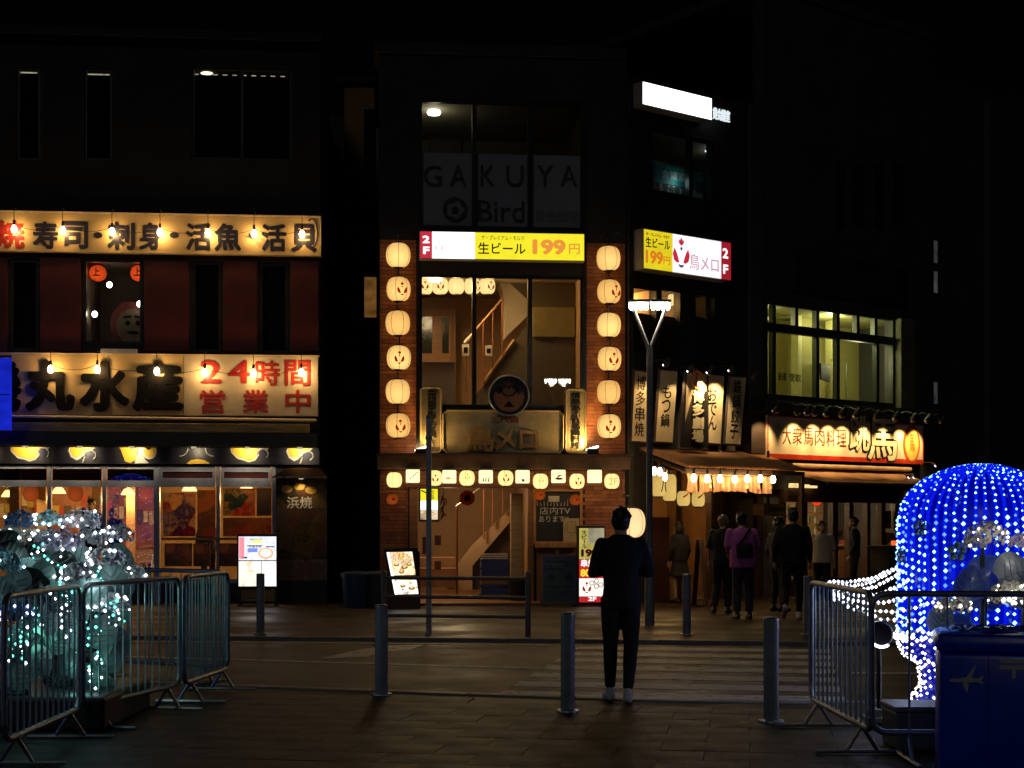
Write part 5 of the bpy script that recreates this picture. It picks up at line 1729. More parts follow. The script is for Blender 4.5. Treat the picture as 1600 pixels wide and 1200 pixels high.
def crate(t, u0, u1, w0, w1, z0, z1, mt):
    k = 0.018
    t.add('crate_floor', MB().box(u0 + k, u1 - k, w0 + k, w1 - k, z0 + 0.003, z0 + 0.02), mt)
    body = MB()
    hm = z0 + (z1 - z0) * 0.62
    for (a, b, c, d) in ((u0, u1, w0, w0 + k), (u0, u1, w1 - k, w1), (u0, u0 + k, w0 + k, w1 - k), (u1 - k, u1, w0 + k, w1 - k)):
        body.box(a, b, c, d, z0, hm)
        body.box(a, b, c, d, hm + (z1 - hm) * 0.55, z1 - 0.002)
    for a in (u0, u0 + (u1 - u0) * 0.3, u0 + (u1 - u0) * 0.64, u1 - 0.05):
        body.box(a, a + 0.05, w0, w0 + k, hm, hm + (z1 - hm) * 0.55)
        body.box(a, a + 0.05, w1 - k, w1, hm, hm + (z1 - hm) * 0.55)
    t.add('crate_wall', body, mt)
    t.add('rim', MB().box(u0 - 0.008, u1 + 0.008, w0 - 0.008, w0, z1 - 0.03, z1), mt)
    t.add('rim', MB().box(u0 - 0.008, u1 + 0.008, w1, w1 + 0.008, z1 - 0.03, z1), mt)


for i, (h, mt, lab) in enumerate(((0.09, CRG, 'flat olive green crate at the bottom of the stack under the stair'), (0.20, CRB, 'lower deep blue crate of the stack under the stair'), (0.16, CRK, 'brown crate in the middle of the stack under the stair'), (0.17, CRB, 'blue crate above the brown one under the stair'), (0.15, CRB, 'topmost blue crate of the stack under the stair'))):
    t = T('bottle_crate', lab, 'crate', FM, ((u0 + u1) / 2, 0.75, zc), 'crates stacked under the stair')
    crate(t, u0 + (0 if i else -0.03), u1 + (0 if i else 0.03), 0.72, 1.12, zc + 0.002, zc + h, mt)
    zc += h
for k in range(3):
    t = T('serving_tray', ('lowest', 'middle', 'topmost')[k] + ' of the pale trays lying on the crate stack', 'tray', FM, ((u0 + u1) / 2, 0.9, zc), 'trays on the crates')
    t.add('tray', MB().cbox(u0 + 0.03 * k, u1 - 0.02, 0.74 + 0.02 * k, 1.1, zc + 0.004, zc + 0.028, 0.008), M('tray_grey', (0.45, 0.4, 0.33), 0.4))
    t.add('lip', MB().box(u0 + 0.03 * k + 0.02, u1 - 0.04, 0.75 + 0.02 * k, 0.77 + 0.02 * k, zc + 0.0285, zc + 0.036), M('tray_lip', (0.55, 0.5, 0.42), 0.4))
    zc += 0.042
u, z = FM.pt(808, 905, 0.25)
t = T('waste_bin', 'low black bin at the foot of the timber pillar', 'bin', FM, (u, 0.2, 0.06))
t.add('tub', MB().lathe([(0.15, 0.0), (0.19, 0.30), (0.2, 0.36), (0.18, 0.37)], (u, 0.2, 0.06), 18), BLACK, smooth=True)
t.add('lid', MB().lathe([(0.2, 0.0), (0.19, 0.03), (0.08, 0.07)], (u, 0.2, 0.433), 18), BLACK, smooth=True)

# ---- notice board window right of the entrance
mid.add('board_frame', MB().frame(nb[0] - 0.04, nb[1] - 0.05, nb[2] + 0.03, nb[3] + 0.05, 0.05, -0.09, -0.02), M('board_frame_wood', (0.45, 0.22, 0.08), 0.5, 0.3, 3))
t = T('chalk_board', 'black chalk board with white hand lettering right of the entrance', 'chalkboard', FM, (nb[0], -0.05, nb[1]))
t.add('board', MB().box(nb[0] + 0.012, nb[2] - 0.022, -0.05, -0.022, nb[1] + 0.002, nb[3] - 0.002), M('chalk_black', (0.02, 0.02, 0.019), 0.6, 0.3, 4))
CH = M('chalk_white', (0.6, 0.57, 0.5), 0.7)
t.text('店内TV', FM.rect(843, 792, 891, 804, -0.05), -0.056, CH, 0.0)
t.text('あります!!', FM.rect(842, 806, 888, 816, -0.05), -0.056, CH, 0.0)
for k in range(10):
    x = 840 + k * 5.2
    a, b = FM.pt(x, 790, -0.05), FM.pt(x + R.uniform(-2, 2), 781 + R.uniform(-1, 4), -0.05)
    t.add('chalk_flame', MB().limb([(a[0], -0.053, a[1]), (b[0], -0.053, b[1])], [0.008, 0.003], 5), CH)
q = FM.rect(857, 775, 874, 784, -0.06)
t.add('paper_slip', MB().box(q[0], q[2], -0.058, -0.052, q[1], q[3]), M('paper_slip', (0.5, 0.42, 0.3), 0.6))
q = FM.rect(880, 810, 905, 847, -0.1)
t = T('paper_notice', 'cream framed paper notice at the lower right of the chalk board', 'notice', FM, (q[0], -0.1, q[1]))
t.add('sheet', MB().box(q[0], q[2], -0.105, -0.092, q[1], q[3]), M('notice_cream', (0.5, 0.38, 0.2), 0.6, 0.2))
t.add('printed_frame', MB().frame(q[0] + 0.08, q[1] + 0.17, q[2] - 0.06, q[3] - 0.06, 0.012, -0.108, -0.1055), M('notice_line', (0.25, 0.2, 0.1), 0.6))
q = FM.rect(837, 848, 905, 856, -0.2)
mid.add('counter_ledge', MB().cbox(q[0], q[2], -0.26, -0.02, q[1], q[3], 0.006), M('ledge_wood', (0.46, 0.23, 0.07), 0.45, 0.3, 3, 0.1, stretch=(8, 1, 1)))
mid.add('counter_panel', MB().box(FM.u(838), FM.u(903), -0.05, -0.019, 0.06, q[1] - 0.004), M('panel_wood', (0.33, 0.15, 0.05), 0.5, 0.3, 3, 0.15, stretch=(1, 1, 8)))
mid.add('counter_bracket', MB().box(FM.u(866), FM.u(873), -0.2, -0.052, q[1] - 0.45, q[1] - 0.004), WOOD)
# small orange lanterns under the row
OL = lantern_paper('orange_lantern_paper', (1.0, 0.17, 0.02), 0.30, 0.4)
for px, py, lab in ((613, 780, 'small dim orange lantern under the first round lantern'), (843, 773, 'small red lantern at the top left of the chalk board'), (899, 781, 'small orange lantern at the top right of the chalk board')):
    u, z = FM.pt(px, py, -0.3)
    t = T('orange_lantern', lab, 'lantern', FM, (u, -0.3, z - 0.1), 'small orange lanterns')
    t.add('paper_shell', MB().lathe([(0.04, -0.1), (0.09, -0.075), (0.115, 0.0), (0.09, 0.075), (0.04, 0.1)], (u, -0.3, z), 16), OL, smooth=True)
    t.add('printed_mark', MB().prism(circ(u + 0.02, z, 0.03, 8), -0.425, -0.416), INKRED)
    t.add('rim', MB().lathe([(0.045, 0.0), (0.045, 0.02)], (u, -0.3, z + 0.102), 10), BLACK)
# big white lantern at the building corner
u, z = FM.pt(985, 817, -0.9)
t = paper_lantern('paper_lantern', 'large glowing white lantern at the building corner beside the man in black', FM, u, -0.9, z, 1.12, lantern_paper('white_lantern_paper', (1.0, 0.70, 0.34), 1.25, 0.8), None, None, 0.5, 6)
t.add('bracket', MB().tube([(u, -0.9, z + 0.5), (u, -0.05, z + 0.52)], 0.02, 6), BLACK)

# ---- things standing before the front
# tilted lit menu A-board
q = FM.rect(607, 864, 655, 930, -1.3)
t = T('lit_menu_easel', 'tilted backlit food menu easel left of the entrance', 'sign', FM, ((q[0] + q[2]) / 2, -1.3, 0))
B = [FM.pt(604, 863, -1.3), FM.pt(644, 862, -1.3), FM.pt(654, 928, -1.3), FM.pt(617, 929, -1.3)]
t.add('light_box', MB().flat([(B[0][0] - 0.05, B[0][1] + 0.06), (B[3][0] - 0.06, B[3][1] - 0.05), (B[2][0] + 0.04, B[2][1] - 0.05), (B[1][0] + 0.1, B[1][1] + 0.07)], -1.3, -1.2).box(B[3][0], B[2][0], -1.19, -1.15, B[3][1], B[1][1]), BLACK)


def lerpq(s, v):
    a = (B[0][0] + (B[1][0] - B[0][0]) * s, B[0][1] + (B[1][1] - B[0][1]) * s)
    b = (B[3][0] + (B[2][0] - B[3][0]) * s, B[3][1] + (B[2][1] - B[3][1]) * s)
    return (a[0] + (b[0] - a[0]) * v, a[1] + (b[1] - a[1]) * v)


FA = EPrint('easel_food', [(1.0, 0.95, 0.7), (1.0, 0.72, 0.25), (0.5, 0.25, 0.1), (1.0, 0.9, 0.6), (0.9, 0.5, 0.3), (1, 1, 0.9)], 1.25, 13)
FB = EPrint('easel_food_pale', [(1.0, 0.98, 0.85), (0.9, 0.95, 0.75), (1, 1, 0.95), (0.35, 0.25, 0.2), (1, 0.9, 0.6), (1, 1, 1)], 1.35, 15)
t.add('food_sheet', MB().flat([lerpq(0, 0), lerpq(1, 0), lerpq(1, 0.55), lerpq(0, 0.55)], -1.306, -1.302), FA)
t.add('food_sheet', MB().flat([lerpq(0, 0.61), lerpq(1, 0.61), lerpq(1, 1), lerpq(0, 1)], -1.306, -1.302), FB)
t.add('white_edge', MB().flat([lerpq(0, 0), lerpq(0.1, 0), lerpq(0.1, 1), lerpq(0, 1)], -1.311, -1.3075), WHS)
dk = E('easel_brown_print', (0.28, 0.1, 0.03), 0.8)
for s, v, rr in ((0.3, 0.3, 0.05), (0.6, 0.36, 0.06), (0.8, 0.3, 0.05), (0.45, 0.47, 0.05), (0.75, 0.86, 0.06), (0.4, 0.8, 0.05)):
    c = lerpq(s, v)
    t.add('printed_dish', MB().prism(circ(c[0], c[1], rr, 12, rr * 0.55), -1.310, -1.3075), dk)
    t.add('printed_dish', MB().prism(circ(c[0], c[1] + 0.01, rr * 0.6, 12, rr * 0.35), -1.314, -1.3105), E('easel_gold_print', (1.0, 0.65, 0.2), 1.1))
t.text('おすすめ', (lerpq(0.2, 0)[0] + 0.02, lerpq(0.2, 0.12)[1], lerpq(0.9, 0)[0], lerpq(0.2, 0.03)[1]), -1.312, E('easel_red_print', (0.8, 0.2, 0.05), 0.9), 0.01, ext=0)
t.add('base_box', MB().cbox(FM.u(607, -1.3), FM.u(657, -1.3), -1.32, -1.05, 0.003, B[3][1] - 0.056, 0.01), M('easel_base_wood', (0.10, 0.055, 0.025), 0.6, 0.3, 4, 0.1))
t.add('side_flap', MB().box(FM.u(651, -1.15), FM.u(656, -1.15), -1.14, -0.9, B[2][1] + 0.3, B[1][1]), M('flap_blue', (0.05, 0.06, 0.14), 0.4))
# green-grey standing board
q = FM.rect(848, 869, 900, 942, -0.75)
t = T('green_notice_stand', 'dark green standing notice board right of the entrance', 'notice board', FM, (q[0], -0.75, 0))
GB = M('green_board', (0.06, 0.095, 0.085), 0.3, 0.25, 3, 0.02)
t.add('panel', MB().cbox(q[0], q[2], -0.78, -0.74, q[1], q[3], 0.006), GB)
t.add('frame', MB().frame(q[0] - 0.015, q[1] - 0.015, q[2] + 0.015, q[3] + 0.015, 0.025, -0.795, -0.735), M('stand_frame', (0.12, 0.13, 0.13), 0.35))
for a, y0, y1, b in ((853, 876, 879, 893), (853, 888, 891, 880), (857, 898, 908, 866), (884, 898, 908, 895), (853, 916, 919, 893), (853, 924, 926, 890)):
    qq = FM.rect(a, y0, b, y1, -0.78)
    t.add('printed_block', MB().box(qq[0], qq[2], -0.784, -0.781, qq[1], qq[3]), M('board_print', (0.025, 0.04, 0.04), 0.5))
for u in (q[0] + 0.03, q[2] - 0.05):
    t.add('leg', MB().box(u, u + 0.03, -0.78, -0.75, 0.03, q[1] - 0.016), BLACKM)
    t.add('foot', MB().box(u, u + 0.03, -0.95, -0.6, 0.003, 0.03), BLACKM)
# backlit upright sign behind the man
q = FM.rect(905, 825, 944, 941, -0.9)
t = T('upright_beer_sign', 'upright backlit beer price sign partly hidden by the man in black', 'sign', FM, (q[0], -0.9, 0))
t.add('housing', MB().cbox(q[0] - 0.03, q[2] + 0.03, -0.9, -0.72, 0.03, q[3] + 0.04, 0.01), BLACK)
hh = q[3] - q[1]


def seg(a, b, c, d, mt, part, dw=0.0):
    t.add(part, MB().box(q[0] + a * (q[2] - q[0]), q[0] + b * (q[2] - q[0]), -0.906 - dw, -0.901 - dw, q[1] + c * hh, q[1] + d * hh - 0.003), mt)


OLV = E('panel_olive', (0.80, 0.66, 0.16), 0.62, 0.25, 4)
seg(0, 1, 0.58, 1, OLV, 'yellow_panel')
seg(0.35, 1, 0.80, 1, E('panel_photo', (0.62, 0.56, 0.36), 0.55, 0.4, 3), 'photo_panel', 0.004)
seg(0, 1, 0.325, 0.578, E('panel_red', (0.75, 0.03, 0.03), 0.8), 'red_panel')
seg(0, 1, 0.08, 0.323, E('panel_white', (1.0, 0.95, 0.85), 1.15, 0.08, 5), 'white_panel')
seg(0, 1, 0, 0.078, E('panel_red2', (0.75, 0.03, 0.03), 0.7), 'red_panel')
t.text('生ビール', FM.rect(909, 828, 917, 857, -0.92), -0.915, INK, 0.02, vertical=True)
t.text('199', FM.rect(908, 858, 935, 870, -0.92), -0.915, M('deep_red_print', (0.3, 0.01, 0.01), 0.5), 0.06)
t.text('串焼', FM.rect(908, 874, 930, 886, -0.92), -0.915, WHL, 0.03)
t.text('80円', FM.rect(907, 888, 936, 902, -0.92), -0.915, E('panel_yellow_letter', (1.0, 0.75, 0.05), 1.0), 0.05)
rooster(t, FM.u(917, -0.92), FM.pt(917, 918, -0.92)[1], 0.11, lambda x, z: -0.912)
for k, (x, y) in enumerate(((925, 911), (932, 908), (932, 916), (939, 914))):
    u, z = FM.pt(x, y, -0.92)
    t.add('printed_ring', MB().limb([(u + 0.04 * math.cos(a), -0.91, z + 0.04 * math.sin(a)) for a in [i * math.pi / 6 for i in range(13)]], 0.006, 4), M('deep_red_print', (0.3, 0.01, 0.01)))
t.text('2F', FM.rect(919, 932.5, 932, 939, -0.92), -0.915, WHL, 0.04)
# blue bins in the alley mouth
for k, (px, lab, mt) in enumerate(((556, 'dark blue plastic bin with lid at the alley mouth', M('bin_blue', (0.025, 0.055, 0.11), 0.45)), (592, 'dark grey plastic bin right of the blue bin', M('bin_grey', (0.05, 0.055, 0.06), 0.45)))):
    u = FM.u(px, -0.9 + k * 0.1)
    w = -0.9 + k * 0.1
    t = T('rubbish_bin', lab, 'bin', FM, (u, w, 0), 'bins at the alley mouth')
    t.add('tub', MB().lathe([(0.21, 0.0), (0.22, 0.02), (0.255, 0.55), (0.275, 0.56), (0.275, 0.59)], (u, w, 0.003), 20), mt, smooth=True)
    t.add('lid', MB().lathe([(0.285, 0.0), (0.28, 0.03), (0.2, 0.06), (0.05, 0.07)], (u, w, 0.596), 20), mt, smooth=True)
    t.add('handle', MB().tube([(u - 0.07, w, 0.664), (u - 0.05, w, 0.70), (u + 0.05, w, 0.70), (u + 0.07, w, 0.664)], 0.01, 6), mt)

# ================================================================== RIGHT-HAND FACADES, on FRt
FR_ = FRt


def zr(y, px, w=0): return FR_.pt(px, y, w)[1]


def qr(x0, y0, x1, y1, w=0):
    """pixel rectangle whose top/bottom are given at its own centre"""
    return FR_.rect(x0, y0, x1, y1, w)


UE = FR_.u(1192)
ch = T('pub_building', 'dark corner building side with backlit signs and a pub on its ground floor', 'building', FR_, (0, 0, 0))
ZC = ZR - 0.25
h3 = qr(1018, 258 - 46, 1117, 262 + 46)
h3 = (FR_.u(1018), zr(308, 1067), FR_.u(1117), zr(211, 1067))
wA = (FR_.u(989), zr(548, 1008), FR_.u(1029), zr(449, 1008))
wB = (FR_.u(1033), zr(556, 1050), FR_.u(1066), zr(452, 1050))
wC = (FR_.u(1086), zr(502, 1103), FR_.u(1120), zr(459, 1103))
gR = (FR_.u(1012), 0.0, FR_.u(1186), zr(736, 1095))
ch.add('wall', walled(MB(), 0.004, 0, UE, ZC, [h3, wA, wB, wC, gR], 0.0, 0.25), DARKWALL)
ch.add('side_wall', MB().box(UE - 0.25, UE, 0.252, 7, zr(700, 1190), ZC), DARKWALL)
ch.add('corner_pillar', MB().cbox(0.03, FR_.u(988), -0.05, -0.003, 0, ZC - 0.01, 0.01), M('corner_dark_trim', (0.03, 0.028, 0.027), 0.6))
ch.add('pilaster', MB().cbox(UE - 0.45, UE - 0.02, -0.06, -0.003, zr(700, 1185), ZC - 0.01, 0.01), M('corner_grey_trim', (0.06, 0.06, 0.06), 0.6))
# third floor window with teal poster band
f = ch.add('window', MB().frame(*h3, 0.05, 0.02, 0.12), MULL)
um = FR_.u(1080)
ch.add('mullion', MB().box(um - 0.05, um + 0.05, 0.01, 0.119, h3[1] + 0.051, h3[3] - 0.051), MULL, f)
ch.add('pane', MB().box(h3[0] + 0.051, um - 0.051, 0.07, 0.078, h3[1] + 0.051, h3[3] - 0.051), GLASS, f)
ch.add('pane', MB().box(um + 0.051, h3[2] - 0.051, 0.07, 0.078, h3[1] + 0.051, h3[3] - 0.051), GLASS, f)
room(ch, h3, 0.252, 1.6, INTD, INTD, INTD, 1.5)
TEAL = M('teal_poster', (0.03, 0.22, 0.24), 0.5, 0.1)
q = (h3[0], zr(308, 1067), h3[2], zr(256, 1067))
t = T('teal_banner', 'teal banner with white lettering inside the third floor side window', 'banner', FR_, (q[0], 0.3, q[1]))
t.add('cloth', MB().box(q[0] + 0.1, q[2] - 0.05, 0.30, 0.31, zr(285, 1067), q[3]), TEAL)
t.add('white_strip', MB().box(q[0] + 0.5, q[2] - 0.05, 0.30, 0.31, zr(305, 1067), zr(286, 1067)), M('banner_white', (0.5, 0.52, 0.5), 0.6, 0.2))
BW = M('banner_letter', (0.55, 0.6, 0.58), 0.6)
t.text('会議室', FR_.rect(1034, 267, 1072, 281, 0.28), 0.29, BW, 0.01)
t.text('貸会議室', FR_.rect(1036, 289, 1072, 304, 0.28), 0.29, M('banner_print_dark', (0.06, 0.08, 0.08), 0.6), 0.03)
t.text('低価', FR_.rect(1086, 284, 1113, 303, 0.28), 0.29, M('banner_print_dark', (0.06, 0.08, 0.08)), 0.03)
u, z = FR_.pt(1108, 220, 0.6)
t = T('ceiling_tube', 'short fluorescent tube seen through the third floor side window', 'lamp', FR_, (u, 0.6, z))
t.add('tube', MB().limb([(u - 0.10, 0.6, h3[3] - 0.01), (u + 0.14, 0.6, h3[3] - 0.01)], 0.02, 6), E('tube_white', (0.9, 1.0, 0.95), 1.6, sample=False))
t.lamp((u, 0.5, h3[3] - 0.1), (0.8, 1.0, 0.95), 3.0, 0.1)
ch.lamp((h3[0] + 0.9, -0.0 + 0.2, h3[1] + 0.35), (0.7, 1.0, 0.95), 0.8, 0.1)
# small warm windows
for r, lab in ((wA, 'a'), (wB, 'b'), (wC, 'c')):
    f = ch.add('window', MB().frame(*r, 0.04, 0.02, 0.12), MULL)
    ch.add('pane', MB().box(r[0] + 0.041, r[2] - 0.041, 0.07, 0.078, r[1] + 0.041, r[3] - 0.041), GLASS, f)
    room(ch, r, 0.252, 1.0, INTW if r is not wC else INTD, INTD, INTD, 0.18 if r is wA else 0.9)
for r in (wA, wB):
    zm_ = r[1] + (r[3] - r[1]) * 0.62
    ch.add('blind', MB().box(r[0], r[2], 0.24, 0.249, r[1], zm_), M('brown_blind', (0.10, 0.05, 0.03), 0.7, 0.2, 3))
    ch.lamp(((r[0] + r[2]) / 2, 0.8, r[3] - 0.15), WARM, 38, 0.1)
for px, sc, lab in ((1012, 0.5, 'row lantern half hidden by the street lamp head'), (1054, 0.55, 'lantern in the small window right of the street lamp head')):
    u, z = FR_.pt(px, 468, 0.5)
    paper_lantern('paper_lantern', lab, FR_, u, 0.5, z, sc, LPI, 'lanterns in the small side windows', None, None, 1.0)
u, z = FR_.pt(1096, 478, 0.5)
t = T('hanging_bulb', 'bright bulb in the smallest side window', 'light bulb', FR_, (u, 0.5, z))
t.add('bulb', MB().ell((u, 0.5, z), 0.06, 0.06, 0.065), BULBW)
t.add('cord', MB().tube([(u, 0.5, z + 0.06), (u, 0.5, wC[3] + 0.001)], 0.006, 6), BLACK)
t.lamp((u, 0.4, z), WARM, 9, 0.06)
ch.add('sill_shelf', MB().box(wC[0], wC[2], 0.30, 0.5, wC[1] + 0.1, wC[1] + 0.13), WOOD)

# ---- top white box sign, seen slanting away
wS = -0.30


def sign_quad(x0, x1, ytl, ybl, w):
    """level box sign on this facade: left edge at x0 spans ytl..ybl"""
    u0, u1 = FR_.u(x0, w), FR_.u(x1, w)
    return u0, FR_.pt(x0, ybl, w)[1], u1, FR_.pt(x0, ytl, w)[1]


q = sign_quad(1004.5, 1111.5, 128, 162, wS)
t = T('white_box_sign', 'overexposed white backlit box sign high on the side facade', 'shop sign', FR_, (q[0], wS, q[1]))
t.add('housing', MB().cbox(q[0] - 0.02, q[2] + 0.02, wS, -0.004, q[1] - 0.02, q[3] + 0.02, 0.008), M('sign_housing', (0.3, 0.29, 0.28)))
t.add('lit_face', MB().box(q[0], q[2], wS - 0.008, wS - 0.002, q[1], q[3]), E('sign_white_cold', (0.95, 0.95, 1.0), 3.2, 0.05, 4))
uc, zc = FR_.pt(1075, 166, wS)
fg = E('sign_faint_violet', (0.80, 0.76, 0.9), 1.0)
t.add('emblem_ring', MB().limb([(uc + 0.12 * math.cos(a), wS - 0.012, zc + 0.12 * math.sin(a)) for a in [i * math.pi / 10 for i in range(21)]], 0.010, 5), fg)
t.text('会', (uc - 0.05, zc - 0.05, uc + 0.05, zc + 0.05), wS - 0.014, fg, 0.01)
ql = (FR_.u(1112.5, wS), zr(188.5, 1126, wS), FR_.u(1140.5, wS), zr(170, 1126, wS))
t.text('貸会議室', (ql[0] + 0.03, ql[1], ql[2], ql[3]), wS - 0.01, E('letter_white_lit', (0.85, 0.95, 1.0), 0.9), 0.02, ext=0.03)
t.add('letter_rail', MB().box(ql[0] + 0.025, ql[2], wS + 0.03, wS + 0.05, (ql[1] + ql[3]) / 2 - 0.02, (ql[1] + ql[3]) / 2 + 0.02), BLACK)

# ---- second beer sign
q = sign_quad(1006, 1141.5, 358, 418.5, wS)
t = T('beer_sign', 'backlit yellow, white and red beer sign on the side facade', 'shop sign', FR_, (q[0], wS, q[1]))
t.add('housing', MB().cbox(q[0] - 0.02, q[2] + 0.02, wS, -0.004, q[1] - 0.02, q[3] + 0.02, 0.008), M('sign_housing', (0.3, 0.29, 0.28)))
uy, ur = FR_.u(1050.5, wS), FR_.u(1126.5, wS)
t.add('yellow_panel', MB().box(q[0], uy, wS - 0.008, wS - 0.002, q[1], q[3]), E('sign_yellow2', (0.92, 0.74, 0.02), 0.85, 0.08, 4))
t.add('white_panel', MB().box(uy + 0.002, ur, wS - 0.008, wS - 0.002, q[1], q[3]), E('sign_white2', (0.93, 0.92, 1.0), 1.15, 0.15, 2.5))
t.add('red_panel', MB().box(ur + 0.002, q[2], wS - 0.008, wS - 0.002, q[1], q[3]), E('sign_red2', (0.5, 0.015, 0.03), 0.7))
hh = q[3] - q[1]
wl = wS - 0.02


def ts(body, xa, xb, fa, fb, mt, bold):
    t.text(body, (FR_.u(xa, wl), q[1] + hh * fa, FR_.u(xb, wl), q[1] + hh * fb), wl, mt, bold, ext=0.008)


ts('ザ・プレミアム・モルツ', 1010, 1046, 0.84, 0.93, M('sign_ink_faint', (0.25, 0.2, 0.02)), 0)
ts('生ビール', 1009, 1047, 0.55, 0.81, INK, 0.015)
ts('199', 1009, 1036, 0.13, 0.48, E('sign_orange2', (0.95, 0.28, 0.02), 0.75), 0.045)
ts('円', 1037, 1047, 0.16, 0.37, E('sign_orange2', (0.95, 0.28, 0.02)), 0.01)
rooster(t, FR_.u(1065, wl), q[1] + hh * 0.53, 0.30, lambda x, z: wl + 0.006, {'r': E('sign_red_emblem', (0.75, 0.03, 0.06), 0.75), 'k': E('sign_blue_emblem', (0.1, 0.08, 0.2), 0.5)})
ts('鳥メロ', 1078, 1123, 0.14, 0.55, E('sign_rose_letter', (0.72, 0.36, 0.42), 0.85), -0.012)
ts('2', 1129, 1138, 0.56, 0.84, WHL, 0.04)
ts('F', 1130, 1138, 0.14, 0.40, WHL, 0.04)

# ---- pub: five tall boards leaning slightly, spotlights over them
BOARD = M('tall_board_cream', (0.66, 0.52, 0.31), 0.5, 0.12, 2.0, 0.06)
BOARDK = M('tall_board_black', (0.02, 0.015, 0.013), 0.5, 0.2, 2)


def tall_board(label, xt0, xt1, yt, xb0, xb1, yb, w, mat, text, tx, ty0, ty1, tmat, bold, cat='shop sign'):
    P = [FR_.pt(xt0, yt, w), FR_.pt(xb0, yb, w), FR_.pt(xb1, yb + 1.5, w), FR_.pt(xt1, yt + 2.5, w)]
    t = T('tall_signboard', label, cat, FR_, (P[1][0], w, P[1][1]), 'tall signboards over the pub awning')
    t.add('board', MB().flat([P[0], P[1], P[2], P[3]], w, w + 0.05), mat)
    fr = MB()
    for a, b in ((P[0], P[1]), (P[1], P[2]), (P[2], P[3]), (P[3], P[0])):
        fr.limb([(a[0], w + 0.03, a[1]), (b[0], w + 0.03, b[1])], 0.035, 4)
    t.add('frame', fr, DARKW)
    sh = (P[0][0] - P[1][0]) / (P[0][1] - P[1][1])
    if text:
        xc = (xb0 + xb1) / 2
        zt, zb_ = FR_.pt(tx, ty0, w)[1], FR_.pt(tx, ty1, w)[1]
        u = FR_.u(tx, w)
        n = len(text)
        c = min((zt - zb_) / n, 0.28) * 0.42
        t.text(text, (u - c, zb_, u + c, zt), w - 0.008, tmat, bold, vertical=True, shear=sh, ext=0.006)
    return t, P, sh


tall_board('dim tall board with vertical writing behind the street lamp pole', 992, 1011, 579, 987, 1010, 689, -0.25, BOARD, '博多串焼', 998, 586, 683, INK, 0.0)
tall_board('tall cream board reading motsu hot pot, right of the lamp pole', 1032, 1059, 578, 1024, 1051, 690, -0.25, BOARD, 'もつ鍋', 1038, 601, 668, INK, 0.01)
t, P, sh = tall_board('tall black board with thick cream brush lettering and an orange crest', 1072, 1105, 580, 1062, 1106, 700, -0.45, BOARDK, None, 0, 0, 0, INK, 0)
q = FR_.rect(1072, 583, 1105, 610, -0.46)
t.add('lit_panel', MB().flat([(P[0][0] + .02, P[0][1] - 0.03), (FR_.u(1071, -0.46), zr(660, 1085, -0.46)), (FR_.u(1080, -0.46), zr(625, 1085, -0.46)), (FR_.u(1084, -0.46), zr(612, 1085, -0.46)), (FR_.u(1104, -0.46), zr(610, 1085, -0.46)), (P[3][0] - 0.02, P[3][1] - 0.03)], -0.456, -0.451), M('board_tan_panel', (0.5, 0.36, 0.2), 0.5))
u, z = FR_.pt(1089, 594, -0.46)
t.add('crest', MB().limb([(u + 0.15 * math.cos(a), -0.47, z + 0.17 * math.sin(a)) for a in [0.6 + i * 0.3 for i in range(0, 16)]], 0.022, 5), M('crest_orange', (0.6, 0.22, 0.03), 0.5))
t.add('crest', MB().limb([(u - 0.02, -0.475, z + 0.2), (u - 0.03, -0.475, z - 0.08), (u + 0.03, -0.475, z - 0.16)], [0.02, 0.018, 0.008], 5), INKRED)
CRL = M('cream_letter', (0.75, 0.62, 0.38), 0.5, 0.1)
for i, c in enumerate('博多劇場'):
    y0 = 610 + i * 20.5
    x0 = 1083 - i * 0.3
    u0, z1 = FR_.pt(x0, y0, -0.48)
    u1, z0 = FR_.pt(x0 + 18, y0 + 20, -0.48)
    t.text(c, (u0, zr(y0 + 20, x0 + 9, -0.48), u1, zr(y0, x0 + 9, -0.48)), -0.475, CRL, 0.045, ext=0.02)
tall_board('bright tall cream board reading oden between the black board and the end board', 1107, 1132, 585, 1107, 1126, 692, -0.25, BOARD, 'おでん', 1113, 605, 672, INK, -0.012)
tall_board('rightmost tall cream board reading iron pot dumplings', 1141, 1166, 588, 1133, 1157, 693, -0.25, BOARD, '鉄鍋餃子', 1146, 592, 685, INK, 0.005)
SPOTG = E('spot_lens', (0.95, 0.92, 1.0), 6, sample=False)
for i, (px, py, on) in enumerate(((1044, 569, 0.35), (1082, 579, 1.0), (1112, 581, 1.25), (1146, 578, 0.9), (1182, 588, 0.1))):
    u, z = FR_.pt(px, py, -0.75)
    t = T('spotlight', 'arm spotlight over the pub boards, %s from the left' % ('first', 'second', 'third', 'fourth', 'last')[i], 'spotlight', FR_, (u, -0.02, z + 0.05), 'arm spotlights over the pub boards')
    t.add('arm', MB().tube([(u, -0.004, z + 0.06), (u, -0.55, z + 0.10), (u, -0.72, z + 0.06)], 0.012, 6), BLACKM)
    t.add('head', MB().limb([(u, -0.76, z + 0.08), (u, -0.68, z + 0.0)], [0.045, 0.07], 10), BLACKM)
    t.add('lens', MB().ell((u, -0.675, z - 0.01), 0.075, 0.03, 0.035), SPOTG if on > 0.3 else STEEL)
    if i == 0:
        t.lamp((u - 0.02, -0.66, z - 0.13), (1.0, 0.66, 0.3), 40, 0.03, 'SPOT', 95, (u - 0.15, -0.25, z - 1.1))
    elif on > 0.3:
        t.lamp((u, -0.64, z - 0.13), (1.0, 0.72, 0.36), (18 if i == 1 else 80) * on, 0.03, 'SPOT', 85, (u - 0.02, -0.2, z - 0.75))
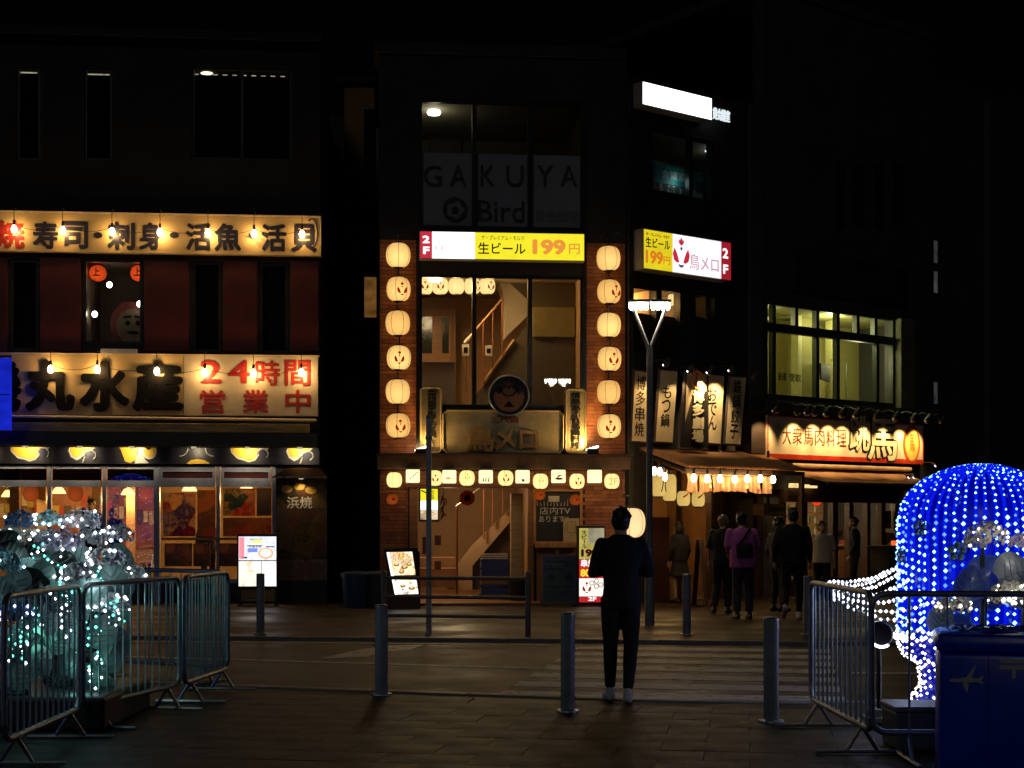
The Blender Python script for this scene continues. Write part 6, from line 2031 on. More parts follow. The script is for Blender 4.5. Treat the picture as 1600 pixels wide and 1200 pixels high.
# meter box
q = qr(1163, 645, 1196, 710, -0.1)
ch.add('meter_box', MB().cbox(q[0], q[2], -0.3, -0.004, q[1], q[3], 0.01), M('box_dark_brown', (0.035, 0.02, 0.013), 0.6))

# ---- pub awning: corrugated sheet sloping to the street
wa = -1.35
a0, a1 = FR_.u(1002, -0.1), FR_.u(1187, -0.1)
zt0, zb0 = zr(703, 1080, -0.1), zr(729, 1110, wa)
mb = MB()
nC = 64
vs, fs = [], []
for k in range(nC * 2 + 1):
    u = a0 + (a1 - a0) * k / (nC * 2)
    dz = 0.02 * (1 if k % 2 else -1)
    vs += [(u, -0.06, zt0 + dz), (u, wa, zb0 + dz), (u, -0.06, zt0 + dz - 0.015), (u, wa, zb0 + dz - 0.015)]
for k in range(nC * 2):
    i = k * 4
    fs += [(i, i + 1, i + 5, i + 4), (i + 2, i + 6, i + 7, i + 3), (i + 1, i + 3, i + 7, i + 5), (i, i + 4, i + 6, i + 2)]
mb.add(vs, fs)
aw = T('pub_awning', 'brown corrugated awning under the tall boards of the pub', 'awning', FR_, (a0, -0.06, zb0))
aw.add('corrugated_sheet', mb, M('awning_rust_brown', (0.27, 0.13, 0.055), 0.5, 0.35, 3, 0.15, stretch=(1, 5, 1)))
aw.add('front_rail', MB().cbox(a0, a1, wa + 0.03, wa + 0.08, zb0 - 0.12, zb0 - 0.045, 0.006), DARKW)
for u in (a0 + 0.05, (a0 + a1) / 2, a1 - 0.05):
    aw.add('rafter', MB().limb([(u, -0.02, zt0 - 0.12), (u, wa + 0.1, zb0 - 0.1)], 0.03, 4), DARKW)
    if u == a1 - 0.05:
        aw.add('post', MB().cbox(u - 0.045, u + 0.045, wa + 0.03, wa + 0.12, 0.004, zb0 - 0.122, 0.006), DARKW)
# pleated entrance curtain, lit by bulbs
n0, n1 = FR_.u(1073, -1.2), FR_.u(1206, -1.2)
n1 = min(n1, a1 - 0.12)
zt1, zb1 = zb0 - 0.13, zr(769, 1140, -1.2)
NOR = M('entrance_curtain', (0.66, 0.36, 0.20), 0.7, 0.4, 4, 0.2, stretch=(3, 1, 1))
t = T('entrance_curtain', 'short pleated brown curtain with pale calligraphy lit by seven bulbs', 'curtain', FR_, (n0, -1.2, zb1))
nP = 7
for p in range(nP):
    b0, b1 = n0 + (n1 - n0) * p / nP + 0.008, n0 + (n1 - n0) * (p + 1) / nP - 0.008
    vs, fs = [], []
    nx, nz = 18, 5
    for j in range(nz + 1):
        v = j / nz
        for i in range(nx + 1):
            s = i / nx
            pinch = 1 - 0.22 * math.sin(math.pi * v * 0.9) * (0.5 + 0.5 * math.cos(p))
            uu = (b0 + b1) / 2 + (s - 0.5) * (b1 - b0) * pinch
            ww = -1.2 + 0.035 * math.sin(s * 6.28 * 2.2 + p * 1.7 + v) * (0.3 + v)
            vs.append((uu, ww, zt1 + (zb1 - zt1) * v - 0.02 * math.sin(s * 3.14 + p)))
    W = nx + 1
    M0 = len(vs)
    vs += [(a, b + 0.006, c) for a, b, c in vs]
    for j in range(nz):
        for i in range(nx):
            a = j * W + i
            fs.append((a, a + W, a + W + 1, a + 1))
            fs.append((M0 + a, M0 + a + 1, M0 + a + W + 1, M0 + a + W))
    t.add('curtain_panel', MB().add(vs, fs), NOR, smooth=True)
    if p not in (0,):
        t.text('博多劇場'[p % 4] + '一番酒場'[p % 4], ((b0 + b1) / 2 - 0.03 + 0.05, zb1 + 0.06, (b0 + b1) / 2 + 0.11, zt1 - 0.1), -1.262, M('curtain_brush', (0.7, 0.6, 0.42), 0.7), 0.01, vertical=True, ext=0.002)
t.add('curtain_rod', MB().tube([(n0 - 0.1, -1.2, zt1 + 0.01), (n1 + 0.1, -1.2, zt1 + 0.01)], 0.018, 6), DARKW)
pts = [(1084, 747), (1105, 748), (1125, 748), (1148, 749), (1168, 748), (1188, 748), (1208, 749)]
festoon('string_lights', 'seven bare bulbs strung in front of the pleated pub curtain', 'bulb strings of the pub', pts, lambda u: zb0 - 0.06, -1.5, 4.5, FR_, -1.32, 0.052, 0.05)
festoon('string_lights', 'three bare bulbs at the left end of the pub awning', 'bulb strings of the pub', [(1022, 736), (1031, 737), (1039, 745)], lambda u: zb0 - 0.05, -1.42, 2.5, FR_, -1.32, 0.045, 0.02)
# pub interior
PUBW = M('pub_wall', (0.30, 0.17, 0.07), 0.6, 0.3, 2, 0.15)
room(ch, (gR[0], 0.01, gR[2], gR[3]), 0.252, 2.0, PUBW, FLOORI, M('pub_ceiling', (0.2, 0.12, 0.06), 0.7))
for px in (1014, 1052, 1060, 1112, 1128, 1184):
    u = FR_.u(px)
    ch.add('door_post', MB().cbox(u - 0.05, u + 0.05, -0.04, 0.12, 0.006, gR[3] - 0.002, 0.006), DARKW if px != 1052 else M('post_amber', (0.42, 0.22, 0.07), 0.5, 0.3))
q = (FR_.u(1114), 0.01, FR_.u(1184), gR[3])
ch.add('closed_shutter', MB().box(q[0], q[2], 0.02, 0.06, q[1], q[3] - 0.003), M('shutter_dark', (0.05, 0.032, 0.02), 0.6, 0.3, 3, 0.2, stretch=(1, 1, 6)))
ch.add('dark_door', MB().box(FR_.u(1021), FR_.u(1047), 0.02, 0.06, 0.01, zr(808, 1034)), M('door_dark_red', (0.07, 0.025, 0.012), 0.5, 0.3, 3))
ch.lamp((FR_.u(1060) + 0.5, 1.0, gR[3] - 0.2), WARM, 40, 0.2)
# pale cylinder lanterns
PL = lantern_paper('pale_lantern_paper', (1.0, 0.66, 0.18), 0.80, 0.75)
for px, py, rr, hh_, mk, lab in ((1029, 758, 0.14, 0.42, 1, 'tall cream lantern with black brush mark at the left of the pub'), (1046, 762, 0.13, 0.50, 0, 'tall plain cream lantern beside the brush marked one'), (1068, 779, 0.125, 0.28, 2, 'short cream lantern with red mark, left of a pair'), (1091, 780, 0.125, 0.28, 2, 'short cream lantern with red mark, right of a pair')):
    w = -0.75
    u, z = FR_.pt(px, py, w)
    t = T('cream_lantern', lab, 'lantern', FR_, (u, w, z - hh_ / 2), 'cream lanterns of the pub')
    prof = [(rr * 0.62, -hh_ / 2), (rr * 0.9, -hh_ / 2 + 0.03), (rr, -hh_ / 2 + 0.09)] + [(rr * (1.0 + 0.012 * (k % 2)), -hh_ / 2 + 0.09 + (hh_ - 0.18) * k / 8) for k in range(1, 8)] + [(rr, hh_ / 2 - 0.09), (rr * 0.9, hh_ / 2 - 0.03), (rr * 0.62, hh_ / 2)]
    t.add('paper_shell', MB().lathe(prof, (u, w, z), 18), PL, smooth=True)
    t.add('rim', MB().lathe([(rr * 0.63, 0), (rr * 0.63, 0.025)], (u, w, z + hh_ / 2 + 0.001), 12), BLACK)
    t.add('rim', MB().lathe([(rr * 0.63, 0), (rr * 0.63, 0.025)], (u, w, z - hh_ / 2 - 0.026), 12), BLACK)
    t.add('cord', MB().tube([(u, w, z + hh_ / 2 + 0.02), (u, w, zt0 - 0.25)], 0.008, 5), BLACK)
    if mk == 1:
        t.add('brush_mark', MB().limb([(u - 0.08 + 0.02, w - rr - 0.006, z - 0.12), (u - 0.03, w - rr - 0.008, z - 0.02), (u - 0.01, w - rr - 0.008, z + 0.08), (u + 0.04, w - rr - 0.006, z + 0.06), (u + 0.03, w - rr - 0.008, z - 0.02), (u + 0.06, w - rr - 0.002, z - 0.12)], 0.01, 5), INK)
    elif mk == 2:
        t.add('brush_mark', MB().limb([(u - 0.09, w - rr * 0.8, z + 0.03), (u - 0.03, w - rr - 0.005, z + 0.07), (u + 0.0, w - rr - 0.008, z + 0.11)], [0.018, 0.014, 0.006], 5), INKRED)
    t.lamp((u, w - rr - 0.12, z), WARM, 1.0, 0.06)
# leaning A-board and stool by the pub
u = FR_.u(1084, -1.3)
t = T('leaning_board', 'dark wooden A-board leaning beside the pub entrance', 'A-board', FR_, (u, -1.3, 0))
for s in (0, 1):
    d = 0.16 if s == 0 else -0.16
    t.add('panel', MB().add([(u - 0.22 + d, -1.62, 0.02), (u + 0.22 + d, -1.28, 0.02), (u + 0.22 + d * .2, -1.28, 1.25), (u - 0.22 + d * .2, -1.62, 1.25),
                             (u - 0.22 + d + 0.03, -1.62, 0.02), (u + 0.22 + d + 0.03, -1.28, 0.02), (u + 0.22 + d * .2 + 0.03, -1.28, 1.25), (u - 0.22 + d * .2 + 0.03, -1.62, 1.25)],
                            [(0, 1, 2, 3), (7, 6, 5, 4), (0, 4, 5, 1), (1, 5, 6, 2), (2, 6, 7, 3), (3, 7, 4, 0)]), M('a_board_wood', (0.20, 0.11, 0.05), 0.6, 0.3, 4, 0.1))
t.add('pale_edge', MB().limb([(u - 0.22 + 0.16, -1.64, 0.03), (u - 0.22 + 0.03, -1.64, 1.25)], 0.012, 5), M('pale_edge', (0.5, 0.42, 0.33), 0.5))
q = qr(1190, 787, 1222, 806, -0.6)
t = T('awning_box', 'green and cream painted box hung under the end of the pub awning', 'sign', FR_, (q[0], -0.6, q[1]))
t.add('box_body', MB().cbox(q[0], q[2], -0.66, -0.35, q[1], q[3], 0.01), M('box_tan', (0.22, 0.14, 0.07), 0.6, 0.3))
t.add('green_band', MB().box(q[0] + 0.1, q[2] + 0.004, -0.665, -0.345, q[1] + 0.09, q[3] - 0.07), M('band_green', (0.03, 0.07, 0.03), 0.6))
t.add('bracket', MB().box((q[0] + q[2]) / 2 - 0.02, (q[0] + q[2]) / 2 + 0.02, -0.52, -0.48, q[3] + 0.001, zb0 + 0.4), BLACK)

# ================================================================== HORSE MEAT RESTAURANT
UH0, UH1 = UE + 0.01, FR_.u(1452)
ZH = FR_.pt(1415, 52, 0)[1]
hs = T('grey_building', 'dark grey concrete building with a yellow green lit window band and a restaurant below', 'building', FR_, (UH0, 0, 0))
wn = (FR_.u(1198), zr(627, 1300), FR_.u(1399), zr(484, 1300))
gd = (FR_.u(1222), 0.0, FR_.u(1440), zr(768, 1330))
GCON = M('grey_concrete', (0.05, 0.05, 0.048), 0.75, 0.25, 1.0, 0.25, bscale=14)
hs.add('wall', walled(MB(), UH0, 0, UH1, ZH, [wn, gd], 0.0, 0.3), GCON)
hs.add('side_wall', MB().box(UH1 - 0.3, UH1, 0.302, 8, 0, ZH), GCON)
hs.add('roof', MB().box(UH0, UH1 + 0.05, -0.05, 8, ZH + 0.003, ZH + 0.2), GCON)
for k in range(4):
    u = FR_.u(1312 + k * 30)
    hs.add('window_slot', MB().cbox(u - 0.16, u + 0.16, -0.03, -0.003, zr(355, 1312 + k * 30), zr(255, 1312 + k * 30), 0.005), M('slot_dark', (0.02, 0.024, 0.022), 0.2))
# lit window: concrete reveal on the right, frames, transoms
YG2 = M('green_grey_frame', (0.05, 0.055, 0.04), 0.5, 0.2)
hs.add('reveal', MB().box(wn[2] + 0.003, FR_.u(1421), -0.16, -0.003, wn[1] - 0.05, zr(500, 1410)), M('olive_concrete', (0.16, 0.155, 0.09), 0.7, 0.2, 2, 0.1))
ztr = wn[1] + (wn[3] - wn[1]) * 0.735
f = hs.add('window', MB().frame(*wn, 0.06, 0.02, 0.14), YG2)
mb = MB()
mb.box(wn[0] + 0.061, wn[2] - 0.061, 0.015, 0.145, ztr - 0.09, ztr + 0.09)
hs.add('transom', mb, YG2, f)
MX = [1198, 1211, 1279, 1311, 1373, 1399]
for px in MX[1:-1]:
    u = FR_.u(px)
    hs.add('mullion', MB().box(u - 0.05, u + 0.05, 0.018, 0.142, wn[1] + 0.061, ztr - 0.0905), YG2, f)
for px in (1211, 1246, 1279, 1311, 1342, 1370):
    u = FR_.u(px)
    hs.add('mullion', MB().box(u - 0.05, u + 0.05, 0.018, 0.142, ztr + 0.0905, wn[3] - 0.061), YG2, f)
for a, b in zip(MX, MX[1:]):
    hs.add('pane', MB().box(FR_.u(a) + 0.053, FR_.u(b) - 0.053, 0.07, 0.078, wn[1] + 0.061, ztr - 0.091), GLASS, f)
hs.add('pane', MB().box(wn[0] + 0.061, wn[2] - 0.061, 0.146, 0.153, ztr + 0.0905, wn[3] - 0.061), GLASS, f)
YW = M('yellow_green_room', (0.46, 0.41, 0.14), 0.7, 0.1, 1.2, 0.05)
room(hs, wn, 0.302, 1.5, YW, FLOORI, M('yellow_green_ceiling', (0.30, 0.29, 0.10), 0.7), 0.95)
for px, w, wd, c in ((1250, 1.0, 0.06, (0.6, 0.56, 0.25)), (1263, 1.25, 0.28, (0.22, 0.2, 0.06)), (1303, 1.1, 0.06, (0.55, 0.52, 0.22))):
    u = FR_.u(px, w)
    hs.add('inner_column', MB().box(u - wd, u + wd, w, w + 0.2, wn[1], wn[3]), M('column_%d' % px, c, 0.6, 0.1))
hs.lamp((FR_.u(1225), 0.7, wn[3] - 0.25), (1.0, 0.96, 0.5), 30, 0.15)
hs.lamp((FR_.u(1335), 0.6, wn[3] - 0.25), (1.0, 0.96, 0.5), 50, 0.15)
hs.lamp((FR_.u(1375), 0.7, wn[1] + 1.0), (1.0, 0.96, 0.5), 22, 0.15)
# strip lamp at the far left of that room
u, z = FR_.pt(1204, 497, 0.6)
hs.add('ceiling_light', MB().box(u - 0.1, u + 0.1, 0.6, 0.75, z - 0.02, z + 0.02), E('green_strip', (0.85, 1.0, 0.4), 2.0, sample=False))
q = qr(1283, 568, 1297, 597, 1.0)
t = T('wall_screen', 'dark screen hung on the column in the lit upper window', 'screen', FR_, (q[0], 1.0, q[1]))
t.add('panel', MB().flat([(q[0], q[3]), (q[0] + 0.01, q[1] + 0.06), (q[2], q[1]), (q[2] + 0.02, q[3] - 0.05)], 1.0, 1.05), BLACK)
t.add('bracket', MB().box((q[0] + q[2]) / 2 - 0.02, (q[0] + q[2]) / 2 + 0.02, 1.051, 1.2, (q[1] + q[3]) / 2, q[3]), BLACK)
hs.add('shelf_rail', MB().limb([(FR_.u(1299, 1.1), 1.1, zr(563, 1305, 1.1)), (FR_.u(1322, 1.1), 1.1, zr(565, 1310, 1.1)), (FR_.u(1322, 1.1), 1.1, wn[1])], 0.012, 5), YG2)
STK = M('window_sticker', (0.13, 0.12, 0.04), 0.6)
hs.text('配達', FR_.rect(1216, 582, 1229, 595, 0.06), 0.064, STK, 0.02, ext=0.002, parent=f)
hs.text('受取', FR_.rect(1233, 584, 1252, 597, 0.06), 0.064, STK, 0.02, ext=0.002, parent=f)
# old lettering on the wall over the window
hs.add('old_sign_box', MB().cbox(FR_.u(1237), FR_.u(1412), -0.12, -0.003, zr(465, 1320), zr(405, 1320), 0.01), M('old_sign_black', (0.025, 0.025, 0.025), 0.6))
hs.text('馬肉酒場', FR_.rect(1262, 420, 1390, 452, -0.12), -0.125, M('old_sign_letter', (0.05, 0.05, 0.05), 0.6), 0.01, ext=0.004)
hs.add('lintel', MB().cbox(UH0 + 0.02, UH1 - 0.02, -0.10, -0.003, zr(652, 1320), zr(634, 1320), 0.01), GCON)
# ---- sign
w = -0.35
z0s = FR_.pt(1198, 716, w)[1]
z1s = FR_.pt(1198, 648, w)[1]
q = (FR_.u(1199, w), z0s, FR_.u(1443, w), z1s)
t = T('horse_meat_sign', 'long cream signboard with red rim and an oval at its right end, lit from above', 'shop sign', FR_, (q[0], w, q[1]))
t.add('board', MB().cbox(q[0], q[2], w, -0.105, q[1], q[3], 0.008), M('horse_sign_cream', (0.72, 0.60, 0.42), 0.5, 0.06, 2, 0.03))
RIMR = M('sign_rim_red', (0.5, 0.035, 0.012), 0.45)
t.add('rim', MB().box(q[0], q[2], w - 0.006, w - 0.001, q[1], q[1] + 0.10), RIMR)
t.add('rim', MB().box(q[0], q[2], w - 0.006, w - 0.001, q[3] - 0.03, q[3]).box(q[0], q[0] + 0.03, w - 0.006, w - 0.001, q[1] + 0.1, q[3] - 0.03).box(q[2] - 0.03, q[2], w - 0.006, w - 0.001, q[1] + 0.1, q[3] - 0.03), RIMR)
hh = q[3] - q[1]
BRN = M('brush_brown', (0.16, 0.035, 0.015), 0.5, 0.3)
for c, a, b in (('大', 1223, 1236), ('衆', 1238, 1253), ('馬', 1256, 1270), ('肉', 1273, 1288), ('料', 1291, 1304), ('理', 1307, 1322)):
    t.text(c, (FR_.u(a, w), q[1] + hh * 0.35, FR_.u(b, w), q[1] + hh * 0.76), w - 0.01, BRN, 0.0, ext=0.004)
for c, a, b, f0, f1 in (('跳', 1325, 1358, 0.22, 1.16), ('馬', 1353, 1402, 0.02, 1.12)):
    rr = (FR_.u(a, w), q[1] + hh * f0, FR_.u(b, w), q[1] + hh * f1)
    t.text(c, rr, w - 0.02, INK, 0.055, ext=0.012)
    k_ = 0.03 * (rr[2] - rr[0])
    t.text(c, (rr[0] + k_, rr[1] + 0.03, rr[2] - k_, rr[3] - 0.03), w - 0.028, M('brush_cream', (0.72, 0.62, 0.42), 0.5, 0.1), 0.022, ext=0.004)
uc = FR_.u(1424, w)
zc = q[1] + hh * 0.5
t.add('oval', MB().prism(circ(uc, zc, 0.30, 28, hh * 0.47), w - 0.012, w - 0.007), M('oval_orange', (0.62, 0.10, 0.015), 0.5))
t.add('oval', MB().prism(circ(uc, zc - 0.01, 0.235, 28, hh * 0.41), w - 0.018, w - 0.013), M('oval_yellow', (0.75, 0.45, 0.10), 0.5))
t.text('馬', (uc - 0.09, zc - hh * 0.2, uc + 0.09, zc + hh * 0.25), w - 0.022, M('oval_mark', (0.45, 0.14, 0.02), 0.5), 0.02, ext=0.003)
# lamps leaning out over the sign
for i, px in enumerate((1216, 1250, 1266, 1277, 1296, 1320, 1342, 1374, 1404, 1432, 1454, 1476)):
    u = FR_.u(px, -0.8)
    z = FR_.pt(1198, 643, w)[1] + 0.02
    lit_ = i not in (1, 3)
    t = T('sign_lamp', '%s goose neck lamp from the left over the cream horse meat sign' % ('first', 'second', 'third', 'fourth', 'fifth', 'sixth', 'seventh', 'eighth', 'ninth', 'tenth', 'eleventh', 'twelfth')[i], 'lamp', FR_, (u, -0.105, z + 0.1), 'goose neck lamps over the horse meat sign')
    if px > 1440:
        t.add('arm', MB().tube([(u, -0.35, z + 0.1), (u, -0.6, z + 0.16), (u, -0.78, z + 0.08)], 0.012, 6), BLACKM)
        t.add('rail', MB().tube([(u - 0.4, -0.35, z + 0.1), (u, -0.35, z + 0.1)], 0.015, 6), BLACKM)
    else:
        t.add('arm', MB().tube([(u, -0.107, z + 0.1), (u, -0.55, z + 0.17), (u, -0.78, z + 0.08)], 0.012, 6), BLACKM)
    t.add('head', MB().limb([(u, -0.80, z + 0.09), (u, -0.72, z - 0.02)], [0.05, 0.085], 10), BLACKM)
    t.add('reflector', MB().ell((u, -0.71, z - 0.035), 0.085, 0.03, 0.03), E('lamp_reflector', (1.0, 0.86, 0.6), 1.0, sample=False) if lit_ and i % 2 == 0 else STEEL)
    if lit_ and px < 1460:
        t.lamp((u, -0.72, z - 0.16), (1.0, 0.64, 0.26), 60, 0.03, 'SPOT', 84, (u + 0.0, -0.35, z - 0.62))
# awning
wa2 = -1.2
b0, b1 = FR_.u(1228, -0.1), FR_.u(1410, -0.1)
zA, zB = FR_.pt(1300, 733, -0.3)[1], FR_.pt(1300, 753, wa2)[1]
aw = T('canvas_awning', 'brown canvas awning under the cream horse meat sign', 'awning', FR_, (b0, -0.1, zB))
mb = MB()
nS = 12
vs, fs = [], []
for k in range(nS + 1):
    u = b0 + (b1 - b0) * k / nS
    s = 0.02 * math.sin(k * 1.9)
    vs += [(u, -0.12, zA), (u, (wa2 - 0.12) / 2, (zA + zB) / 2 - 0.05 + s), (u, wa2, zB), (u, -0.12, zA - 0.012), (u, (wa2 - 0.12) / 2, (zA + zB) / 2 - 0.062 + s), (u, wa2, zB - 0.012)]
for k in range(nS):
    i = k * 6
    fs += [(i, i + 1, i + 7, i + 6), (i + 1, i + 2, i + 8, i + 7), (i + 3, i + 9, i + 10, i + 4), (i + 4, i + 10, i + 11, i + 5), (i + 2, i + 5, i + 11, i + 8)]
aw.add('canvas', mb.add(vs, fs), M('canvas_brown', (0.32, 0.17, 0.08), 0.6, 0.3, 3, 0.1), smooth=True)
aw.add('front_bar', MB().tube([(b0, wa2 - 0.01, zB - 0.02), (b1, wa2 - 0.01, zB - 0.02)], 0.03, 8), M('awning_bar', (0.12, 0.07, 0.04), 0.4))
aw.add('roller_box', MB().cbox(b0 - 0.05, b1 + 0.05, -0.34, -0.06, zA + 0.004, zA + 0.10, 0.03), M('roller_cream', (0.6, 0.42, 0.25), 0.4))
for px in (1420, 1428, 1462):
    u, z = FR_.pt(px, 745 if px != 1462 else 727, -0.7)
    t = T('side_lamp', {1420: 'small lamp at the awning end, left of a pair', 1428: 'small lamp at the awning end, right of a pair', 1462: 'small lamp past the right end of the cream sign'}[px], 'lamp', FR_, (u, -0.7, z))
    t.add('lens', MB().ell((u, -0.7, z), 0.045, 0.03, 0.04), SPOTG)
    t.add('head', MB().limb([(u, -0.62, z + 0.05), (u, -0.69, z + 0.005)], [0.03, 0.05], 8), BLACKM)
    t.add('arm', MB().tube([(u, -0.02, z + 0.1), (u, -0.6, z + 0.06)], 0.01, 5), BLACKM)
# fascia and sliding doors
DW = M('door_timber_dark', (0.07, 0.03, 0.014), 0.5, 0.3, 4, 0.15, stretch=(1, 1, 9))
zd = gd[3]
hs.add('fascia', MB().cbox(gd[0] - 0.1, gd[2], -0.14, -0.003, zd - 0.25, zd + 0.02, 0.008), DW)
HX = [(1222, 5), (1254, 8), (1303, 6), (1328, 5), (1355, 4), (1378, 5), (1400, 6), (1438, 6)]
room(hs, (gd[0], 0.01, gd[2], zd), 0.302, 2.6, M('diner_wall', (0.55, 0.36, 0.18), 0.6, 0.2, 1.5, 0.1), FLOORI, M('diner_ceiling', (0.5, 0.4, 0.26), 0.7), 0.2)
for px, wd in HX:
    u = FR_.u(px)
    hs.add('door_stile', MB().cbox(u - wd * 0.014, u + wd * 0.014, -0.05, 0.10, 0.006, zd - 0.252, 0.006), DW)
for (a, wa_), (b, wb_) in zip(HX, HX[1:]):
    u0, u1 = FR_.u(a) + wa_ * 0.014 + 0.003, FR_.u(b) - wb_ * 0.014 - 0.003
    if a in (1328,):
        continue   # open door
    p = hs.add('door_pane', MB().box(u0, u1, 0.02, 0.028, 0.36, zd - 0.254), GLASS)
    hs.add('door_rail', MB().box(u0, u1, -0.03, 0.08, 0.008, 0.357), DW, p)
for a_, b_, h_ in ((1224, 1239, 0.09), (1240, 1251, 0.07), (1252, 1263, 0.05)):
    hs.add('fan_light', MB().box(FR_.u(a_), FR_.u(b_), -0.25, -0.145, zd + 0.05, zd + 0.05 + h_), E('fan_light_glow', (1, 0.68, 0.28), 1.2, 0.5, 8))
hs.lamp((FR_.u(1270), 1.3, zd - 0.3), WARM2, 34, 0.2)
hs.lamp((FR_.u(1380), 0.9, zd - 0.3), WARM2, 40, 0.2)
# inside: counter, shelves, red lantern, posters
u0, u1 = FR_.u(1262, 1.5), FR_.u(1322, 1.5)
t = T('kitchen_counter', 'lit kitchen counter with shelves behind the left sliding doors', 'counter', FR_, (u0, 1.5, 0.01))
t.add('counter_top', MB().cbox(u0, u1, 1.4, 1.9, 1.0, 1.05, 0.006), WOOD)
t.add('counter_front', MB().box(u0, u1, 1.45, 1.5, 0.012, 0.998), WOODH)
for k in range(4):
    t.add('shelf', MB().box(u0, u1, 2.2, 2.45, 1.25 + k * 0.26, 1.28 + k * 0.26), WOOD)
    for j in range(9):
        if R.random() < 0.8:
            x = u0 + 0.1 + (u1 - u0 - 0.2) * j / 9 + R.uniform(0, 0.05)
            b = T('bottle', 'bottle standing on the lit kitchen shelves', 'bottle', FR_, (x, 2.3, 1.281 + k * 0.26), 'bottles on the kitchen shelves')
            b.add('glass_body', MB().lathe([(0.03, 0), (0.032, 0.02), (0.032, 0.11), (0.012, 0.15), (0.012, 0.185)], (x, 2.3, 1.281 + k * 0.26), 8), M('bottle_%d' % (j % 3), ((0.3, 0.2, 0.05), (0.05, 0.12, 0.05), (0.5, 0.45, 0.35))[j % 3], 0.2), smooth=True)
u, z = FR_.pt(1276, 779, 0.8)
t = T('red_lantern', 'small bright red lantern inside the left sliding doors', 'lantern', FR_, (u, 0.8, z))
t.add('paper_shell', MB().lathe([(0.05, -0.15), (0.09, -0.1), (0.1, 0), (0.09, 0.1), (0.05, 0.15)], (u, 0.8, z), 14), E('red_glow', (1.0, 0.04, 0.01), 1.2), smooth=True)
t.add('cord', MB().tube([(u, 0.8, z + 0.15), (u, 0.8, zd - 0.002)], 0.008, 5), BLACK)
u, z = FR_.pt(1291, 773, 1.5)
t = T('menu_light', 'bright strip light over the kitchen counter', 'lamp', FR_, (u, 1.5, z))
t.add('diffuser', MB().box(u - 0.3, u + 0.25, 1.5, 1.55, z - 0.04, z + 0.05), E('strip_warm', (1, 0.7, 0.35), 1.6))
t.add('cord', MB().tube([(u, 1.52, z + 0.051), (u, 1.52, zd - 0.002)], 0.008, 5), BLACK)
PW = M('wall_paper_white', (0.55, 0.45, 0.3), 0.6, 0.2)
for px, py, dx, dy, w, lab in ((1384, 812, 8, 14, 0.06, 'pale paper notice on the glass of the diner, between the right doors'), (1381, 848, 6, 5, 0.06, 'small paper notice low on the glass of the diner'), (1388, 840, 5, 8, 0.06, 'narrow paper strip on the glass of the diner'), (1396, 792, 3, 14, 0.06, 'tall paper strip by the rightmost diner door'), (1312, 835, 4, 6, 0.018, 'small notice stuck on the open diner door')):
    q = qr(px - dx, py - dy, px + dx, py + dy, w)
    t = T('paper_notice', lab, 'notice', FR_, (q[0], w, q[1]))
    t.add('sheet', MB().box(q[0], q[2], w - 0.012, w - 0.004, q[1], q[3]), PW)
    t.add('printed_line', MB().box(q[0] + 0.02, q[2] - 0.02, w - 0.016, w - 0.0125, (q[1] + q[3]) / 2 - 0.02, (q[1] + q[3]) / 2 + 0.01), INKRED)
# wooden barrel table with a red glow by the right door
u = FR_.u(1388, -0.7)
t = T('barrel_table', 'dark cabinet table with a small red candle by the right doors', 'table', FR_, (u, -0.7, 0))
t.add('cabinet', MB().cbox(u - 0.30, u + 0.34, -0.95, -0.45, 0.003, 1.02, 0.01), M('cabinet_black', (0.02, 0.018, 0.018), 0.5))
t.add('table_top', MB().cbox(u - 0.36, u + 0.40, -1.0, -0.4, 1.023, 1.06, 0.008), M('cabinet_top', (0.04, 0.03, 0.025), 0.4))
t = T('red_candle', 'small glowing red candle jar on the cabinet by the doors', 'candle', FR_, (u + 0.2, -0.7, 1.06))
t.add('jar', MB().lathe([(0.06, 0.0), (0.07, 0.05), (0.06, 0.1)], (u + 0.2, -0.7, 1.062), 12), E('candle_red', (1.0, 0.12, 0.02), 1.3), smooth=True)
t.add('wick', MB().tube([(u + 0.2, -0.7, 1.162), (u + 0.2, -0.7, 1.185)], 0.006, 5), INK)

# ================================================================== dark tower at the right edge
tw = T('dark_tower', 'black concrete tower at the right edge with three pale slit windows', 'building', FR_, (UH1, 0.4, 0))
tw.add('wall', MB().box(UH1 + 0.05, UH1 + 9, 0.45, 9, 0, ZH - 0.6), M('tower_concrete', (0.05, 0.05, 0.052), 0.8, 0.2, 0.8, 0.2))
for (a, b) in ((376, 411), (424, 458), (597, 631)):
    q = qr(1458, a, 1465.5, b, 0.42)
    f = tw.add('slit_window', MB().frame(q[0] - 0.03, q[1] - 0.03, q[2] + 0.03, q[3] + 0.03, 0.03, 0.40, 0.447), MULL)
    tw.add('pane', MB().box(q[0], q[2], 0.43, 0.446, q[1], q[3]), E('slit_glow', (0.62, 0.66, 0.6), 0.05, 0.5, 3), f)
tw.add('pipe', MB().tube([(FR_.u(1545, 0.3), 0.35, 0), (FR_.u(1545, 0.3), 0.35, ZH - 0.8)], 0.12, 10), GCON)

